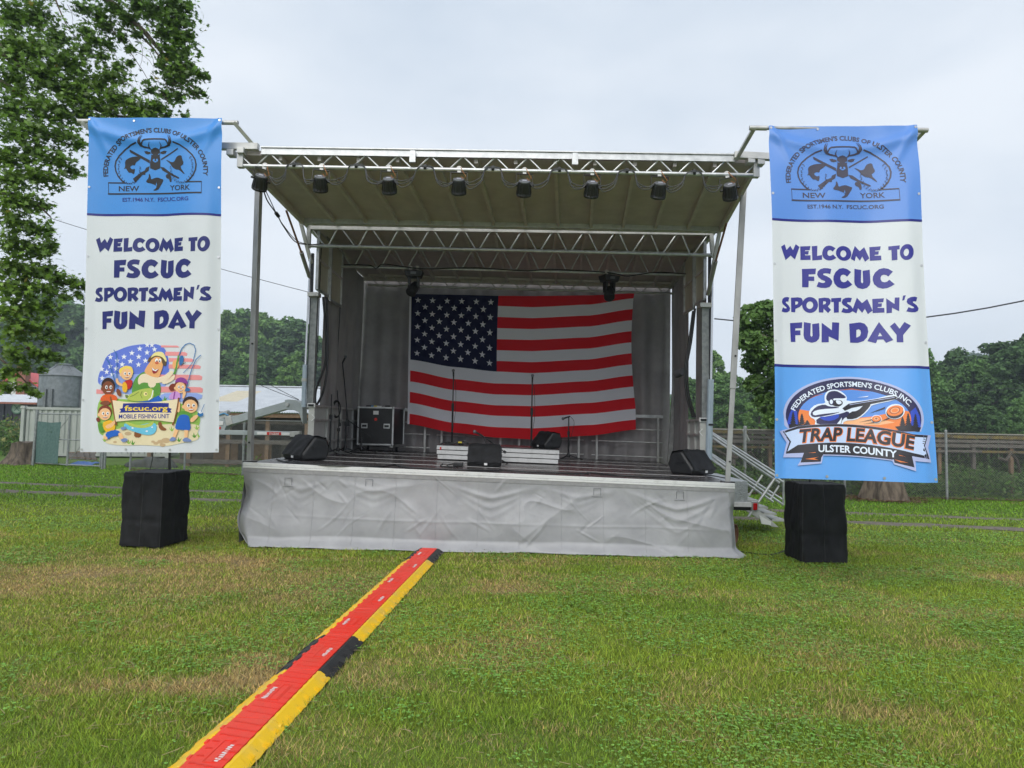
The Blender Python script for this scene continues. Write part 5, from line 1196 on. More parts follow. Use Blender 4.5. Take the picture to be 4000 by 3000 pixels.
# ================================================================== flag on the rear wall
flag = thing('flag', 'large striped and starred flag hung across the rear stage curtain', 'flag', at(2040, 1650, 16.1))
_fy = {0.0: [20, 110, 200, 290, 380, 470, 560, 650, 755, 860, 960, 1065, 1170, 1270], .2: [28, 122, 220, 318, 416, 515, 612, 722, 838, 942, 1048, 1150, 1258, 1352], .39: [38, 135, 242, 348, 455, 560, 664, 765, 880, 985, 1090, 1190, 1300, 1400],
       .55: [40, 147, 252, 357, 462, 569, 675, 780, 887, 993, 1097, 1200, 1310, 1417], .8: [34, 122, 228, 333, 438, 545, 650, 752, 858, 962, 1066, 1170, 1278, 1380], 1.0: [14, 62, 166, 272, 378, 485, 590, 697, 803, 910, 1017, 1123, 1228, 1322]}
_fu = sorted(_fy); _fa = np.array([_fy[k] for k in _fu])
def flag_pt(u, k, off=0.0):
    """u 0..1 across, k 0..13 stripes down"""
    u, k = np.broadcast_arrays(np.asarray(u, float), np.asarray(k, float))
    k0 = np.clip(np.floor(k).astype(int), 0, 12); f = k - k0
    # smooth interpolation across
    yy = np.zeros_like(u)
    cols = _fa[:, k0] * (1 - f) + _fa[:, k0 + 1] * f
    us = np.array(_fu)
    i = np.clip(np.searchsorted(us, u, side='right') - 1, 0, len(us) - 2); t = (u - us[i]) / (us[i + 1] - us[i]); 
    g = lambda j: np.take_along_axis(cols, np.clip(j, 0, len(us) - 1)[None], 0)[0]
    y1, y2 = g(i), g(i + 1); ts = t * t * (3 - 2 * t); yy = y1 + (y2 - y1) * (0.5 * t + .5 * ts)
    xl = 12 - 20 * (k / 13) ; xr = 2158 - 34 * np.sin(np.pi * np.clip(k / 11, 0, 1)) + 14 * (k / 13)
    xx = xl + (xr - xl) * u
    px, py = 1600 + xx / 2.458, 1140 + yy / 2.458
    dd = .030 * np.sin((u * 13 - k * .55) * 2.0 + 2 * fbm(u * 4, k * .25, 0, 201, 2)) * smooth(1, 9, k) * (.35 + .9 * smooth(.5, 1, u) + .7 * smooth(.25, 0, u)) + .05 * fbm(u * 3, k * .2, 0, 207, 3)
    X = at_np(px, py, 15.97 - dd - off - .03)
    return X
FR = material('flag_red', srgb(236, 34, 46), .75, trans=.3, spec=.2); FW = material('flag_white', srgb(240, 238, 246), .75, trans=.3, spec=.2); FB = material('flag_navy', srgb(26, 30, 66), .75, trans=.2, spec=.2)
for k in range(13):
    u0 = .392 if k < 7 else 0.0
    u = np.linspace(u0, 1, 110)[:, None] + 0 * np.zeros((1, 7)); kk = k + np.linspace(0, 1, 7)[None] + 0 * u
    mb = MB(); mb.grid(flag_pt(u, kk)); obj('stripe', mb, FR if k % 2 == 0 else FW, flag, smooth='all')
u = np.linspace(0, .392, 60)[:, None] + 0 * np.zeros((1, 30)); kk = np.linspace(0, 7, 30)[None] + 0 * u
mb = MB(); mb.grid(flag_pt(u, kk)); canton = obj('canton', mb, FB, flag, smooth='all')
for r_ in range(9):
    n = 6 if r_ % 2 == 0 else 5
    for c in range(n):
        uc = .392 * ((2 * c + (1 if r_ % 2 == 0 else 2)) / 12.0); kc = 7 * (r_ + 1) / 10.0 - .05
        pts = star(0, 0, 1); ru, rk = .0150, .34
        P = flag_pt(np.array([uc + q[0] * ru for q in pts] + [uc]), np.array([kc + q[1] * rk for q in pts] + [kc]), .006)
        mb = MB(); mb.add([tuple(p) for p in P], [(10, i, (i + 1) % 10) for i in range(10)]); obj('star', mb, FW, canton)
u = np.array([[-.006], [.003]]) + np.zeros((1, 40)); kk = np.linspace(0, 13, 40)[None] + 0 * u
mb = MB(); mb.grid(flag_pt(u, kk, .004)); obj('header_tape', mb, FW, flag, smooth='all')

# ================================================================== stage lights on the front truss
def make_par():
    t = thing('stage_light', '', 'stage light')
    tilt = Matrix.Rotation(R(40), 4, 'X')          # aims down and back on to the stage
    Mx = Matrix.Translation((0, 0.0, -.225)) @ tilt
    fins = MB()
    fins.lathe([(.085, -.145), (.108, -.140), (.110, -.112), (.104, -.105), (.100, -.06), (.090, .02), (.082, .055), (.060, .062)], 22, Mx)
    obj('housing', fins, M['black'], t, smooth=True)
    for k in range(14):
        a = 2 * math.pi * k / 14; mb = MB(); mb.beam(Mx @ Vector((.106 * math.cos(a), .106 * math.sin(a), -.10)), Mx @ Vector((.088 * math.cos(a), .088 * math.sin(a), .045)), .008, .012); obj('fin', mb, M['black_satin'], t)
    mb = MB(); mb.lathe([(.080, .060), (.080, .075), (.055, .080)], 20, Mx); bk = obj('rear_cap', mb, M['lampgrey'], t, smooth=True)
    mb = MB(); mb.box(Mx @ Vector((0, -.018, .084)), (.06, .035, .012), tilt.to_3x3()); obj('display', mb, M['lcd'], bk)
    mb = MB()
    for s in (-1, 1): mb.beam(Vector((s * .118, 0, -.22)), Vector((s * .118, 0, -.055)), .008, .025)
    mb.beam(Vector((-.122, 0, -.055)), Vector((.122, 0, -.055)), .025, .008); obj('yoke', mb, M['black_satin'], t)
    for s in (-1, 1):
        mb = MB(); mb.tube([Vector((s * .10, 0, -.22)), Vector((s * .138, 0, -.22))], .016, 8); obj('knob', mb, M['black'], t)
    mb = MB(); mb.box((0, 0, -.038), (.05, .04, .035)); mb.tube([Vector((0, -.022, 0)), Vector((0, .022, 0))], .042, 10); obj('clamp', mb, M['alu_dull'], t)
    mb = MB(); mb.tube([Vector((.02, -.03, .02)), Vector((.06, -.04, -.06)), Vector((.10, -.05, -.13)), Vector((.06, -.05, -.16)), Vector((.03, -.04, -.12))], .005, 5); obj('safety_cable', mb, M['orange_cable'], t)
    return t
par0 = make_par(); PARS = [(1036, 648, 14), (1258, 651, 4), (1521, 656, 0), (1794, 661, 0), (2049, 666, 0), (2313, 671, 0), (2575, 676, 0), (2838, 681, -12)]
ordn = ['first', 'second', 'third', 'fourth', 'fifth', 'sixth', 'seventh', 'eighth']
for i, (px, py, rz) in enumerate(PARS):
    o = par0 if i == 0 else copy_tree(par0)
    o.scale = (1.0,) * 3; o.location = st(px, py, BF); o.rotation_euler = (R(random.uniform(-4, 4)), R(rz), R(rz * .8 + 2))
    o['label'] = f'black can stage light, {ordn[i]} from the left along the front truss'; o['group'] = 'stage lights along the front truss'
    if i in (0, 1):
        pass
# looping lamp cables
cab = 0
for i in range(len(PARS) - 1):
    (xa, ya, _), (xb, yb2, _) = PARS[i], PARS[i + 1]
    xm, ym = (xa + xb) / 2 + 4, (ya + yb2) / 2 - 6
    c = thing('lamp_cable', f'grey cable looping from the {ordn[i]} to the {ordn[i+1]} lamp under the front truss', 'cable', st(xm, ym, BF), 'lamp cables on the front truss')
    for q in range(3):
        j = lambda s=5: random.uniform(-s, s)
        pts = [(xa + 14, ya + 44 + j(), BF - .04), (xa + 45 + j(), ya + 55 + 9 * q + j(), BF - .05), ((xa + xm) / 2 + 20 + j(), ya + 36 + 8 * q + j(), BF - .04), (xm - 30, ym + 4 + j(3), BF - .04), (xm + j(3), ym - 6 + 3 * q, BF - .05), (xm + 30, ym + 4 + j(3), BF - .04), ((xm + xb) / 2 - 18 + j(), yb2 + 40 + 7 * q + j(), BF - .05), (xb - 45 + j(), yb2 + 52 + 7 * q + j(), BF - .05), (xb - 16, yb2 + 40 + j(), BF - .04)]
        obj('strand', hose('c', [st(*p) for p in pts], .0065, 44), M['grey_cable'], c, smooth=True)
    mb = MB(); p = st(xm, ym + 2, BF); mb.tube([p - EX * .02, p + EX * .02], .05, 8); obj('tie', mb, M['cable'], c)
# cable swag on the left tower
c = thing('power_cable', 'black cable swagged from the leftmost lamp to the left tower', 'cable', st(1075, 840, 10.5))
for q in range(2):
    obj('strand', hose('c', [st(1027 + 6 * q, 735, 9.8), st(1045 + 12 * q, 785, 10.2), st(1082, 838, 10.8), st(1108, 885 - 4 * q, 11.3), st(1155 + 3 * q, 945 - 6 * q, 12.0), st(1215, 955, 12.2), st(1262, 952, 12.25)], .010 - .003 * q, 40), M['cable'], c, smooth=True)
mb = MB(); mb.tube([st(1078, 832, 10.75), st(1088, 845, 10.85)], .03, 8); obj('connector', mb, M['cable'], c)
for px_, pts in ((0, [(1255, 965), (1250, 1100), (1243, 1300), (1232, 1480), (1222, 1580)]), (1, [(1335, 1060), (1326, 1250), (1315, 1420), (1306, 1560), (1304, 1600)])):
    c = obj('hanging_cable', hose('c', [st(x, y, 12.55 + px_ * 1.5) for x, y in pts], .009, 30), M['cable'], None, smooth=True)
    tag(c, ['thin black cable hanging down the left tower column', 'thin black cable hanging before the left side curtain'][px_], 'cable')

# ================================================================== moving heads
def make_mover():
    t = thing('moving_head_light', '', 'stage light')
    mb = MB(); mb.hexa([Vector((x, y, -.20)) for x, y in ((-.15, -.12), (.15, -.12), (.15, .12), (-.15, .12))], [Vector((x, y, -.07)) for x, y in ((-.19, -.13), (.19, -.13), (.19, .13), (-.19, .13))]); b = obj('base', mb, M['black'], t, bevel=.015)
    mb = MB(); mb.box((0, -.132, -.125), (.11, .012, .05)); obj('display', mb, M['lampgrey'], b)
    for s in (-1, 1):
        mb = MB(); mb.tube([Vector((s * .07, 0, -.07)), Vector((s * .07, 0, 0.0))], .018, 8); mb.tube([Vector((s * .07, -.03, .0)), Vector((s * .07, .03, .0))], .045, 10); obj('clamp', mb, M['alu_rib'], t)
        mb = MB(); mb.hexa([Vector((s * .10 + a, y, -.42)) for a, y in ((-.02, -.05), (.02, -.05), (.02, .05), (-.02, .05))], [Vector((s * .085 + a, y, -.20)) for a, y in ((-.025, -.08), (.025, -.08), (.025, .08), (-.025, .08))]); obj('arm', mb, M['black_satin'], t, bevel=.008)
    Mx = Matrix.Translation((.0, 0, -.42)) @ Matrix.Rotation(R(-38), 4, 'X') @ Matrix.Rotation(R(18), 4, 'Y')
    mb = MB(); mb.lathe([(.095, -.17), (.11, -.15), (.112, -.05), (.10, .06), (.075, .14), (.03, .15)], 18, Mx); obj('head', mb, M['black'], t, smooth=True)
    return t
mv0 = make_mover()
mv0.location = st(1618, 1047, 13.9); mv0['label'] = 'black moving-head lamp hung above the left end of the flag'; mv0['group'] = 'moving heads on the inner truss'
mv1 = copy_tree(mv0); mv1.location = st(2380, 1065, 13.9); mv1.rotation_euler = (0, 0, R(24)); mv1['label'] = 'black moving-head lamp hung above the right end of the flag'
c = obj('truss_cable', hose('c', [st(1345, 1034, 13.85), st(1440, 1036, 13.85), st(1470, 1048, 13.85), st(1500, 1032, 13.85), st(1610, 1046, 13.85), st(1700, 1050, 13.85), st(1850, 1046, 13.85), st(2050, 1058, 13.85), st(2150, 1052, 13.85), st(2370, 1064, 13.85), st(2450, 1078, 13.85), st(2560, 1064, 13.85), st(2680, 1070, 13.85)], .012, 120), M['cable'], None, smooth=True)
tag(c, 'black cable strung along the inner truss between the moving heads', 'cable')

# ================================================================== floor monitors and other gear
def dpt(px, py):          # photo pixel -> point on the tilted deck
    d = ray(px, py); n = Vector((0, 0, 1)) - EX * ((zR - zL) / (AR - AL)); p0 = SW(AL, DF, zL); return CAMV + d * ((p0 - CAMV).dot(n) / d.dot(n))
def dpb(px, b):
    a = sa(st(px, 1700, b)); return SW(a, b, dz(a))
def deckz(p): return dz(sa(p))
def make_wedge(cover=True, w=.62):
    t = thing('floor_monitor', '', 'speaker')
    prof = [(-.24, 0), (.20, 0), (.27, .16), (.20, .36), (-.02, .40), (-.28, .10)]   # side view, y backward
    mb = MB(); nn = len(prof); L = [Vector((-w / 2, y, z)) for y, z in prof]
    mb.prism(L, (w, 0, 0)); cb_ = obj('cabinet', mb, M['black'], t, bevel=.045); cb_.modifiers[0].segments = 4
    if cover:
        mb = MB(); pr2 = [(-.295, .085), (-.03, .415), (.205, .375), (.285, .16)]
        n2 = 26; P = np.zeros((n2, len(pr2) * 5, 3)); 
        for i in range(n2):
            x = -w / 2 + .03 + (w - .06) * i / (n2 - 1); q = 0
            for k in range(len(pr2) - 1):
                for f in np.linspace(0, 1, 6)[(0 if k == 0 else 1):]:
                    if q >= P.shape[1]: break
                    y = pr2[k][0] + (pr2[k + 1][0] - pr2[k][0]) * f; z = pr2[k][1] + (pr2[k + 1][1] - pr2[k][1]) * f
                    b = .012 * math.sin(x * 23 + y * 31) + .01 * math.sin(x * 9 - z * 40)
                    P[i, q] = (x, y - abs(b) * .8, z + b * .5 + .006); q += 1
        P = P[:, :16]; mb.grid(P); obj('padded_cover', mb, M['black_cloth'], t, smooth='all')
    for s in (-1, 1):
        mb = MB(); mb.box((s * (w / 2 + .004), 0, .2), (.012, .16, .05)); obj('handle_recess', mb, M['black_satin'], t)
    mb = MB(); mb.box((.03, -.285, .06), (.055, .012, .04)); obj('tag', mb, M['white_label'], t)
    return t
w0 = make_wedge()
def place(o, px, py, rz, s=1.0, dzz=0.0, label=None, group=None):
    p = dpt(px, py); o.location = Vector((p.x, p.y, deckz(p) + dzz)); o.rotation_euler = (0, 0, R(rz)); o.scale = (s, s, s)
    if label: o['label'] = label
    if group: o['group'] = group
    return o
GM = 'floor monitors on the stage'
place(w0, 1893, 1822, 0, .93, 0, 'black covered floor monitor at the middle of the stage front', GM)
place(copy_tree(w0), 1195, 1795, -40, 1.0, 0, 'black floor monitor with cables at the left of the stage front', GM)
place(copy_tree(w0), 2702, 1852, 36, 1.02, 0, 'black covered floor monitor at the right of the stage front', GM)

# ---- drum riser
p0, p1 = dpt(1705, 1796), dpt(2176, 1806)
bR = p0.dot(EY); aR0, aR1 = sa(p0), sa(p1); hR = st(1705, 1736, bR).z - dz(aR0)
riser = thing('drum_riser', 'low white slatted platform with dark top in the middle of the stage', 'riser', SW((aR0 + aR1) / 2, bR + .8, dz(0)))
for k, f in enumerate((.06, .37, .68)):
    z0_, z1_ = f * hR, (f + .27) * hR; ins = .02 if k == 0 else 0
    mb = MB(); mb.hexa([SW(a, b, dz(a) + z0_ + .003) for a, b in ((aR0 + ins, bR), (aR1 - ins, bR), (aR1 - ins, bR + 1.6), (aR0 + ins, bR + 1.6))], [SW(a, b, dz(a) + z1_) for a, b in ((aR0 + ins, bR), (aR1 - ins, bR), (aR1 - ins, bR + 1.6), (aR0 + ins, bR + 1.6))]); obj('white_board', mb, M['white_paint'], riser, bevel=.004)
mb = MB(); mb.hexa([SW(a, b, dz(a) + .96 * hR) for a, b in ((aR0, bR - .01), (aR1, bR - .01), (aR1, bR + 1.62), (aR0, bR + 1.62))], [SW(a, b, dz(a) + hR) for a, b in ((aR0, bR - .01), (aR1, bR - .01), (aR1, bR + 1.62), (aR0, bR + 1.62))]); obj('top_board', mb, M['deck'], riser)
q = st(1721, 1751, bR - .006); mb = MB(); mb.box(q, (.030, .004, .055)); obj('red_mark', mb, M['red_mark'], riser)
w3 = copy_tree(w0); place(w3, 2135, 1742, -58, .80, 0, 'black angular monitor standing on the white riser before the flag', GM)
pp = st(2135, 1748, bR + .55); w3.location = Vector((pp.x, pp.y, dz(sa(pp)) + hR))

# ---- road case
bC = 15.25; aC0, aC1 = sa(st(1398, 1700, bC)), sa(st(1534, 1700, bC)); z0_ = st(1465, 1736, bC).z; z1_ = st(1465, 1592, bC).z
case = thing('road_case', 'tall black flight case with silver edges on castors at the rear left', 'case', SW((aC0 + aC1) / 2, bC + .35, dz(-3)))
mb = MB(); mb.hexa([SW(a, b, z0_) for a, b in ((aC0, bC), (aC1, bC), (aC1 + .10, bC + .75), (aC0 + .10, bC + .75))], [SW(a, b, z1_) for a, b in ((aC0, bC), (aC1, bC), (aC1 + .10, bC + .75), (aC0 + .10, bC + .75))]); obj('body', mb, M['black'], case)
edges = [((aC0, bC, z0_), (aC1, bC, z0_)), ((aC0, bC, z1_), (aC1, bC, z1_)), ((aC0, bC, z0_), (aC0, bC, z1_)), ((aC1, bC, z0_), (aC1, bC, z1_)), ((aC1 + .1, bC + .75, z0_), (aC1 + .1, bC + .75, z1_)), ((aC1, bC, z1_), (aC1 + .1, bC + .75, z1_))]
for e0, e1 in edges:
    mb = MB(); mb.beam(SW(*e0), SW(*e1), .034, .034); obj('edge_strip', mb, M['alu'], case)
for a in (aC0, aC1):
    for z in (z0_, z1_):
        mb = MB(); mb.lathe([(.01, -.03), (.03, -.02), (.035, 0), (.03, .02), (.01, .03)], 8, Matrix.Translation(SW(a, bC - .004, z))); obj('ball_corner', mb, M['alu'], case, smooth=True)
for f in (.18, .82):
    c = SW(aC0 + (aC1 - aC0) * f, bC - .006, z0_ + (z1_ - z0_) * .50); mb = MB(); mb.box(c, (.14, .012, .11)); h = obj('latch_dish', mb, M['alu'], case, bevel=.01)
    mb = MB(); mb.box(c - EY * .004, (.10, .012, .05)); obj('handle', mb, M['black_satin'], h)
c = SW((aC0 + aC1) / 2, bC - .004, z0_ + (z1_ - z0_) * .86); mb = MB(); mb.box(c, (.12, .006, .085)); obj('paper_label', mb, M['white_label'], case)
mb = MB(); c = SW((aC0 + aC1) / 2, bC - .004, z0_ + (z1_ - z0_) * .68); mb.tube([c, c - EY * .004], .035, 14); obj('round_badge', mb, M['red_mark'], case)
for a in (aC0 + .08, aC1 - .03):
    for b in (bC + .06, bC + .65):
        zd = dz(a); mb = MB(); cc = SW(a, b, zd + .055); mb.tube([cc - EX * .02, cc + EX * .02], .055, 14); wh = obj('castor', mb, M['black'], case, smooth=True)
        mb = MB(); mb.box(SW(a, b, (zd + .11 + z0_) / 2 + .01), (.07, .07, max(.02, z0_ - zd - .10))); obj('castor_fork', mb, M['alu_dull'], wh)
for k, (f, mt_, r_) in enumerate(((.25, 'black', .03), (.33, 'blue_tape', .028), (.42, 'yellow_tape', .025), (.55, 'white_label', .02), (.8, 'cable', .035))):
    c = SW(aC0 + (aC1 - aC0) * f, bC + .1, z1_ + .03); mb = MB(); mb.tube([c - EX * .05, c + EX * .06], r_ * .7, 8); o = obj('cable_end', mb, M[mt_], None, smooth=True); tag(o, ['black plug end lying first on the road case top', 'blue cable end lying on the road case top', 'yellow taped cable end lying on the road case top', 'white cable end lying on the road case top', 'dark coiled cable at the right of the road case top'][k], 'cable', 'cable ends on the road case')

# ---- microphone stands
def mic_stand(name, label, foot, h, boom=None, mic=True, clip=.0, group='microphone stands on the stage', r=.016, spread=.30, mictilt=(0, -.4, .6), z0=None):
    f = Vector(foot); f.z = deckz(f) if z0 is None else z0
    t = thing(name, label, 'stand', f, group)
    mb = MB(); mb.tube([f + Vector((0, 0, .06)), f + Vector((0, 0, h * .62))], r * 1.25, 8); obj('lower_tube', mb, M['black_satin'], t, smooth=True)
    top = f + Vector((0.0, 0, h)); mb = MB(); mb.tube([f + Vector((0, 0, h * .6)), top], r * .8, 8); obj('upper_tube', mb, M['black_satin'], t, smooth=True)
    mb = MB(); mb.tube([f + Vector((0, 0, h * .57)), f + Vector((0, 0, h * .66))], r * 2.0, 8); obj('clutch', mb, M['black'], t, smooth=True)
    a0 = random.random() * 2
    for k in range(3):
        a = a0 + k * 2.094; mb = MB(); mb.tube([f + Vector((0, 0, .11)), f + Vector((math.cos(a) * spread * .35, math.sin(a) * spread * .35, .07)), f + Vector((math.cos(a) * spread, math.sin(a) * spread, .014))], .010, 6); obj('leg', mb, M['black_satin'], t, smooth=True)
        mb = MB(); e = f + Vector((math.cos(a) * spread, math.sin(a) * spread, .014)); mb.tube([e, e + Vector((math.cos(a), math.sin(a), 0)) * .03], .014, 6); obj('foot', mb, M['black'], t)
    mb = MB(); mb.lathe([(.04, .05), (.045, .09), (.025, .14), (.016, .17)], 10, Matrix.Translation(f)); obj('hub', mb, M['black'], t, smooth=True)
    end = top
    if boom:
        d = Vector(boom); mb = MB(); mb.tube([top - d * .35, top + d], r * .7, 7); obj('boom', mb, M['black_satin'], t, smooth=True)
        mb = MB(); mb.tube([top - d * .47, top - d * .33], r * 1.6, 7); obj('counterweight', mb, M['black'], t); end = top + d
    if mic:
        d = Vector(mictilt).normalized(); mb = MB(); mb.tube([end - d * .03, end + d * .12], [.015, .021], 8); o = obj('microphone', mb, M['black'], t, smooth=True)
        mb = MB(); s_ = end + d * .145; mb.lathe([(.008, -.034), (.028, -.020), (.034, 0), (.028, .022), (.008, .034)], 10, Matrix.Translation(s_)); obj('grille', mb, M['lampgrey'], o, smooth=True)
        obj('lead', hose('c', [end - d * .03, end - d * .08 + Vector((.05, 0, -.15)), f + Vector((.06, -.03, h * .55)), f + Vector((.015, -.02, h * .3)), f + Vector((.03, -.03, .05))], .004, 26), M['cable'], t, smooth=True)
    return t
def hgt(px, py, foot): return st(px, py, foot.dot(EY)).z - deckz(foot)
f = dpt(1764, 1782); mic_stand('microphone_stand', 'tall straight microphone stand at the left end of the white riser', f, hgt(1774, 1470, f))
f = dpt(2074, 1797); mic_stand('microphone_stand', 'tall straight microphone stand at the right half of the white riser', f, hgt(2080, 1490, f))
f = dpb(2221, 15.6); mic_stand('microphone_stand', 'short microphone stand beside the right end of the white riser', f, hgt(2226, 1628, f), mictilt=(-1, -.2, -.35))
f = dpb(1290, 13.4); mic_stand('microphone_stand', 'bare microphone stand nearest the low wall on the left', f, hgt(1297, 1540, f), mic=False)
f = dpb(1322, 13.9); mic_stand('microphone_stand', 'microphone stand with coiled cable second from the low left wall', f, hgt(1326, 1620, f), boom=(-.06, .02, .5), mic=False)
f = dpb(1350, 14.5); mic_stand('microphone_stand', 'tall boom microphone stand leaning left before the road case', f, hgt(1366, 1585, f), boom=(-.12, .02, .92), mictilt=(.35, -.1, .7))
f = dpb(1412, 14.8); mic_stand('microphone_stand', 'low microphone stand with crossed boom against the road case', f, hgt(1412, 1680, f), boom=(-.42, -.05, .30), mic=False)
pp = st(1945, 1765, bR - .25); f = Vector((pp.x, pp.y, 0)); mic_stand('microphone_stand', 'low boom stand with round microphone behind the middle monitor', f, .30, boom=(-.32, .0, .22), mictilt=(-.7, -.2, .35))
# coil hung on the stand
c = thing('coiled_cable', 'black cable coil hung on a stand before the left low wall', 'cable', st(1316, 1600, 12.2))
ctr = st(1316, 1598, 13.9 - .03)
for k in range(4):
    pts = [ctr + EX * (math.cos(a) * (.065 + .008 * k)) + zap * (math.sin(a) * (.15 + .01 * k)) - EY * (.012 * k) for a in np.linspace(0, 2 * math.pi, 25)]
    mb = MB(); mb.tube(pts, .008, 6); obj('turn', mb, M['cable'], c, smooth=True)
# ---- cables lying on the deck and over its edge
def deck_cable(label, pts, r=.008, mat='cable'):
    P = [dpt(x, y) + zap * (r + .002) for x, y in pts]; o = obj('deck_cable', hose('c', P, r, 90), M[mat], None, smooth=True); tag(o, label, 'cable', 'cables lying on the stage deck'); return o
deck_cable('black cable running along the left half of the deck front', [(1085, 1800), (1150, 1812), (1300, 1822), (1480, 1826), (1545, 1818), (1580, 1828), (1800, 1838), (1950, 1841)], .011)
deck_cable('black cable running along the right half of the deck front', [(1950, 1838), (2050, 1845), (2280, 1853), (2300, 1849), (2420, 1860), (2600, 1868), (2700, 1870)], .011)
deck_cable('black cable trailing from the right monitor to the deck corner', [(2755, 1858), (2790, 1862), (2822, 1868), (2846, 1872)], .009)
deck_cable('black cable loop left of the leftmost monitor', [(1080, 1796), (1110, 1803), (1140, 1801), (1160, 1806), (1200, 1812)], .009)
deck_cable('black cable along the rear of the deck below the rail', [(1555, 1757), (1620, 1762), (1700, 1763)], .010)
deck_cable('black cable along the rear right of the deck', [(2240, 1782), (2330, 1788), (2450, 1793), (2590, 1797)], .010)
deck_cable('black cable tangle beside the middle monitor', [(1730, 1813), (1722, 1822), (1760, 1826), (1800, 1818), (1770, 1814), (1745, 1822), (1790, 1828)], .008)
o = obj('stomp_box', (lambda mb: mb.box(dpt(1790, 1822) + zap * .035, (.16, .12, .06)))(MB()), M['black'], None, bevel=.008); tag(o, 'small black effects box on the deck left of the middle monitor', 'pedal')
o = obj('cable_tape', (lambda mb: mb.box(dpt(1118, 1801) + zap * .010, (.11, .03, .012)))(MB()), M['white_label'], None); tag(o, 'white taped plug on the deck beside the left monitor', 'plug')
o = obj('cable_heap', hose('c', [st(x, y, bR + .25) + zap * .0 for x, y in ((1720, 1734), (1750, 1726), (1775, 1732), (1800, 1724), (1830, 1731), (1800, 1736), (1760, 1730), (1735, 1737), (1790, 1733), (1840, 1738))], .013, 90), M['cable'], None, smooth=True); tag(o, 'heap of black cable on the left end of the white riser', 'cable')
o = obj('yellow_plug', (lambda mb: mb.tube([st(1790, 1728, bR + .2), st(1804, 1729, bR + .2)], .018, 8))(MB()), M['yellow_tape'], None, smooth=True); tag(o, 'yellow plug in the cable heap on the riser', 'plug')

# ================================================================== covered subwoofers on the lawn
def sub(name, label, A, B, C, htop, seed):
    a, b, c = [gnd(*p) for p in (A, B, C)]; d = a + c - b; ctr = (a + c) / 2
    hh = at(B[0], htop, b.y).z
    t = thing(name, label, 'speaker', (ctr.x, ctr.y, 0), 'covered subwoofers on the lawn')
    cs = [a, b, c, d]; n = 22; nz = 30
    ring = []
    for k in range(4):
        for f in range(n): ring.append(cs[k].lerp(cs[(k + 1) % 4], f / n))
    m_ = len(ring); P = np.zeros((m_, nz, 3))
    for j in range(nz):
        v = j / (nz - 1); rr = .02 * (1 - v)
        for i, p in enumerate(ring):
            q = Vector((p.x, p.y, 0)); out = (q - ctr); out.z = 0; dd = out.length; out.normalize()
            f = (i % n) / n; edge = min(f, 1 - f)
            wob = .020 * float(vnoise(i * .20, v * 4, seed, seed)) + .012 * float(vnoise(i * .6, v * 9, seed + 3, seed)) - .010 * math.exp(-((v - .34) / .02) ** 2) - .012 * math.exp(-((f - .5) / .03) ** 2)
            flare = .020 * (1 - v)
            corner_r = .025 * max(0, 1 - edge / .06)
            z = .03 + (hh - .03) * v
            tp = .02 * max(0, (v - .96) / .04)
            P[i, j] = q + out * (wob * (1 if v > .02 else .6) + flare - corner_r - tp) + Vector((0, 0, z))
    mb = MB(); Pc = np.concatenate([P, P[:1]], 0); mb.grid(Pc)
    top = [tuple(P[i, -1] + np.array([0, 0, .001])) for i in range(m_)]
    cen = (sum((Vector(q) for q in top), Vector()) / m_) - Vector((0, 0, .012))
    mb.add(top + [tuple(cen)], [(i, (i + 1) % m_, m_) for i in range(m_)])
    cc_ = obj('cloth_cover', mb, M['black_cloth'], t, smooth=True)
    for k in range(4):
        pts = [Vector(P[k * n, j]) for j in range(0, nz, 2)] + [Vector(P[k * n, -1])]; m2 = MB(); m2.tube(pts, .007, 5); obj('piping', m2, M['black'], cc_)
    m2 = MB(); m2.tube([Vector(P[i % m_, -1]) for i in range(m_ + 1)], .008, 5); obj('piping', m2, M['black'], cc_)
    m2 = MB(); m2.tube([Vector(P[n // 2 if seed == 5 else n + n // 2, j]) for j in range(nz)], .005, 5); obj('seam', m2, M['black'], cc_)
    mb = MB()
    for p in cs:
        q = p.lerp(ctr, .14); mb.box((q.x, q.y, .02), (.08, .08, .04))
    obj('feet', mb, M['black'], t)
    return t, ctr, hh
t, ctr, hh = sub('covered_subwoofer', 'tall black cloth-covered box on the lawn under the left banner', (467, 2137), (622, 2147), (735, 2112), 1850, 5)
def rodup(label, px, y0, y1, Y, r=.012):
    p0, p1 = at(px, y0, Y), at(px + 3, y1, Y); mb = MB(); mb.tube([p0, p1], r, 8); o = obj('speaker_pole', mb, M['cable'], None, smooth=True); tag(o, label, 'pole'); return o
rodup('thin black pole rising from the left covered box behind the banner', 662, 1834, 1500, 10.1, .018)
o = obj('speaker_lead', hose('c', [at(586, 1836, 10.0), at(590, 1815, 10.0), at(597, 1780, 10.0), at(600, 1700, 10.02), at(640, 1560, 10.1)], .006, 30), M['cable'], None, smooth=True); tag(o, 'thin black lead rising from the left covered box', 'cable')
t, ctr, hh = sub('covered_subwoofer', 'tall black cloth-covered box on the lawn under the right banner', (3066, 2172), (3135, 2203), (3309, 2206), 1892, 9)
rodup('thin black pole rising from the right covered box behind the banner', 3163, 1884, 1600, 9.9, .016)
o = obj('ground_cable', hose('c', [gnd(3068, 2150, .03), gnd(3040, 2160, .02), gnd(3000, 2167, .015), gnd(2960, 2163, .02), gnd(2900, 2156, .015), gnd(2880, 2152, .015)], .010, 60), M['cable'], None, smooth=True); tag(o, 'black cable on the grass from the right covered box to the stage', 'cable')

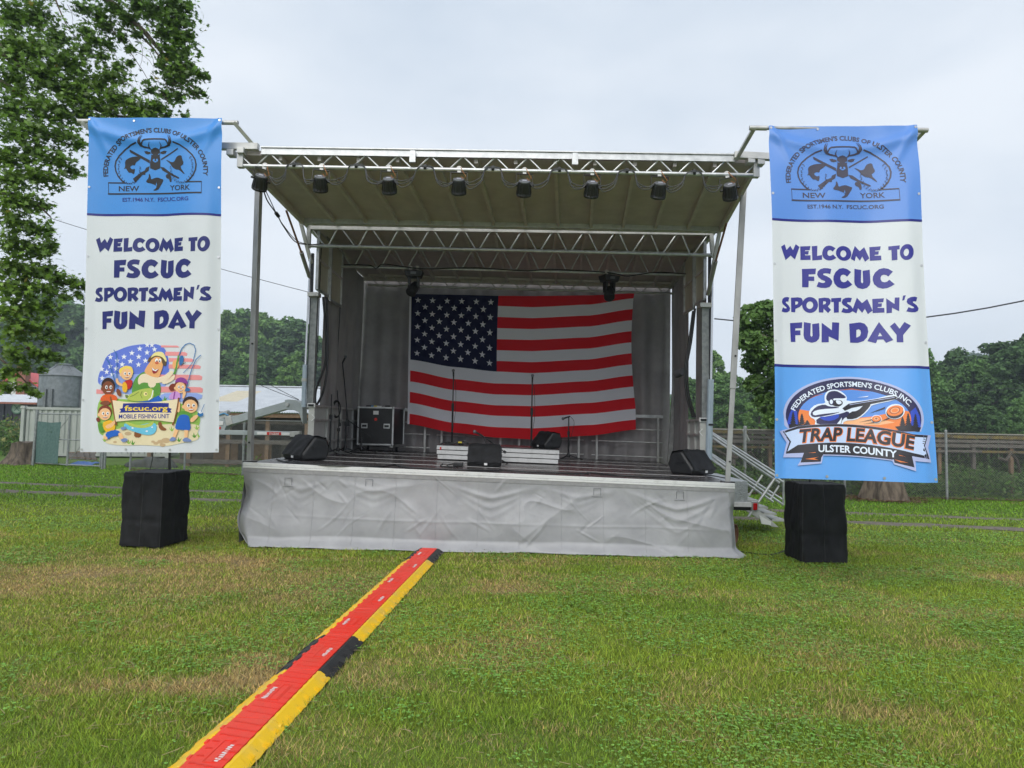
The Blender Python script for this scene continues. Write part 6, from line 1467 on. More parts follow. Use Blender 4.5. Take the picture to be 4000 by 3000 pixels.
# ================================================================== cable ramp modules
RED_L = material('red_ramp_lid', (0.76, 0.032, 0.012), 0.45, 0, (0.66, 0.055, 0.028), 5.0, bump=0.2, bscale=40, rvar=.10, lo=.45, hi=.75)
YEL_R = material('yellow_ramp_side', (0.80, 0.49, 0.010), 0.5, 0, (0.62, 0.42, 0.09), 5, lo=.48, hi=.75, bump=0.2, bscale=50)
YEL_D = material('yellow_ramp_dusty', (0.70, 0.46, 0.06), 0.6, 0, (0.80, 0.52, 0.03), 4, bump=0.2, bscale=50)
BLK_R = material('black_ramp_rubber', (0.014, 0.014, 0.015), 0.6, 0, (0.028, 0.027, 0.026), 9, bump=0.3, bscale=60)
WHT_P = material('worn_white_paint', (0.72, 0.68, 0.66), 0.7, 0, (0.78, 0.30, 0.26), 40, lo=.5, hi=.62)
rdir = (RAMP0 - RAMP1).normalized(); rside = Vector((rdir.y, -rdir.x, 0)); Lm = .83
LW, SWD, HT = .116, .098, .056       # lid half width, side ramp width, height
def module(i, s0, kind, label):
    base = RAMP0 - rdir * s0
    q = lambda s, a, z: base - rdir * s + rside * a + Vector((0, 0, z))
    t = thing('cable_ramp', label, 'cable ramp', base - rdir * (Lm / 2), 'cable ramp modules crossing the lawn')
    side = BLK_R if kind == 'black' else YEL_R
    L = Lm - .006
    for sg in (-1, 1):
        # wedge side with a toothed inner edge
        n = 9; mb = MB(); inner, outer = [], []
        for k in range(n * 2 + 1):
            s = L * k / (2 * n); tooth = .020 if (k % 2 == 0) else .0
            inner.append((s, LW - tooth * (1 if sg < 0 else .25)))
        rnd = random.Random(i * 7 + sg)
        vs = []; m_ = len(inner)
        for s, w_ in inner: vs.append(q(s, sg * w_, HT))
        for s, w_ in inner: vs.append(q(s, sg * (LW + .018), HT))
        for s, w_ in inner: vs.append(q(s, sg * (LW + SWD + rnd.uniform(-.006, .006)), .010))
        for s, w_ in inner: vs.append(q(s, sg * w_, .0))
        fs = []
        for r_ in range(3):
            for k in range(m_ - 1): fs.append((r_ * m_ + k, r_ * m_ + k + 1, (r_ + 1) * m_ + k + 1, (r_ + 1) * m_ + k))
        for k in range(m_ - 1): fs.append((3 * m_ + k, 3 * m_ + k + 1, k + 1, k))
        fs += [(0, m_, 2 * m_, 3 * m_), (m_ - 1, 4 * m_ - 1, 3 * m_ - 1, 2 * m_ - 1)]
        mb.add(vs, fs); w_ = obj('side_ramp', mb, side, t)
        # interlock tabs at the far end
        mb = MB(); mb.box(q(L + .012, sg * (LW + .05), .02), (.05, .04, .028)); obj('lock_tab', mb, side, w_, bevel=.006)
        # raised tread marks
        mb = MB()
        for k in range(5):
            for e in range(4):
                s = .06 + k * .16 + e * .014; p = q(s, sg * (LW + .045 + .018 * (k % 2)), HT - .018 - .008 * (k % 2)); mb.beam(p, p + rside * (sg * .035) - Vector((0, 0, .016)), .005, .006)
        o = obj('tread_bars', mb, side, w_); o['kind'] = 'stuff'
    # red lid
    mb = MB(); bw = LW - .006
    mb.hexa([q(.002, -bw, .030), q(.002, bw, .030), q(L, bw, .030), q(L, -bw, .030)], [q(.002, -bw, HT + .006), q(.002, bw, HT + .006), q(L, bw, HT + .006), q(L, -bw, HT + .006)]); lid = obj('lid', mb, RED_L, t, bevel=.003)
    # hinge knuckles and chequer relief
    for k in range(9):
        s = L * (k + .5) / 9; mb = MB(); mb.box(q(s, -bw - .004, HT + .004), (.018, .042, .012), Matrix.Rotation(math.atan2(rdir.x, rdir.y) * -1, 3, 'Z')); obj('hinge_knuckle', mb, RED_L if k % 2 else side, lid, bevel=.003)
    mb = MB(); rnd = random.Random(i)
    for r_ in range(9):
        for c_ in range(4):
            if r_ in (3, 4, 5) and c_ in (1, 2): continue
            for e in range(5):
                s = .05 + r_ * .085 + .010 * c_; a = -.084 + c_ * .050 + e * .0085
                p = q(s, a, HT + .0075); mb.beam(p, p + rside * .004 - rdir * .016, .0035, .004)
    o = obj('chequer_relief', mb, RED_L, lid); o['kind'] = 'stuff'
    mb = MB()
    for (s0_, a0_, s1_, a1_) in ((.30, -.02, .55, -.02), (.30, .03, .55, .03), (.30, .045, .55, .045), (.30, -.02, .30, .045), (.55, -.02, .55, .045)):
        mb.beam(q(s0_, a0_, HT + .007), q(s1_, a1_, HT + .007), .004, .004)
    obj('moulded_panel', mb, RED_L, lid)
    # worn white stencil, unreadable
    a_ = -.055 if i % 2 == 0 else .052; mb = MB()
    for k in range(9):
        s = .36 + k * .022; p = q(s, a_ + rnd.uniform(-.004, .004), HT + .0092); mb.box(p, (.030 + rnd.uniform(-.010, .006), .012, .001), Matrix.Rotation(R(rnd.uniform(-25, -5)), 3, 'Z'))
    obj('worn_stencil', mb, WHT_P, lid)
kinds = ['black', 'yellow', 'yellow', 'yellow', 'yellow', 'black', 'yellow', 'yellow', 'yellow']
labs = ['black-sided red cable ramp module at the foot of the stage skirt', 'yellow-sided ramp module next to the black one at the stage', 'second yellow-sided ramp module away from the stage', 'third yellow-sided ramp module away from the stage', 'yellow-sided ramp module just beyond the middle black one', 'black-sided red ramp module in the middle of the lawn', 'yellow-sided ramp module just before the middle black one', 'nearest yellow-sided ramp module at the bottom of the view', 'yellow-sided ramp module partly out of view at the bottom edge']
for i, k in enumerate(kinds): module(i, -.02 + i * Lm, k, labs[i])
# ================================================================== chain-link fences
def chain_panel(mb, p0, p1, h, pitch=.068, r=.0021, z0=.03):
    p0, p1 = Vector(p0), Vector(p1); L = (p1 - p0).length; d = (p1 - p0) / L; nrm = Vector((-d.y, d.x, 0))
    n = int((L + h) / pitch) + 1
    for sg in (1, -1):
        for i in range(n):
            s0 = -h + i * pitch if sg > 0 else i * pitch
            # wire climbs from s0 at the bottom to s0 +- h at the top
            a0, a1 = (s0, s0 + h) if sg > 0 else (s0, s0 - h)
            za, zb = 0.0, h
            if sg > 0:
                if a0 < 0: za = -a0; a0 = 0
                if a1 > L: zb = h - (a1 - L); a1 = L
            else:
                if a0 > L: za = a0 - L; a0 = L
                if a1 < 0: zb = h + a1; a1 = 0
            if zb - za < .05: continue
            q0, q1 = p0 + d * a0 + Vector((0, 0, z0 + za)), p0 + d * a1 + Vector((0, 0, z0 + zb))
            t = (q1 - q0).normalized(); w = t.cross(nrm).normalized() * r; o = nrm * (.003 * sg)
            b = len(mb.v); mb.v += [tuple(q0 - w + o), tuple(q0 + w + o), tuple(q1 + w + o), tuple(q1 - w + o)]; mb.f.append((b, b + 1, b + 2, b + 3)); mb.m.append(0)
def fence_run(name, label, pts, h=1.86, post_gap=3.0, rail=False, rp=.035):
    t = thing(name, label, 'fence', pts[0])
    mb = MB()
    for a, b in zip(pts[:-1], pts[1:]): chain_panel(mb, a, b, h)
    o = obj('wire_mesh', mb, M['chain'], t, recalc=False); o['kind'] = 'stuff'
    for a, b in zip(pts[:-1], pts[1:]):
        a, b = Vector(a), Vector(b); L = (b - a).length; n = max(1, round(L / post_gap))
        for k in range(n + 1):
            p = a.lerp(b, k / n); lean = Vector((random.uniform(-.03, .03), random.uniform(-.02, .02), 0))
            mb = MB(); mb.tube([p + Vector((0, .03, -.05)), p + lean + Vector((0, .03, h + .06))], rp, 8); mb.lathe([(rp * 1.15, 0), (rp * 1.1, .03), (rp * .4, .055)], 8, Matrix.Translation(p + lean + Vector((0, .03, h + .06)))); obj('post', mb, M['galv'], t, smooth=True)
        for z in ((h,) if not rail else (h, h * .52, .08)):
            mb = MB(); mb.tube([a + Vector((0, .02, z)), b + Vector((0, .02, z))], .012 if not rail else .022, 6); obj('top_wire', mb, M['galv'], t)
    return t
g = lambda x, y: gnd(x, y)
FL = [gnd(505, 1836), gnd(946, 1858)]; F2 = [gnd(946, 1858), Vector((2, 21.2, 0)), Vector((6.8, 19.9, 0))]; F3 = [Vector((6.8, 19.9, 0)), Vector((15.2, 19.3, 0)), Vector((30, 18.9, 0))]
for q in FL + F2 + F3: q.z = 0
fence_run('chain_link_fence', 'galvanised chain-link fence before the white-roofed barn', FL)
fence_run('chain_link_fence', 'galvanised chain-link fence running behind the stage', F2)
fence_run('chain_link_fence', 'galvanised chain-link fence before the mossy pens on the right', F3, post_gap=3.1)
# double gate at the far left
ga, gb, gc = gnd(130, 1817), gnd(262, 1826), gnd(392, 1832)
def gate(label, a, b, net=False):
    t = thing('chain_link_gate', label, 'gate', a); a, b = Vector(a), Vector(b); h = 1.95; b = a.lerp(b, .985); up = Vector((0, 0, 1))
    mb = MB(); chain_panel(mb, a, b, h - .08, z0=.10, pitch=.085); o = obj('wire_mesh', mb, M['chain'], t, recalc=False); o['kind'] = 'stuff'
    for p in (a, b):
        mb = MB(); mb.tube([p + up * .06, p + up * h], .03, 8); obj('stile', mb, M['galv'], t, smooth=True)
    for z in (.10, h * .52, h):
        mb = MB(); mb.tube([a + up * z, b + up * z], .024, 8); obj('rail', mb, M['galv'], t, smooth=True)
    mb = MB(); mb.tube([a + up * .15, b + up * h * .95], .012, 6); obj('brace', mb, M['galv'], t)
    if net:
        n = 26; P = np.zeros((n, 16, 3)); nr = Vector(((b - a).y, -(b - a).x, 0)).normalized()
        for i in range(n):
            for j in range(16):
                u, v = i / (n - 1), j / 15; q = a.lerp(b, u * .96 + .02) + up * (.12 + (h * .86 - .12 - .12 * math.sin(u * 3.1 + .5) * 0 - .10 * (1 - abs(2 * u - 1)) * .5) * v); q = q - nr * (-.05 + .03 * float(vnoise(u * 9, v * 2, 1, 3))); P[i, j] = q
        mb = MB(); mb.grid(P[:21, :]); obj('shade_net', mb, M['green_net'], t, smooth='all')
gate('chain-link gate leaf with torn green shade net beside the stump', ga, gb, True)
gate('chain-link gate leaf before the pale container', gb, gc)
for k, (x, y) in enumerate(((128, 1818), (398, 1833), (408, 1833))):
    p = gnd(x, y); t = obj('gate_post', (lambda mb: mb.tube([p, p + Vector((.05 if k == 0 else 0, 0, 2.1))], .055 if k == 0 else .04, 10))(MB()), M['galv'], None, smooth=True); tag(t, ['leaning steel gate post beside the stump', 'steel gate post at the right of the gate', 'steel fence post next to the right gate post'][k], 'post')

# ================================================================== tree stump, pallets, tarp
def stump(name, label, base, r, h, flare=1.5, seed=2, mat='bark'):
    n = 40; rows = 14; P = np.zeros((n + 1, rows, 3))
    for i in range(n + 1):
        a = 2 * math.pi * (i % n) / n; ca, sa_ = math.cos(a), math.sin(a)
        rt = .30 * max(0, math.sin(a * 5 + seed)) ** 1.5 + .10 * float(vnoise(ca * 2.2, sa_ * 2.2, seed, seed))
        for j in range(rows):
            v = j / (rows - 1); fl = 1 + (flare - 1) * (1 - v) ** 3 * (1 + 2.2 * rt) + rt * (.9 - .5 * v) + .05 * float(vnoise(ca * 3, sa_ * 3, v * 4, seed + 3))
            P[i, j] = (base[0] + r * fl * ca, base[1] + r * fl * sa_, -.03 + (h + .03) * v + (.06 * h * float(vnoise(ca * 2, sa_ * 2, 0, 9)) if j == rows - 1 else 0))
    mb = MB(); mb.grid(P); top = [tuple(P[i, -1]) for i in range(n)]; c = np.mean(P[:-1, -1], 0)
    mb.add(top + [tuple(c)], [(i, (i + 1) % n, n) for i in range(n)])
    return mb
o = obj('tree_stump', stump('s', '', gnd(108, 1812), .48, .85), M['bark'], None, smooth='all'); tag(o, 'old brown tree stump beside the left gate post', 'stump')
for k, (x0, x1, y0, y1) in enumerate(((268, 300, 1768, 1792), (296, 330, 1765, 1793), (325, 352, 1768, 1795), (350, 376, 1766, 1796))):
    Y = 27.5 + .3 * k; p = [at(x0, y1, Y), at(x1, y1 + 1, Y), at(x1 - 6, y0, Y + .5), at(x0 - 4, y0, Y + .5)]
    t = thing('wooden_pallet', f"weathered pallet leaning behind the gate, {ordn[k]} from the left", 'pallet', p[0], 'pallets behind the gate')
    for q in range(5):
        f0, f1 = q / 5, (q + .75) / 5; mb = MB(); mb.prism([p[0].lerp(p[1], f0), p[0].lerp(p[1], f1), p[3].lerp(p[2], f1), p[3].lerp(p[2], f0)], (0, .03, 0)); obj('plank', mb, M['wood_grey'], t)
    for f in (.08, .92):
        mb = MB(); mb.beam(p[0].lerp(p[3], f) + Vector((0, .07, 0)), p[1].lerp(p[2], f) + Vector((0, .07, 0)), .05, .09); obj('cross_piece', mb, M['wood_brown'], t)
n = 24; P = np.zeros((n, 10, 3))
c0, c1_ = at(285, 1797, 26.8), at(378, 1796, 26.8)
for i in range(n):
    for j in range(10):
        q = c0.lerp(c1_, i / (n - 1)) + Vector((0, j * .09 - .3, .0)); P[i, j] = (q.x, q.y, .02 + .07 * (1 + float(vnoise(i * .5, j * .5, 0, 4))) * math.sin(math.pi * j / 9))
mb = MB(); mb.grid(P); o = obj('blue_tarp', mb, M['blue_tarp'], None, smooth='all'); tag(o, 'crumpled blue tarpaulin on the grass behind the gate', 'tarp')
n = 40; P = np.zeros((n, 12, 3))
c0, c1_ = gnd(430, 1828), gnd(640, 1836)
for i in range(n):
    for j in range(12):
        a = math.pi * j / 11; u = i / (n - 1); q = c0.lerp(c1_, u); rr = .33 * (1 + .4 * float(vnoise(u * 7, j * .3, 0, 8))) * min(1, 4 * u + .3, 4 * (1 - u) + .25)
        P[i, j] = (q.x, q.y + 1.0 + rr * math.cos(a), max(0, rr * math.sin(a)))
mb = MB(); mb.grid(P); o = obj('covered_pile', mb, material('dark_green_cover', (.035, .045, .04), .8, 0, (.07, .07, .06), 6, bump=.4), None, smooth='all'); tag(o, 'low dark covered heap lying behind the fence left of the stage', 'heap')

# ================================================================== shipping container
Yc = 31.0; pa, pb = at(82, 1786, Yc), at(640, 1806, Yc + 1.5); pa.z = 0.06; pb.z = .06
hC = at(94, 1590, Yc).z - .06; dC = (pb - pa).normalized(); nC = Vector((-dC.y, dC.x, 0)); LC = 6.05
cont = thing('shipping_container', 'pale green corrugated shipping container behind the left gate', 'container', pa)
prof = []; s = 0.12
while s < LC - .12:
    prof += [(s, 0), (s + .09, 0), (s + .13, .045), (s + .20, .045)]; s += .24
mb = MB(); vs = []; 
for s, d_ in prof: vs += [pa + dC * s + nC * d_ + Vector((0, 0, .12)), pa + dC * s + nC * d_ + Vector((0, 0, hC - .10))]
mb.add(vs, [(2 * i, 2 * i + 2, 2 * i + 3, 2 * i + 1) for i in range(len(prof) - 1)]); obj('corrugated_side', mb, M['container'], cont)
mb = MB(); q = [pa + nC * .06, pa + dC * LC + nC * .06, pa + dC * LC + nC * 2.4, pa + nC * 2.4]; mb.hexa(q, [v + Vector((0, 0, hC - .02)) for v in q]); obj('shell', mb, M['container'], cont)
for s in (0, LC):
    mb = MB(); mb.beam(pa + dC * s, pa + dC * s + Vector((0, 0, hC)), .14, .14); obj('corner_post', mb, M['container'], cont)
    for z in (0, hC):
        mb = MB(); mb.box(pa + dC * s + Vector((0, 0, z)), (.19, .19, .12)); obj('corner_casting', mb, M['container'], cont)
for z in (.06, hC - .04):
    mb = MB(); mb.beam(pa + dC * .08 + Vector((0, 0, z)), pa + dC * LC + Vector((0, 0, z)), .07, .12); obj('rail', mb, M['container'], cont)

# ================================================================== grain silo
Ys = 46.0; sc_ = at(243, 1590, Ys); rS = (at(322, 1500, Ys) - at(164, 1500, Ys)).x / 2; zE = at(243, 1470, Ys).z; zB = at(243, 1588, Ys).z; zT = at(252, 1424, Ys).z
silo = thing('grain_silo', 'round corrugated steel grain silo behind the container', 'silo', (sc_.x, Ys, 0))
prof = []; z = zB; k = 0
while z < zE: prof.append((rS - (.02 if k % 2 else 0), z)); z += .062; k += 1
mb = MB(); mb.lathe([(.25, zB - 1.0)] + prof + [(rS, zE)], 40, Matrix.Translation((sc_.x, Ys, 0))); obj('corrugated_drum', mb, M['silo'], silo, smooth='all')
mb = MB(); mb.lathe([(rS + .06, zE - .02), (rS + .06, zE + .02), (.52, zT - .13), (.50, zT - .12)], 40, Matrix.Translation((sc_.x, Ys, 0))); rf = obj('cone_roof', mb, M['silo_roof'], silo, smooth=True)
mb = MB(); mb.lathe([(.52, zT - .15), (.55, zT), (.30, zT + .05)], 24, Matrix.Translation((sc_.x, Ys, 0))); obj('lid', mb, M['silo'], silo, smooth=True)
for a in (-150, -110, -70, -30):
    mb = MB(); u = Vector((math.cos(R(a)), math.sin(R(a)), 0)); c = Vector((sc_.x, Ys, 0)); mb.beam(c + u * (rS * .95) + Vector((0, 0, zE + .05)), c + u * .55 + Vector((0, 0, zT - .1)), .04, .05); obj('rib', mb, M['silo'], rf)
for a in (-170, -100, -83, -10):
    u = Vector((math.cos(R(a)), math.sin(R(a)), 0)); c = Vector((sc_.x, Ys, 0)) + u * (rS + .07); mb = MB(); mb.beam(c, c + Vector((0, 0, zB + (zE - zB) * (.55 if a in (-100, -83) else 1.0))), .16, .10); obj('leg', mb, M['silo_roof'], silo)
mb = MB(); c = at(163, 1590, Ys - 1); mb.beam(Vector((c.x, c.y, 0)), Vector((c.x, c.y, zE + .3)), .07); 
for k in range(14): mb.beam(Vector((c.x, c.y, 1 + k * .3)), Vector((c.x + .35, c.y, 1 + k * .3)), .03)
mb.beam(Vector((c.x + .35, c.y, 0)), Vector((c.x + .35, c.y, zE + .3)), .07); obj('ladder', mb, M['wood_dark'], silo)

# ================================================================== farmhouse, block building
Yh = 75.0
def hp(px, py, Y=Yh): return at(px, py, Y)
house = thing('farmhouse', 'white farmhouse with red metal roof at the far left', 'house', (hp(60, 1640).x, Yh, 0))
gl, gr_, ga_ = hp(-60, 1560), hp(160, 1560), hp(60, 1452); zr_ = hp(100, 1462).z; ze_ = hp(158, 1532).z
x0, x1 = hp(-70, 1560).x, hp(165, 1560).x; xr = hp(88, 1460).x
mb = MB(); mb.prism([Vector((x0, Yh, 0)), Vector((x1 - .4, Yh, 0)), Vector((x1 - .4, Yh, ze_ + .2)), Vector((xr, Yh, zr_)), Vector((x0, Yh, zr_ - 2.6))], (0, 9, 0)); obj('wall', mb, M['house_white'], house)
mb = MB(); mb.prism([Vector((xr - .1, Yh - .5, zr_ + .1)), Vector((x1 + .5, Yh - .5, ze_)), Vector((x1 + .5, Yh + 9.5, ze_)), Vector((xr - .1, Yh + 9.5, zr_ + .1))], (0, 0, .18)); rf = obj('roof', mb, M['red_roof'], house)
mb = MB(); mb.prism([Vector((xr - .1, Yh - .5, zr_ + .1)), Vector((x0 - .5, Yh - .5, zr_ - 2.9)), Vector((x0 - .5, Yh + 9.5, zr_ - 2.9)), Vector((xr - .1, Yh + 9.5, zr_ + .1))], (0, 0, .18)); obj('roof', mb, M['red_roof'], house)
c = hp(92, 1480, Yh - .7); mb = MB(); mb.box((c.x, c.y, c.z - 1.2), (.95, .8, 5.2)); obj('chimney', mb, M['brick_red'], house)
for px, py in ((72, 1480), (20, 1530), (130, 1530)):
    c = hp(px, py, Yh - .05); mb = MB(); mb.box(c, (.9, .08, 1.2)); w_ = obj('window', mb, M['house_white'], house); mb = MB(); mb.box(c - Vector((0, .05, 0)), (.72, .06, 1.0)); obj('pane', mb, M['glass_dark'], w_)
for px in (5, 32):
    c = hp(px, 1533, Yh - .06); mb = MB(); mb.box(c, (.35, .06, 1.25)); obj('shutter', mb, M['brick_red'], house)
Yb = 58.0
shop = thing('block_building', 'long dark block building with white porch roof and round green sign', 'building', (hp(40, 1650, Yb).x, Yb, 0))
xa, xb = hp(-140, 1600, Yb).x, hp(158, 1600, Yb).x; zt2 = hp(80, 1572, Yb).z
mb = MB(); mb.box(((xa + xb) / 2, Yb + 3, zt2 / 2), (xb - xa, 6, zt2)); obj('wall', mb, M['stone_dark'], shop)
zr2 = hp(80, 1543, Yb + 4).z; nR = 26; vs = []; 
for i in range(nR):
    f0, f1 = i / nR, (i + .92) / nR; X0, X1 = xa - .3 + (xb - xa + .6) * f0, xa - .3 + (xb - xa + .6) * f1
    mb = MB(); mb.prism([Vector((X0, Yb - .9, zt2 - .05)), Vector((X1, Yb - .9, zt2 - .05)), Vector((X1, Yb + 4, zr2)), Vector((X0, Yb + 4, zr2))], (0, 0, .05)); obj('roof_sheet', mb, M['white_roof'], shop)
mb = MB(); mb.beam(Vector((xa - .3, Yb - .95, zt2 - .08)), Vector((xb + .3, Yb - .95, zt2 - .08)), .1, .16); obj('fascia', mb, M['brick_red'], shop)
c = hp(68, 1594, Yb - .1); mb = MB(); mb.tube([c, c - Vector((0, .06, 0))], .50, 24); s_ = obj('round_sign', mb, M['green_sign'], shop); mb = MB(); mb.tube([c - Vector((0, .06, 0)), c - Vector((0, .075, 0))], .40, 24); obj('sign_face', mb, material('sign_pale', (.40, .50, .42), .6), s_)
mb = MB()
for a in (-1, 1): mb.beam(c + Vector((a * .22, -.085, -.25)), c + Vector((-a * .22, -.085, .25)), .06, .012, up=(0, 1, 0))
obj('sign_emblem', mb, M['green_sign'], s_)
for px in (33, 5):
    c = hp(px, 1610, Yb - .03); mb = MB(); mb.box((c.x, c.y, c.z), (.7, .1, 1.5)); obj('window', mb, M['glass_dark'], shop)

# ================================================================== white-roofed barn behind the fence
Ye, Yr = 27.0, 33.5
barn = thing('open_barn', 'low open barn with white corrugated metal roof left of the stage', 'barn', (at(1000, 1700, Ye).x, Ye, 0))
eL, eR, rL, rR_ = at(560, 1585, Ye), at(1420, 1637, Ye), at(640, 1500, Yr), at(1420, 1530, Yr)
eL.z = eR.z = at(1000, 1612, Ye).z; rL.z = rR_.z = at(1000, 1513, Yr).z
xs0, xs1 = eL.x, eR.x
nS = 22
for i in range(nS):
    f0, f1 = i / nS, (i + 1) / nS; X0, X1 = xs0 + (xs1 - xs0) * f0, xs0 + (xs1 - xs0) * f1 - .004
    sl = lambda x, f: Vector((x, Ye + (Yr - Ye) * f, eL.z + (rL.z - eL.z) * f))
    tan = (10 <= i <= 12)
    def sheet(fa, fb, mat_, dz_=0.0):
        mb = MB(); vs = []; m_ = 9
        for f in (fa, fb):
            for k in range(m_):
                x = X0 + (X1 - X0) * k / (m_ - 1); vs.append(sl(x, f) + Vector((0, 0, dz_ + (.040 if k % 2 else 0) + .002 * (i % 2))))
        mb.add(vs, [(k, k + 1, m_ + k + 1, m_ + k) for k in range(m_ - 1)]); obj('roof_sheet', mb, mat_, barn)
    px_mid, _ = proj_np(np.array([sl((X0 + X1) / 2, .5)])); px_mid = px_mid[0]
    if 840 < px_mid < 960: sheet(0, .36, M['white_roof']); sheet(.345, .80, M['tan_roof'], .006); sheet(.79, 1, M['white_roof'], .010)
    else: sheet(0, 1, M['white_roof'])
mb = MB(); mb.prism([Vector((xs0, Yr, rL.z)), Vector((xs1, Yr, rL.z)), Vector((xs1, Yr + 6, rL.z - 2)), Vector((xs0, Yr + 6, rL.z - 2))], (0, 0, .04)); obj('rear_roof', mb, M['white_roof'], barn)
mb = MB(); mb.beam(Vector((xs0, Yr, rL.z + .06)), Vector((xs1, Yr, rL.z + .06)), .3, .05); obj('ridge_cap', mb, M['white_roof'], barn)
mb = MB(); mb.beam(Vector((xs0, Ye + .1, eL.z - .10)), Vector((xs1, Ye + .1, eL.z - .10)), .06, .16); obj('eave_board', mb, M['wood_brown'], barn)
mb = MB(); mb.beam(Vector((xs0, Ye + .3, eL.z - .35)), Vector((xs1, Ye + .3, eL.z - .35)), .1, .18); obj('beam', mb, M['wood_dark'], barn)
x = xs0 + .2
while x < xs1:
    mb = MB(); mb.beam(Vector((x, Ye + .3, 0)), Vector((x, Ye + .3, eL.z - .2)), .15); obj('post', mb, M['wood_brown'], barn); x += 1.55
for z in (.15, .95):
    mb = MB(); mb.beam(Vector((xs0, Ye + .2, z + .05)), Vector((xs1, Ye + .2, z + .05)), .05, .16); obj('rail_board', mb, M['wood_grey'], barn)
mb = MB(); mb.box(((xs0 + xs1) / 2, Ye + 5, eL.z / 2), (xs1 - xs0, .1, eL.z)); obj('back_wall', mb, M['wood_dark'], barn)
for k in range(7):
    x = xs0 + .8 + k * 1.4; mb = MB(); mb.prism([Vector((x, Ye + 1.5, 0)), Vector((x + 1.0, Ye + 1.5, 0)), Vector((x + 1.0, Ye + 1.5, .9)), Vector((x, Ye + 1.5, 1.2))], (0, .06, 0)); obj('pen_board', mb, M['wood_brown'] if k % 3 else M['wood_grey'], barn)

# ================================================================== mossy pens on the right
Yp = 21.6
pens = thing('pen_shed', 'long low weathered wooden pen shed with mossy boards behind the right fence', 'shed', (10, Yp, 0))
X0, X1 = 4.2, 34.0
zt3 = 1.84
rows = [(zt3 - .06, .11, 'moss_wood', 0), (zt3 - .20, .10, 'wood_grey', .02), (zt3 - .35, .12, 'wood_grey', .03), (zt3 - .53, .08, 'moss_wood', -.02)]
for z, h, mt_, off in rows:
    x = X0; k = 0
    while x < X1:
        L = 3.6 + random.uniform(-.6, .4); mb = MB(); mb.beam(Vector((x, Yp + off, z + random.uniform(-.015, .015))), Vector((min(x + L - .015, X1), Yp + off, z + random.uniform(-.015, .015))), .04, h - .01); obj('board', mb, M[mt_ if random.random() < .8 else 'wood_grey'], pens); x += L
x = X0 + .2
while x < X1:
    mb = MB(); mb.beam(Vector((x, Yp + .10, -.05)), Vector((x + random.uniform(-.04, .04), Yp + .10, zt3 - .1)), .10, .10); obj('post', mb, M['wood_brown'] if random.random() < .5 else M['wood_grey'], pens); x += 1.25 + random.uniform(-.2, .2)
mb = MB(); mb.prism([Vector((X0, Yp + .05, zt3)), Vector((X1, Yp + .05, zt3)), Vector((X1, Yp + 3.2, zt3 + .02)), Vector((X0, Yp + 3.2, zt3 + .02))], (0, 0, .03)); obj('roof', mb, M['moss_wood'], pens)
x = X0
while x < X1:
    mb = MB(); mb.beam(Vector((x, Yp + 3.0, 0)), Vector((x, Yp + 3.0, zt3)), .28, .03, up=(0, 1, 0)); obj('back_board', mb, M['wood_grey'] if random.random() < .4 else M['wood_dark'], pens); x += .30 + random.uniform(0, .12)
for px0, px1, py0, py1 in ((2905, 2925, 1680, 1722), (3600, 3650, 1695, 1735)):
    p0, p1 = at(px0, py0, 20.6), at(px1, py1, 20.9); mb = MB(); mb.beam(p0, p1, .05, .07); o = obj('diagonal_prop', mb, M['white_paint'], pens)
# fallen limbs among the weeds
for k, pts in enumerate(([(2790, 1755), (2830, 1775), (2870, 1790), (2900, 1778), (2930, 1765), (2960, 1800), (2985, 1830)], [(3905, 1790), (3930, 1800), (3950, 1770), (3975, 1800), (3985, 1850)])):
    mb = MB(); mb.tube([at(x, y, 20.9 + .1 * j) for j, (x, y) in enumerate(pts)], [.05 - .004 * j for j in range(len(pts))], 7); o = obj('fallen_limb', mb, M['wood_dark'], None, smooth=True); tag(o, ['dark fallen limb in the weeds behind the stair rails', 'dark broken limb in the weeds at the far right'][k], 'branch')
# ================================================================== overhead wires
def wire(label, pts, r=.012):
    mb = MB(); mb.tube(pts, r, 5); o = obj('overhead_wire', mb, M['wire'], None); tag(o, label, 'wire'); return o
def cat(p, q, sag, n=14): return [p.lerp(q, i / (n - 1)) - Vector((0, 0, sag * 4 * (i / (n - 1)) * (1 - i / (n - 1)))) for i in range(n)]
wire('thin overhead wire sloping down behind the left banner to the stage', cat(at(-200, 720, 24), at(1240, 1150, 22), .15), .010)
wire('thick overhead wire crossing the sky right of the right banner', cat(at(2790, 1245, 30), at(4400, 1070, 26), .9), .030)
wire('guy cable running down to the drawbar left of the stage', cat(at(700, 1270, 17), at(1166, 1560, 13), .1), .006)
wire('second guy cable running down to the drawbar left of the stage', cat(at(760, 1360, 17), at(1166, 1562, 13), .1), .006)
wire('faint wire crossing before the far trees left of the stage', cat(at(700, 1462, 45), at(1400, 1505, 45), .1), .012)
wire('guy cable fanning out from the right tower to the trees', cat(at(2745, 1640, 13), at(3100, 1400, 20), .1), .006)
wire('lower guy cable fanning out from the right tower', cat(at(2760, 1640, 13), at(3120, 1530, 20), .1), .006)
wire('faint wire crossing the dark trees right of the right banner', cat(at(3400, 1545, 40), at(4300, 1480, 36), .2), .014)
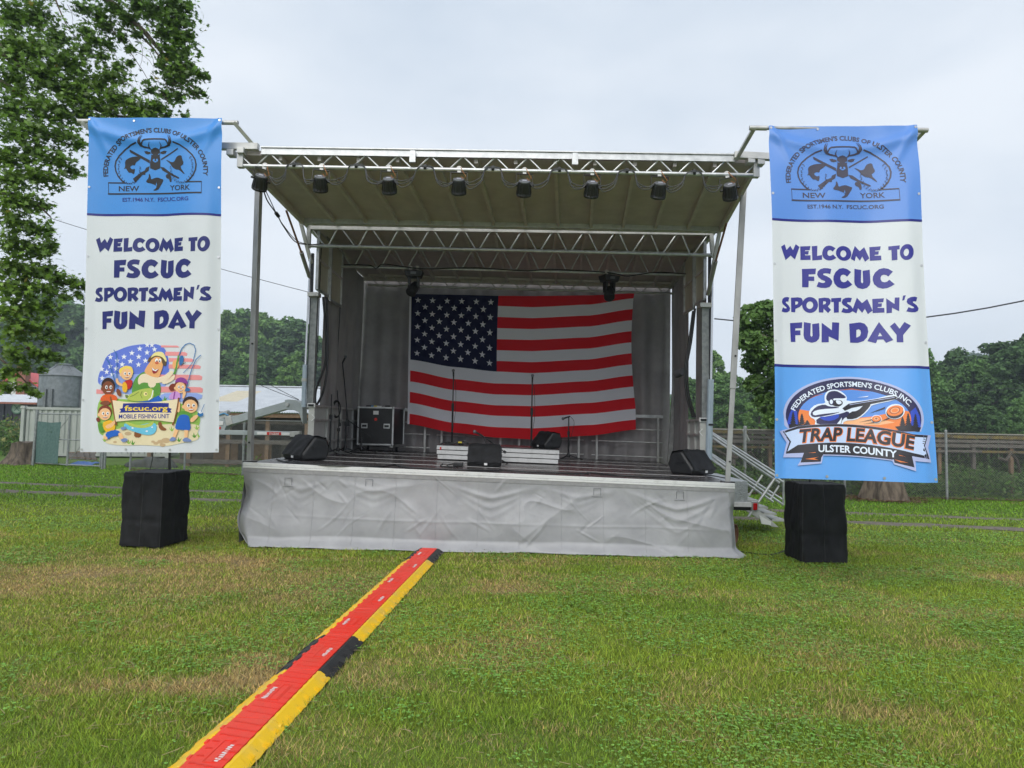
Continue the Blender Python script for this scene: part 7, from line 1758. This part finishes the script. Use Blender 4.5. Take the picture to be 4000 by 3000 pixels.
# ================================================================== trees
def leaf_cloud(C, Rr, n_per, size, col_fn, flat=.35, rr=None, droop=.3):
    """leaf-clump quads through blobs: C (k,3) centres, Rr (k,) radii"""
    rr = rr or rng
    idx = np.repeat(np.arange(len(C)), n_per); n = len(idx)
    d = rr.normal(size=(n, 3)); d /= np.linalg.norm(d, axis=1, keepdims=True)
    rad = Rr[idx] * (0.35 + 0.65 * rr.random(n) ** .45)
    P = C[idx] + d * rad[:, None] * np.array([1, 1, .78])
    nrm = d * .6 + rr.normal(size=(n, 3)) * .6 + np.array([0, 0, .5]); nrm /= np.linalg.norm(nrm, axis=1, keepdims=True)
    t = np.cross(nrm, rr.normal(size=(n, 3))); t /= np.linalg.norm(t, axis=1, keepdims=True); b = np.cross(nrm, t)
    s = size * (.55 + .9 * rr.random(n))[:, None]
    asp = (.55 + .4 * rr.random(n))[:, None]
    V = np.stack([P - t * s, P - b * s * asp * .8 + t * s * .1, P + t * s, P + b * s * asp + t * s * .1], 1).reshape(-1, 3)
    col = col_fn(P, d, rad / Rr[idx], rr)
    return V, np.arange(4 * n).reshape(-1, 4), np.repeat(col, 4, 0)
def blob_crown(seed, H, W, base, nb=46, shape=1.0):
    r = np.random.default_rng(seed); C, Rr = [], []
    for i in range(nb):
        z = base + (H - base) * (i + .5) / nb; f = (z - base) / (H - base)
        prof = W * (math.sin(math.pi * min(1, (f * .86 + .13))) ** (.65 * shape))
        a = i * 2.39996 + r.random() * .6; q = prof * (.35 + .6 * math.sqrt(r.random()))
        C.append((q * math.cos(a), q * math.sin(a), z + r.normal() * .05 * H)); Rr.append((.11 + .10 * r.random()) * W + .2)
    return np.array(C), np.array(Rr)
def col_tree(base, var=.25, yellow=.1):
    base = np.array(base)
    def f(P, d, q, rr):
        n = len(P); blob = .5 + .5 * np.clip(fbm(P[:, 0] * .5, P[:, 1] * .5, P[:, 2] * .5, 77, 2) * 2, -1, 1)
        c = base * (1 - var + 2 * var * rr.random((n, 1))) * (.80 + .40 * blob[:, None])
        return c * (1 + yellow * (rr.random((n, 1)) - .3) * np.array([1.0, .4, -.3]))
    return f
def trunk_mesh(r0, H, seed, limbs=7, lean=.2):
    r = random.Random(seed); mb = MB()
    top = Vector((r.uniform(-lean, lean), r.uniform(-lean, lean), H)); pts = [Vector((0, 0, -.2)), Vector((0, 0, .25)), Vector((top.x * .3, top.y * .3, H * .35)), Vector((top.x * .7, top.y * .7, H * .7)), top]
    mb.tube(pts, [r0 * 1.5, r0 * 1.05, r0 * .8, r0 * .5, r0 * .12], 9)
    for k in range(limbs):
        z = H * (.28 + .6 * k / limbs); a = k * 2.4 + r.random(); L = H * .34 * (1.1 - .6 * k / limbs); p = Vector((top.x * z / H, top.y * z / H, z)); q = p + Vector((math.cos(a) * L, math.sin(a) * L, L * .55))
        mb.tube([p, p.lerp(q, .5) + Vector((0, 0, .1 * L)), q], [r0 * .42 * (1.1 - .6 * k / limbs), r0 * .25, r0 * .06], 6)
    return mb
def make_tree(name, seed, H, W, base, colr, leaf=.36, n_per=170, nb=46, r0=None, shape=1.0, var=.25):
    C, Rr = blob_crown(seed, H, W, base, nb, shape); rr = np.random.default_rng(seed + 1)
    V, Fq, Cl = leaf_cloud(C, Rr, n_per, leaf, col_tree(colr, var), rr=rr)
    t = thing(name, '', 'tree'); r0 = r0 or W * .075
    obj('trunk', trunk_mesh(r0, H * .9, seed), M['bark'], t, smooth=True)
    obj('crown', np_mesh('crown', V, Fq, M['far_leaf'], Cl), M['far_leaf'], t)
    return t
DK, MD, LT = (.085, .160, .055), (.120, .230, .068), (.160, .285, .075)
protoA = make_tree('broadleaf_tree', 301, 15, 5.2, 2.2, MD, nb=120, n_per=110, leaf=.30)
protoB = make_tree('broadleaf_tree', 311, 17, 5.0, 2.0, LT, nb=120, n_per=110, leaf=.30)
protoC = make_tree('broadleaf_tree', 321, 13, 4.8, 1.5, DK, nb=110, n_per=110, leaf=.28)
protoD = make_tree('broadleaf_tree', 331, 12, 3.4, 1.0, DK, nb=100, n_per=110, leaf=.24, shape=.8)
used = set()
def put(proto, px, ytop, Y, label, group, wx=1.0, rz=None, H=None):
    o = proto if proto.name not in used else copy_tree(proto); used.add(proto.name)
    top = at(px, ytop, Y); h0 = {protoA.name: 15, protoB.name: 17, protoC.name: 13, protoD.name: 12}[proto.name] * 1.04
    s = max(.15, top.z / h0); o.location = (top.x, Y, 0); o.scale = (s * wx, s * wx, s); o.rotation_euler = (0, 0, R(rz if rz is not None else random.uniform(0, 360)))
    o['label'] = label; o['group'] = group; o['category'] = 'tree'; return o
GL, GR_ = 'trees on the slope left of the stage', 'trees behind the pens on the right'
# wood left of the stage (seen between banner and tower, and left of the banner)
LEFT = [(880, 1245, 149, protoB, 1.0, 'tall tree seen just right of the left banner'), (955, 1235, 156, protoA, 1.15, 'broad tree crown behind the barn roof beside the front post'), (1040, 1250, 146, protoB, 1.05, 'light green tree behind the barn between post and tower'), (1110, 1262, 153, protoA, 1.15, 'rounded tree behind the barn left of the stage tower'), (1175, 1275, 142, protoC, 1.25, 'dark tree hard against the left stage tower'),
        (900, 1390, 119, protoC, 1.2, 'lower dark tree behind the barn roof near the left banner'), (985, 1400, 115, protoA, 1.1, 'lower green tree behind the barn roof at its middle'), (1080, 1385, 119, protoC, 1.1, 'lower dark tree behind the barn roof before the taller row'), (1150, 1395, 112, protoB, .95, 'lower light green tree behind the barn near the tower'),
        (150, 1210, 156, protoC, 1.25, 'dark tree on the slope above the silo'), (235, 1180, 163, protoA, 1.25, 'tall dark tree right of the silo top beside the banner'), (310, 1230, 153, protoC, 1.2, 'dark tree at the left edge of the left banner'), (330, 1360, 136, protoA, 1.0, 'lower tree right of the silo partly behind the banner'), (60, 1270, 170, protoA, 1.3, 'dark tree behind the farmhouse chimney'), (-40, 1250, 166, protoC, 1.3, 'dark tree behind the farmhouse at the picture edge'),
        (420, 1240, 159, protoA, 1.2, 'tree hidden mostly behind the left banner'), (760, 1260, 153, protoA, 1.2, 'tree behind the right edge of the left banner')]
for px, yt, Y, pr, wx, lb in LEFT: put(pr, px, yt, Y, lb, GL, wx)
RIGHT = [(2790, 1395, 89, protoB, .9, 'hazy green tree just right of the right stage tower'), (2840, 1470, 78, protoA, 1.0, 'light green tree between right tower and front post'), (2905, 1520, 85, protoC, 1.1, 'small dark tree right of the front post'), (2965, 1545, 70, protoB, .95, 'bushy tree above the fence left of the right banner'), (2690, 1480, 85, protoA, .9, 'tree glimpsed through the gap in the right tower'),
         (3590, 1375, 74, protoA, .85, 'dark tree at the right edge of the right banner'), (3650, 1440, 81, protoC, 1.1, 'low dark tree right of the right banner'), (3735, 1375, 85, protoC, 1.0, 'tall dark tree in the middle of the right-hand row'), (3800, 1420, 78, protoA, .9, 'brownish green tree in the right-hand row'), (3870, 1470, 74, protoC, 1.0, 'low dark tree right of the middle of the right-hand row'), (3950, 1330, 78, protoD, 1.3, 'tall dark tree second from the right picture edge'), (4030, 1310, 74, protoC, 1.1, 'dark tree cut by the right picture edge'), (3690, 1560, 66, protoD, 1.2, 'low dark thicket tree behind the pen boards'), (3850, 1580, 64, protoD, 1.2, 'low dark thicket tree right along the pen boards'), (3980, 1560, 64, protoA, .7, 'low thicket tree at the right end of the pens'), (3560, 1580, 66, protoC, .9, 'low dark thicket tree beside the right banner'), (4120, 1400, 78, protoA, 1, 'tree just outside the right picture edge'), (3400, 1500, 81, protoA, 1.0, 'tree hidden mostly behind the right banner')]
for px, yt, Y, pr, wx, lb in RIGHT: put(pr, px, yt, Y, lb, GR_, wx)
# distant hazy wooded hill on the right and left
def hill(name, label, pts, Y, depth, seed, n=16000, size=.9, col=(.05, .10, .035)):
    rr = np.random.default_rng(seed); xs = np.array([at(p[0], p[1], Y).x for p in pts]); zs = np.array([at(p[0], p[1], Y).z for p in pts])
    x = xs[0] + (xs[-1] - xs[0]) * rr.random(n); top = np.interp(x, xs, zs) + 1.4 * fbm(x * .16, 0 * x, 0, seed, 3) + .9 * np.abs(np.sin(x * .45 + fbm(x * .05, 0 * x, 0, 4, 2) * 6))
    f = rr.random(n) ** .5; y = Y + depth * (f - .8) * 1.0; z = top * f * (1 + .02 * rr.normal(size=n))
    P = np.stack([x, y, z], -1); nrm = rr.normal(size=(n, 3)) * .6 + np.array([0, -.5, .6]); nrm /= np.linalg.norm(nrm, axis=1, keepdims=True)
    t = np.cross(nrm, rr.normal(size=(n, 3))); t /= np.linalg.norm(t, axis=1, keepdims=True); b = np.cross(nrm, t); s = size * (.6 + .9 * rr.random((n, 1)))
    V = np.stack([P - t * s, P - b * s * .8, P + t * s, P + b * s * .8], 1).reshape(-1, 3)
    c = np.array(col) * (.7 + .6 * rr.random((n, 1))) * (.8 + .4 * (fbm(x * .2, z * .2, 0, seed, 2) + .5)[:, None])
    o = obj(name, np_mesh(name, V, np.arange(4 * n).reshape(-1, 4), M['far_leaf'], np.repeat(c, 4, 0)), M['far_leaf']); tag(o, label, 'wood', kind='stuff')
hill('distant_wood', 'pale hazy wooded hill rising behind the trees at the far right', [(3480, 1480), (3560, 1440), (3640, 1430), (3740, 1440), (3830, 1400), (3900, 1385), (4000, 1390), (4150, 1370), (4400, 1340)], 320, 90, 41, 24000, 1.3)
hill('distant_wood', 'pale hazy wooded ridge behind the trees left of the stage', [(-500, 1280), (0, 1260), (400, 1330), (800, 1330), (1300, 1380), (1700, 1480), (2100, 1540)], 300, 80, 43, 30000, 1.3)
hill('distant_wood', 'pale hazy wood seen low between the right tower and the right banner', [(2300, 1600), (2600, 1560), (2900, 1530), (3100, 1520), (3400, 1500), (3700, 1490)], 240, 60, 47, 14000, 1.1)

# ---- tree with the gnarled base under the right banner
tb = gnd(3455, 1952)
bt = thing('old_tree', 'old tree with flared bark roots under the right banner', 'tree', tb)
mb = stump('s', '', tb, .36, 1.5, 1.45, 6); 
mb.tube([tb + Vector((0, 0, 1.3)), tb + Vector((-.2, .2, 3.2)), tb + Vector((-.9, .3, 5.5)), tb + Vector((-1.3, .4, 7))], [.35, .31, .2, .05], 12)
obj('trunk', mb, M['bark'], bt, smooth='all')
for k, (x, y) in enumerate(((2955, 1300), (2980, 1400), (3010, 1250), (3050, 1500), (3120, 1200), (3200, 1350), (3300, 1250))):
    e = at(x, y, 19.6); s0 = tb + Vector((-.3 - .1 * k * .2, .2, 2.6 + .45 * k)); mb = MB(); mb.tube([s0, s0.lerp(e, .5) + Vector((0, 0, .3)), e], [.14, .09, .03], 7); obj('limb', mb, M['bark'], bt, smooth=True)
CL = [(2935, 1235, 62), (2965, 1300, 70), (2925, 1330, 55), (2985, 1215, 55), (2950, 1410, 60), (2990, 1480, 62), (2945, 1500, 45), (3000, 1570, 60), (3030, 1640, 45), (3060, 1300, 90), (3070, 1430, 90), (3150, 1250, 100), (3160, 1400, 110), (3260, 1300, 110), (3270, 1450, 110), (3380, 1330, 110), (3380, 1480, 100), (3460, 1420, 90), (3200, 1150, 80), (3330, 1180, 80), (2915, 1290, 35), (2980, 1360, 60)]
Cn = np.array([at(x, y, 19.4 + .9 * rng.random() * (1 if x < 3030 else 2)) for x, y, r in CL]); Rn = np.array([r * 19.5 / FPX for x, y, r in CL])
V, Fq, Cl = leaf_cloud(Cn, Rn, 420, .085, col_tree((.12, .215, .060), .3)); obj('crown', np_mesh('crown', V, Fq, M['far_leaf'], Cl), M['far_leaf'], bt)

# ---- big maple overhanging on the left
MAPLE = np.array([(0, -.5), (.10, -.12), (.42, -.28), (.30, .02), (.52, .18), (.22, .20), (.0, .62), (-.22, .20), (-.52, .18), (-.30, .02), (-.42, -.28), (-.10, -.12)])
def maple_leaves(P, size, rr, nrm_bias):
    n = len(P); nrm = rr.normal(size=(n, 3)) * .55 + nrm_bias; nrm /= np.linalg.norm(nrm, axis=1, keepdims=True)
    t = np.cross(nrm, rr.normal(size=(n, 3))); t /= np.linalg.norm(t, axis=1, keepdims=True); b = np.cross(nrm, t); s = size * (.65 + .7 * rr.random(n))
    pts = [MAPLE[i] for i in (0, 2, 4, 6, 8, 10)] ; pin = [MAPLE[i] for i in (1, 3, 5, 7, 9, 11)]
    loop = MAPLE
    V = P[:, None, :] + s[:, None, None] * (loop[None, :, 0, None] * t[:, None, :] + loop[None, :, 1, None] * b[:, None, :]) + (np.abs(loop[None, :, 0, None]) * -.25 * s[:, None, None]) * nrm[:, None, :]
    k = len(loop); base = np.arange(n)[:, None] * k
    tri = np.array([(11, 0, 1), (1, 2, 3), (3, 4, 5), (5, 6, 7), (7, 8, 9), (9, 10, 11), (11, 1, 3), (3, 5, 7), (7, 9, 11), (3, 7, 11)])
    F_ = (base[:, :, None] + tri[None]).reshape(-1, 3)
    return V.reshape(-1, 3), F_, k
tm = Vector((-12.8, 13.6, 0))
mapl = thing('maple_tree', 'large maple with drooping leafy branches overhanging the left edge', 'tree', tm)
mb = stump('s', '', tm, .5, 2.5, 1.5, 11); mb.tube([tm + Vector((0, 0, 2.2)), tm + Vector((.2, 0, 5)), tm + Vector((.5, .1, 8.5)), tm + Vector((.9, .2, 13))], [.5, .42, .28, .05], 12); obj('trunk', mb, M['bark'], mapl, smooth='all')
# leaf clumps: photo px, py, radius px, depth
CLM = [(40, 60, 90, 13), (140, 60, 85, 13.4), (60, 180, 95, 12.6), (150, 190, 80, 13), (230, 150, 60, 13.2), (250, 240, 70, 12.8), (300, 270, 55, 13), (170, 290, 85, 12.6), (60, 300, 90, 12.4), (320, 330, 55, 13), (380, 330, 55, 13.2), (270, 350, 60, 12.8), (430, 300, 42, 13.2), (470, 270, 32, 13.3), (510, 248, 20, 13.3), (360, 400, 60, 13), (440, 390, 48, 13.2), (500, 400, 55, 13.3), (560, 430, 50, 13.3), (620, 420, 42, 13.4), (660, 445, 24, 13.4), (420, 440, 50, 13.1), (330, 445, 60, 12.9), (520, 450, 50, 13.2), (600, 465, 40, 13.3), (720, 455, 14, 13.4),
       (330, 30, 42, 13.4), (390, 60, 48, 13.4), (450, 30, 48, 13.4), (420, 105, 38, 13.4), (500, 70, 45, 13.4), (540, 20, 50, 13.4), (600, 40, 55, 13.5), (660, 30, 60, 13.5), (720, 20, 50, 13.5), (680, 90, 60, 13.5), (725, 80, 35, 13.5), (640, 120, 50, 13.5), (700, 150, 52, 13.5), (740, 140, 20, 13.5), (670, 200, 52, 13.5), (715, 210, 45, 13.5), (690, 260, 55, 13.5), (740, 260, 26, 13.5), (640, 260, 30, 13.5), (720, 300, 45, 13.5), (780, 295, 26, 13.5), (810, 300, 14, 13.5), (680, 320, 40, 13.5), (650, 370, 28, 13.5), (700, 380, 32, 13.5), (760, 370, 28, 13.5), (795, 372, 16, 13.5), (590, 345, 24, 13.5), (540, 130, 24, 13.4), (520, 190, 20, 13.4), (480, 140, 30, 13.4), (430, 180, 24, 13.4), (380, 170, 38, 13.3), (340, 130, 36, 13.3), (330, 200, 40, 13.2), (400, 230, 30, 13.3),
       (50, 420, 80, 12.2), (150, 410, 80, 12.4), (240, 430, 70, 12.6), (60, 520, 80, 12), (160, 510, 75, 12.2), (250, 520, 60, 12.5), (310, 560, 40, 12.7), (40, 620, 85, 12), (140, 600, 75, 12.2), (230, 620, 60, 12.4), (280, 660, 40, 12.6), (60, 700, 80, 11.9), (150, 690, 60, 12.1), (210, 700, 40, 12.3), (40, 780, 80, 11.8), (110, 790, 60, 12), (170, 800, 40, 12.2), (60, 860, 70, 11.8), (130, 880, 55, 12), (190, 900, 34, 12.2), (210, 960, 30, 12.2), (50, 950, 75, 11.8), (120, 960, 60, 12), (170, 980, 45, 12.1), (40, 1040, 75, 11.8), (110, 1050, 60, 12), (170, 1060, 45, 12.2), (230, 1090, 45, 12.4), (280, 1110, 40, 12.5), (325, 1120, 26, 12.6), (310, 1160, 22, 12.6), (40, 1130, 75, 11.8), (120, 1130, 65, 12), (200, 1140, 45, 12.2), (250, 1160, 35, 12.3), (50, 1220, 75, 11.8), (130, 1210, 60, 12), (190, 1200, 35, 12.2), (60, 1300, 70, 11.8), (140, 1290, 55, 12), (200, 1310, 40, 12.2), (240, 1330, 16, 12.3), (50, 1380, 65, 11.8), (130, 1370, 55, 12), (190, 1390, 42, 12.2), (225, 1400, 22, 12.3), (30, 1450, 50, 11.8), (100, 1430, 40, 12), (160, 1440, 26, 12.1), (30, 1510, 42, 11.8), (85, 1500, 30, 12), (120, 1525, 24, 12), (145, 1540, 14, 12)]
for k in range(60):        # crown continuing out of view
    CLM.append((-60 - 1300 * random.random(), random.uniform(-700, 1400), random.uniform(70, 120), random.uniform(11.5, 16)))
for k in range(26): CLM.append((random.uniform(0, 700), random.uniform(-700, -60), random.uniform(60, 110), random.uniform(12.5, 15)))
PC = np.array([at(x, y, Y) for x, y, r, Y in CLM]); RC = np.array([r * (1.22 if y < 450 else 1.06 if y < 1330 else .85) * Y / FPX for x, y, r, Y in CLM])
npc = np.maximum(24, (RC ** 2 * 2000 + RC * 230)).astype(int)
npc[-86:] = npc[-86:] // 3
idx = np.repeat(np.arange(len(PC)), npc); n = len(idx); rr = np.random.default_rng(99)
d = rr.normal(size=(n, 3)); d /= np.linalg.norm(d, axis=1, keepdims=True)
off = d * (RC[idx] * np.abs(rr.normal(0, .62, n)))[:, None] * np.array([1.05, 1.2, .85]); P = PC[idx] + off
P += .10 * np.stack([fbm(P[:, 0] * 2, P[:, 1] * 2, P[:, 2] * 2, 5, 2), 0 * P[:, 0], fbm(P[:, 0] * 2, P[:, 1] * 2, P[:, 2] * 2 + 9, 6, 2)], -1)
V, F_, kk = maple_leaves(P, .104, rr, np.array([0.15, -.25, .75]))
hue = .5 + fbm(P[:, 0] * .8, P[:, 1] * .8, P[:, 2] * .8, 15, 2)
lowp = smooth(7.5, 4.0, P[:, 2])
c = np.array([.105, .205, .034])[None] * (.50 + 1.15 * rr.random((n, 1)) ** 1.3) * (1 + np.array([.75, .45, .1])[None] * (np.clip(hue, 0, 1) * .6 + .25 * lowp)[:, None])
c[rr.random(n) < .003] = (.25, .22, .04); c[rr.random(n) < .0006] = (.12, .05, .02)
obj('crown', np_mesh('crown', V, F_, M['leaf'], np.repeat(c, kk, 0)), M['leaf'], mapl)
# limbs and twigs
def limb(pts, r0, r1=None):
    P_ = [at(x, y, Y) if not isinstance(x, Vector) else x for (x, y, Y) in pts]; k = len(P_); mb = MB()
    mb.tube(P_, [r0 + ((r1 or r0 * .15) - r0) * i / (k - 1) for i in range(k)], 7); obj('limb', mb, M['bark'], mapl, smooth=True)
limb([(-500, 0, 13.2), (-200, 120, 12.9), (0, 190, 12.8), (90, 250, 12.8), (170, 320, 12.9), (260, 370, 13), (340, 410, 13.1), (430, 450, 13.2), (560, 465, 13.3)], .16, .012)
limb([(-500, 300, 13), (-150, 250, 12.6), (20, 330, 12.6), (120, 400, 12.6), (200, 470, 12.6)], .12)
limb([(-300, -300, 13.6), (0, -200, 13.5), (200, -120, 13.5), (380, -40, 13.5), (480, 50, 13.5), (560, 120, 13.5), (620, 190, 13.5), (680, 260, 13.5), (740, 330, 13.5), (790, 372, 13.5)], .10, .008)
limb([(380, -40, 13.5), (470, -10, 13.5), (580, 10, 13.5), (700, 60, 13.5)], .05)
limb([(480, 50, 13.45), (520, 110, 13.45), (600, 190, 13.45), (650, 260, 13.45), (690, 300, 13.5)], .03)
limb([(200, -50, 13.4), (225, 20, 13.3), (260, 100, 13.3), (320, 180, 13.3)], .022)
limb([(430, 60, 13.4), (440, 120, 13.4), (500, 190, 13.4), (560, 280, 13.4), (600, 350, 13.5)], .014, .004)
limb([(-400, 700, 12.4), (-100, 740, 12.1), (60, 760, 12), (150, 800, 12.1), (200, 850, 12.2)], .07)
limb([(-400, 900, 12.4), (-100, 1000, 12.1), (100, 1060, 12.1), (220, 1100, 12.4), (310, 1120, 12.6)], .08)
limb([(-400, 1150, 12.4), (-100, 1200, 12.1), (80, 1270, 12.1), (200, 1320, 12.2)], .06)
limb([(-300, 500, 12.6), (0, 430, 12.4), (120, 490, 12.4), (250, 560, 12.6), (310, 570, 12.7)], .06)
limb([(-300, 1350, 12.2), (0, 1400, 12), (80, 1470, 12), (140, 1535, 12)], .03)
for k in range(90):
    x0, y0 = random.uniform(250, 700), random.uniform(0, 440); ang = random.uniform(.2, 1.2); L = random.uniform(40, 130)
    Y = 13.4; mb = MB(); P_ = [at(x0 + L * f * math.cos(ang + .5 * f), y0 + L * f * math.sin(ang + .3 * f), Y) for f in (0, .35, .7, 1)]; mb.tube(P_, [.006, .005, .004, .002], 4); obj('twig', mb, M['bark'], mapl)
# ================================================================== weeds behind the fences
def weeds(name, label, boxes, n, size, seed, cols):
    rr = np.random.default_rng(seed); Vs, Cs = [], []
    for (x0, x1, y0, y1, h) in boxes:
        m_ = int(n * (x1 - x0) * (y1 - y0)); x = x0 + (x1 - x0) * rr.random(m_); y = y0 + (y1 - y0) * rr.random(m_); hh = h * (.55 + .75 * np.clip(fbm(x * .8, y * .8, 0, seed, 3) + .5, 0, 1.2)); z = hh * rr.random(m_) ** .7
        P_ = np.stack([x, y, z + .02], -1); nr = rr.normal(size=(m_, 3)) * .7 + np.array([0, -.3, .6]); nr /= np.linalg.norm(nr, axis=1, keepdims=True); t_ = np.cross(nr, rr.normal(size=(m_, 3))); t_ /= np.linalg.norm(t_, axis=1, keepdims=True); b_ = np.cross(nr, t_); s_ = size * (.5 + rr.random((m_, 1)))
        Vs.append(np.stack([P_ - t_ * s_, P_ - b_ * s_ * .5, P_ + t_ * s_, P_ + b_ * s_ * .5], 1).reshape(-1, 3))
        ci = rr.integers(0, len(cols), m_); Cs.append(np.repeat(np.array(cols)[ci] * (.6 + .8 * rr.random((m_, 1))), 4, 0))
    V = np.concatenate(Vs); o = obj(name, np_mesh(name, V, np.arange(len(V)).reshape(-1, 4), M['far_leaf'], np.concatenate(Cs)), M['far_leaf']); tag(o, label, 'weeds', kind='stuff')
GW = [(.07, .14, .03), (.10, .20, .04), (.05, .10, .03), (.12, .17, .06)]
weeds('weeds', 'leafy green weeds growing between the right fence and the mossy pens', [(5.5, 32, 19.75, 21.4, .75), (5.5, 32, 21.8, 24.3, 1.25)], 520, .055, 61, GW)
weeds('weeds', 'tall field weeds beside the container at the far left', [(-34, -21.5, 31, 37, .9), (-40, -20, 38, 46, 1.5), (-26, -22, 33, 36, 1.3)], 55, .11, 62, GW + [(.20, .20, .07)])
weeds('weeds', 'vine growing up the fence left of the stage', [(-8.9, -8.7, 22.95, 23.1, 1.8), (-8.5, -8.35, 22.9, 23.0, .9), (-17.2, -16.9, 25.6, 25.8, 1.7)], 1200, .05, 63, [(.12, .24, .03), (.09, .18, .03)])
def litter(n, seed):
    rr = np.random.default_rng(seed); t = rr.random(n); Vs = []
    pts = [FL[0], FL[1], F2[1], F2[2], F3[1], F3[2]]
    cs = []
    P_ = []
    for a, b in zip(pts[:-1], pts[1:]):
        m_ = int(n * (b - a).length / 60); f = rr.random(m_); P_.append(np.stack([a.x + (b.x - a.x) * f, a.y + (b.y - a.y) * f + rr.normal(0, .13, m_), .01 + .04 * rr.random(m_)], -1))
    q = tb; a = rr.random(700) * 6.28; r_ = .7 + .7 * rr.random(700) ** 2; P_.append(np.stack([q.x + r_ * np.cos(a), q.y + .8 * r_ * np.sin(a), .01 + .03 * rr.random(700)], -1))
    P_ = np.concatenate(P_); m_ = len(P_); a = rr.random(m_) * 6.28; s_ = .035 * (.5 + rr.random(m_)); ex, ey = np.cos(a) * s_, np.sin(a) * s_
    V = np.stack([P_ + np.stack([ex, ey, 0 * a], -1), P_ + np.stack([-ey, ex, .02 + 0 * a], -1), P_ - np.stack([ex, ey, 0 * a], -1), P_ + np.stack([ey, -ex, .01 + 0 * a], -1)], 1).reshape(-1, 3)
    c = np.array([.16, .10, .06]) * (.5 + 1.0 * rr.random((m_, 1))); o = obj('leaf_litter', np_mesh('leaf_litter', V, np.arange(len(V)).reshape(-1, 4), M['far_leaf'], np.repeat(c, 4, 0)), M['far_leaf']); tag(o, 'brown leaf litter along the foot of the fence', 'litter', kind='stuff')
litter(5000, 8)
# ================================================================== humid summer air
mb = MB(); mb.box((0, 185, 26), (780, 480, 56))
HZ = bpy.data.materials.new('haze_air'); HZ.use_nodes = True
n_, l_ = HZ.node_tree.nodes, HZ.node_tree.links
n_.clear(); ho = n_.new('ShaderNodeOutputMaterial'); hv = n_.new('ShaderNodeVolumePrincipled')
hv.inputs['Color'].default_value = (0.78, 0.88, 1.0, 1); hv.inputs['Density'].default_value = 0.0008; hv.inputs['Anisotropy'].default_value = 0.2
l_.new(hv.outputs[0], ho.inputs['Volume'])
hz = obj('haze', mb, HZ); tag(hz, kind='stuff')
scene.cycles.volume_bounces = 0
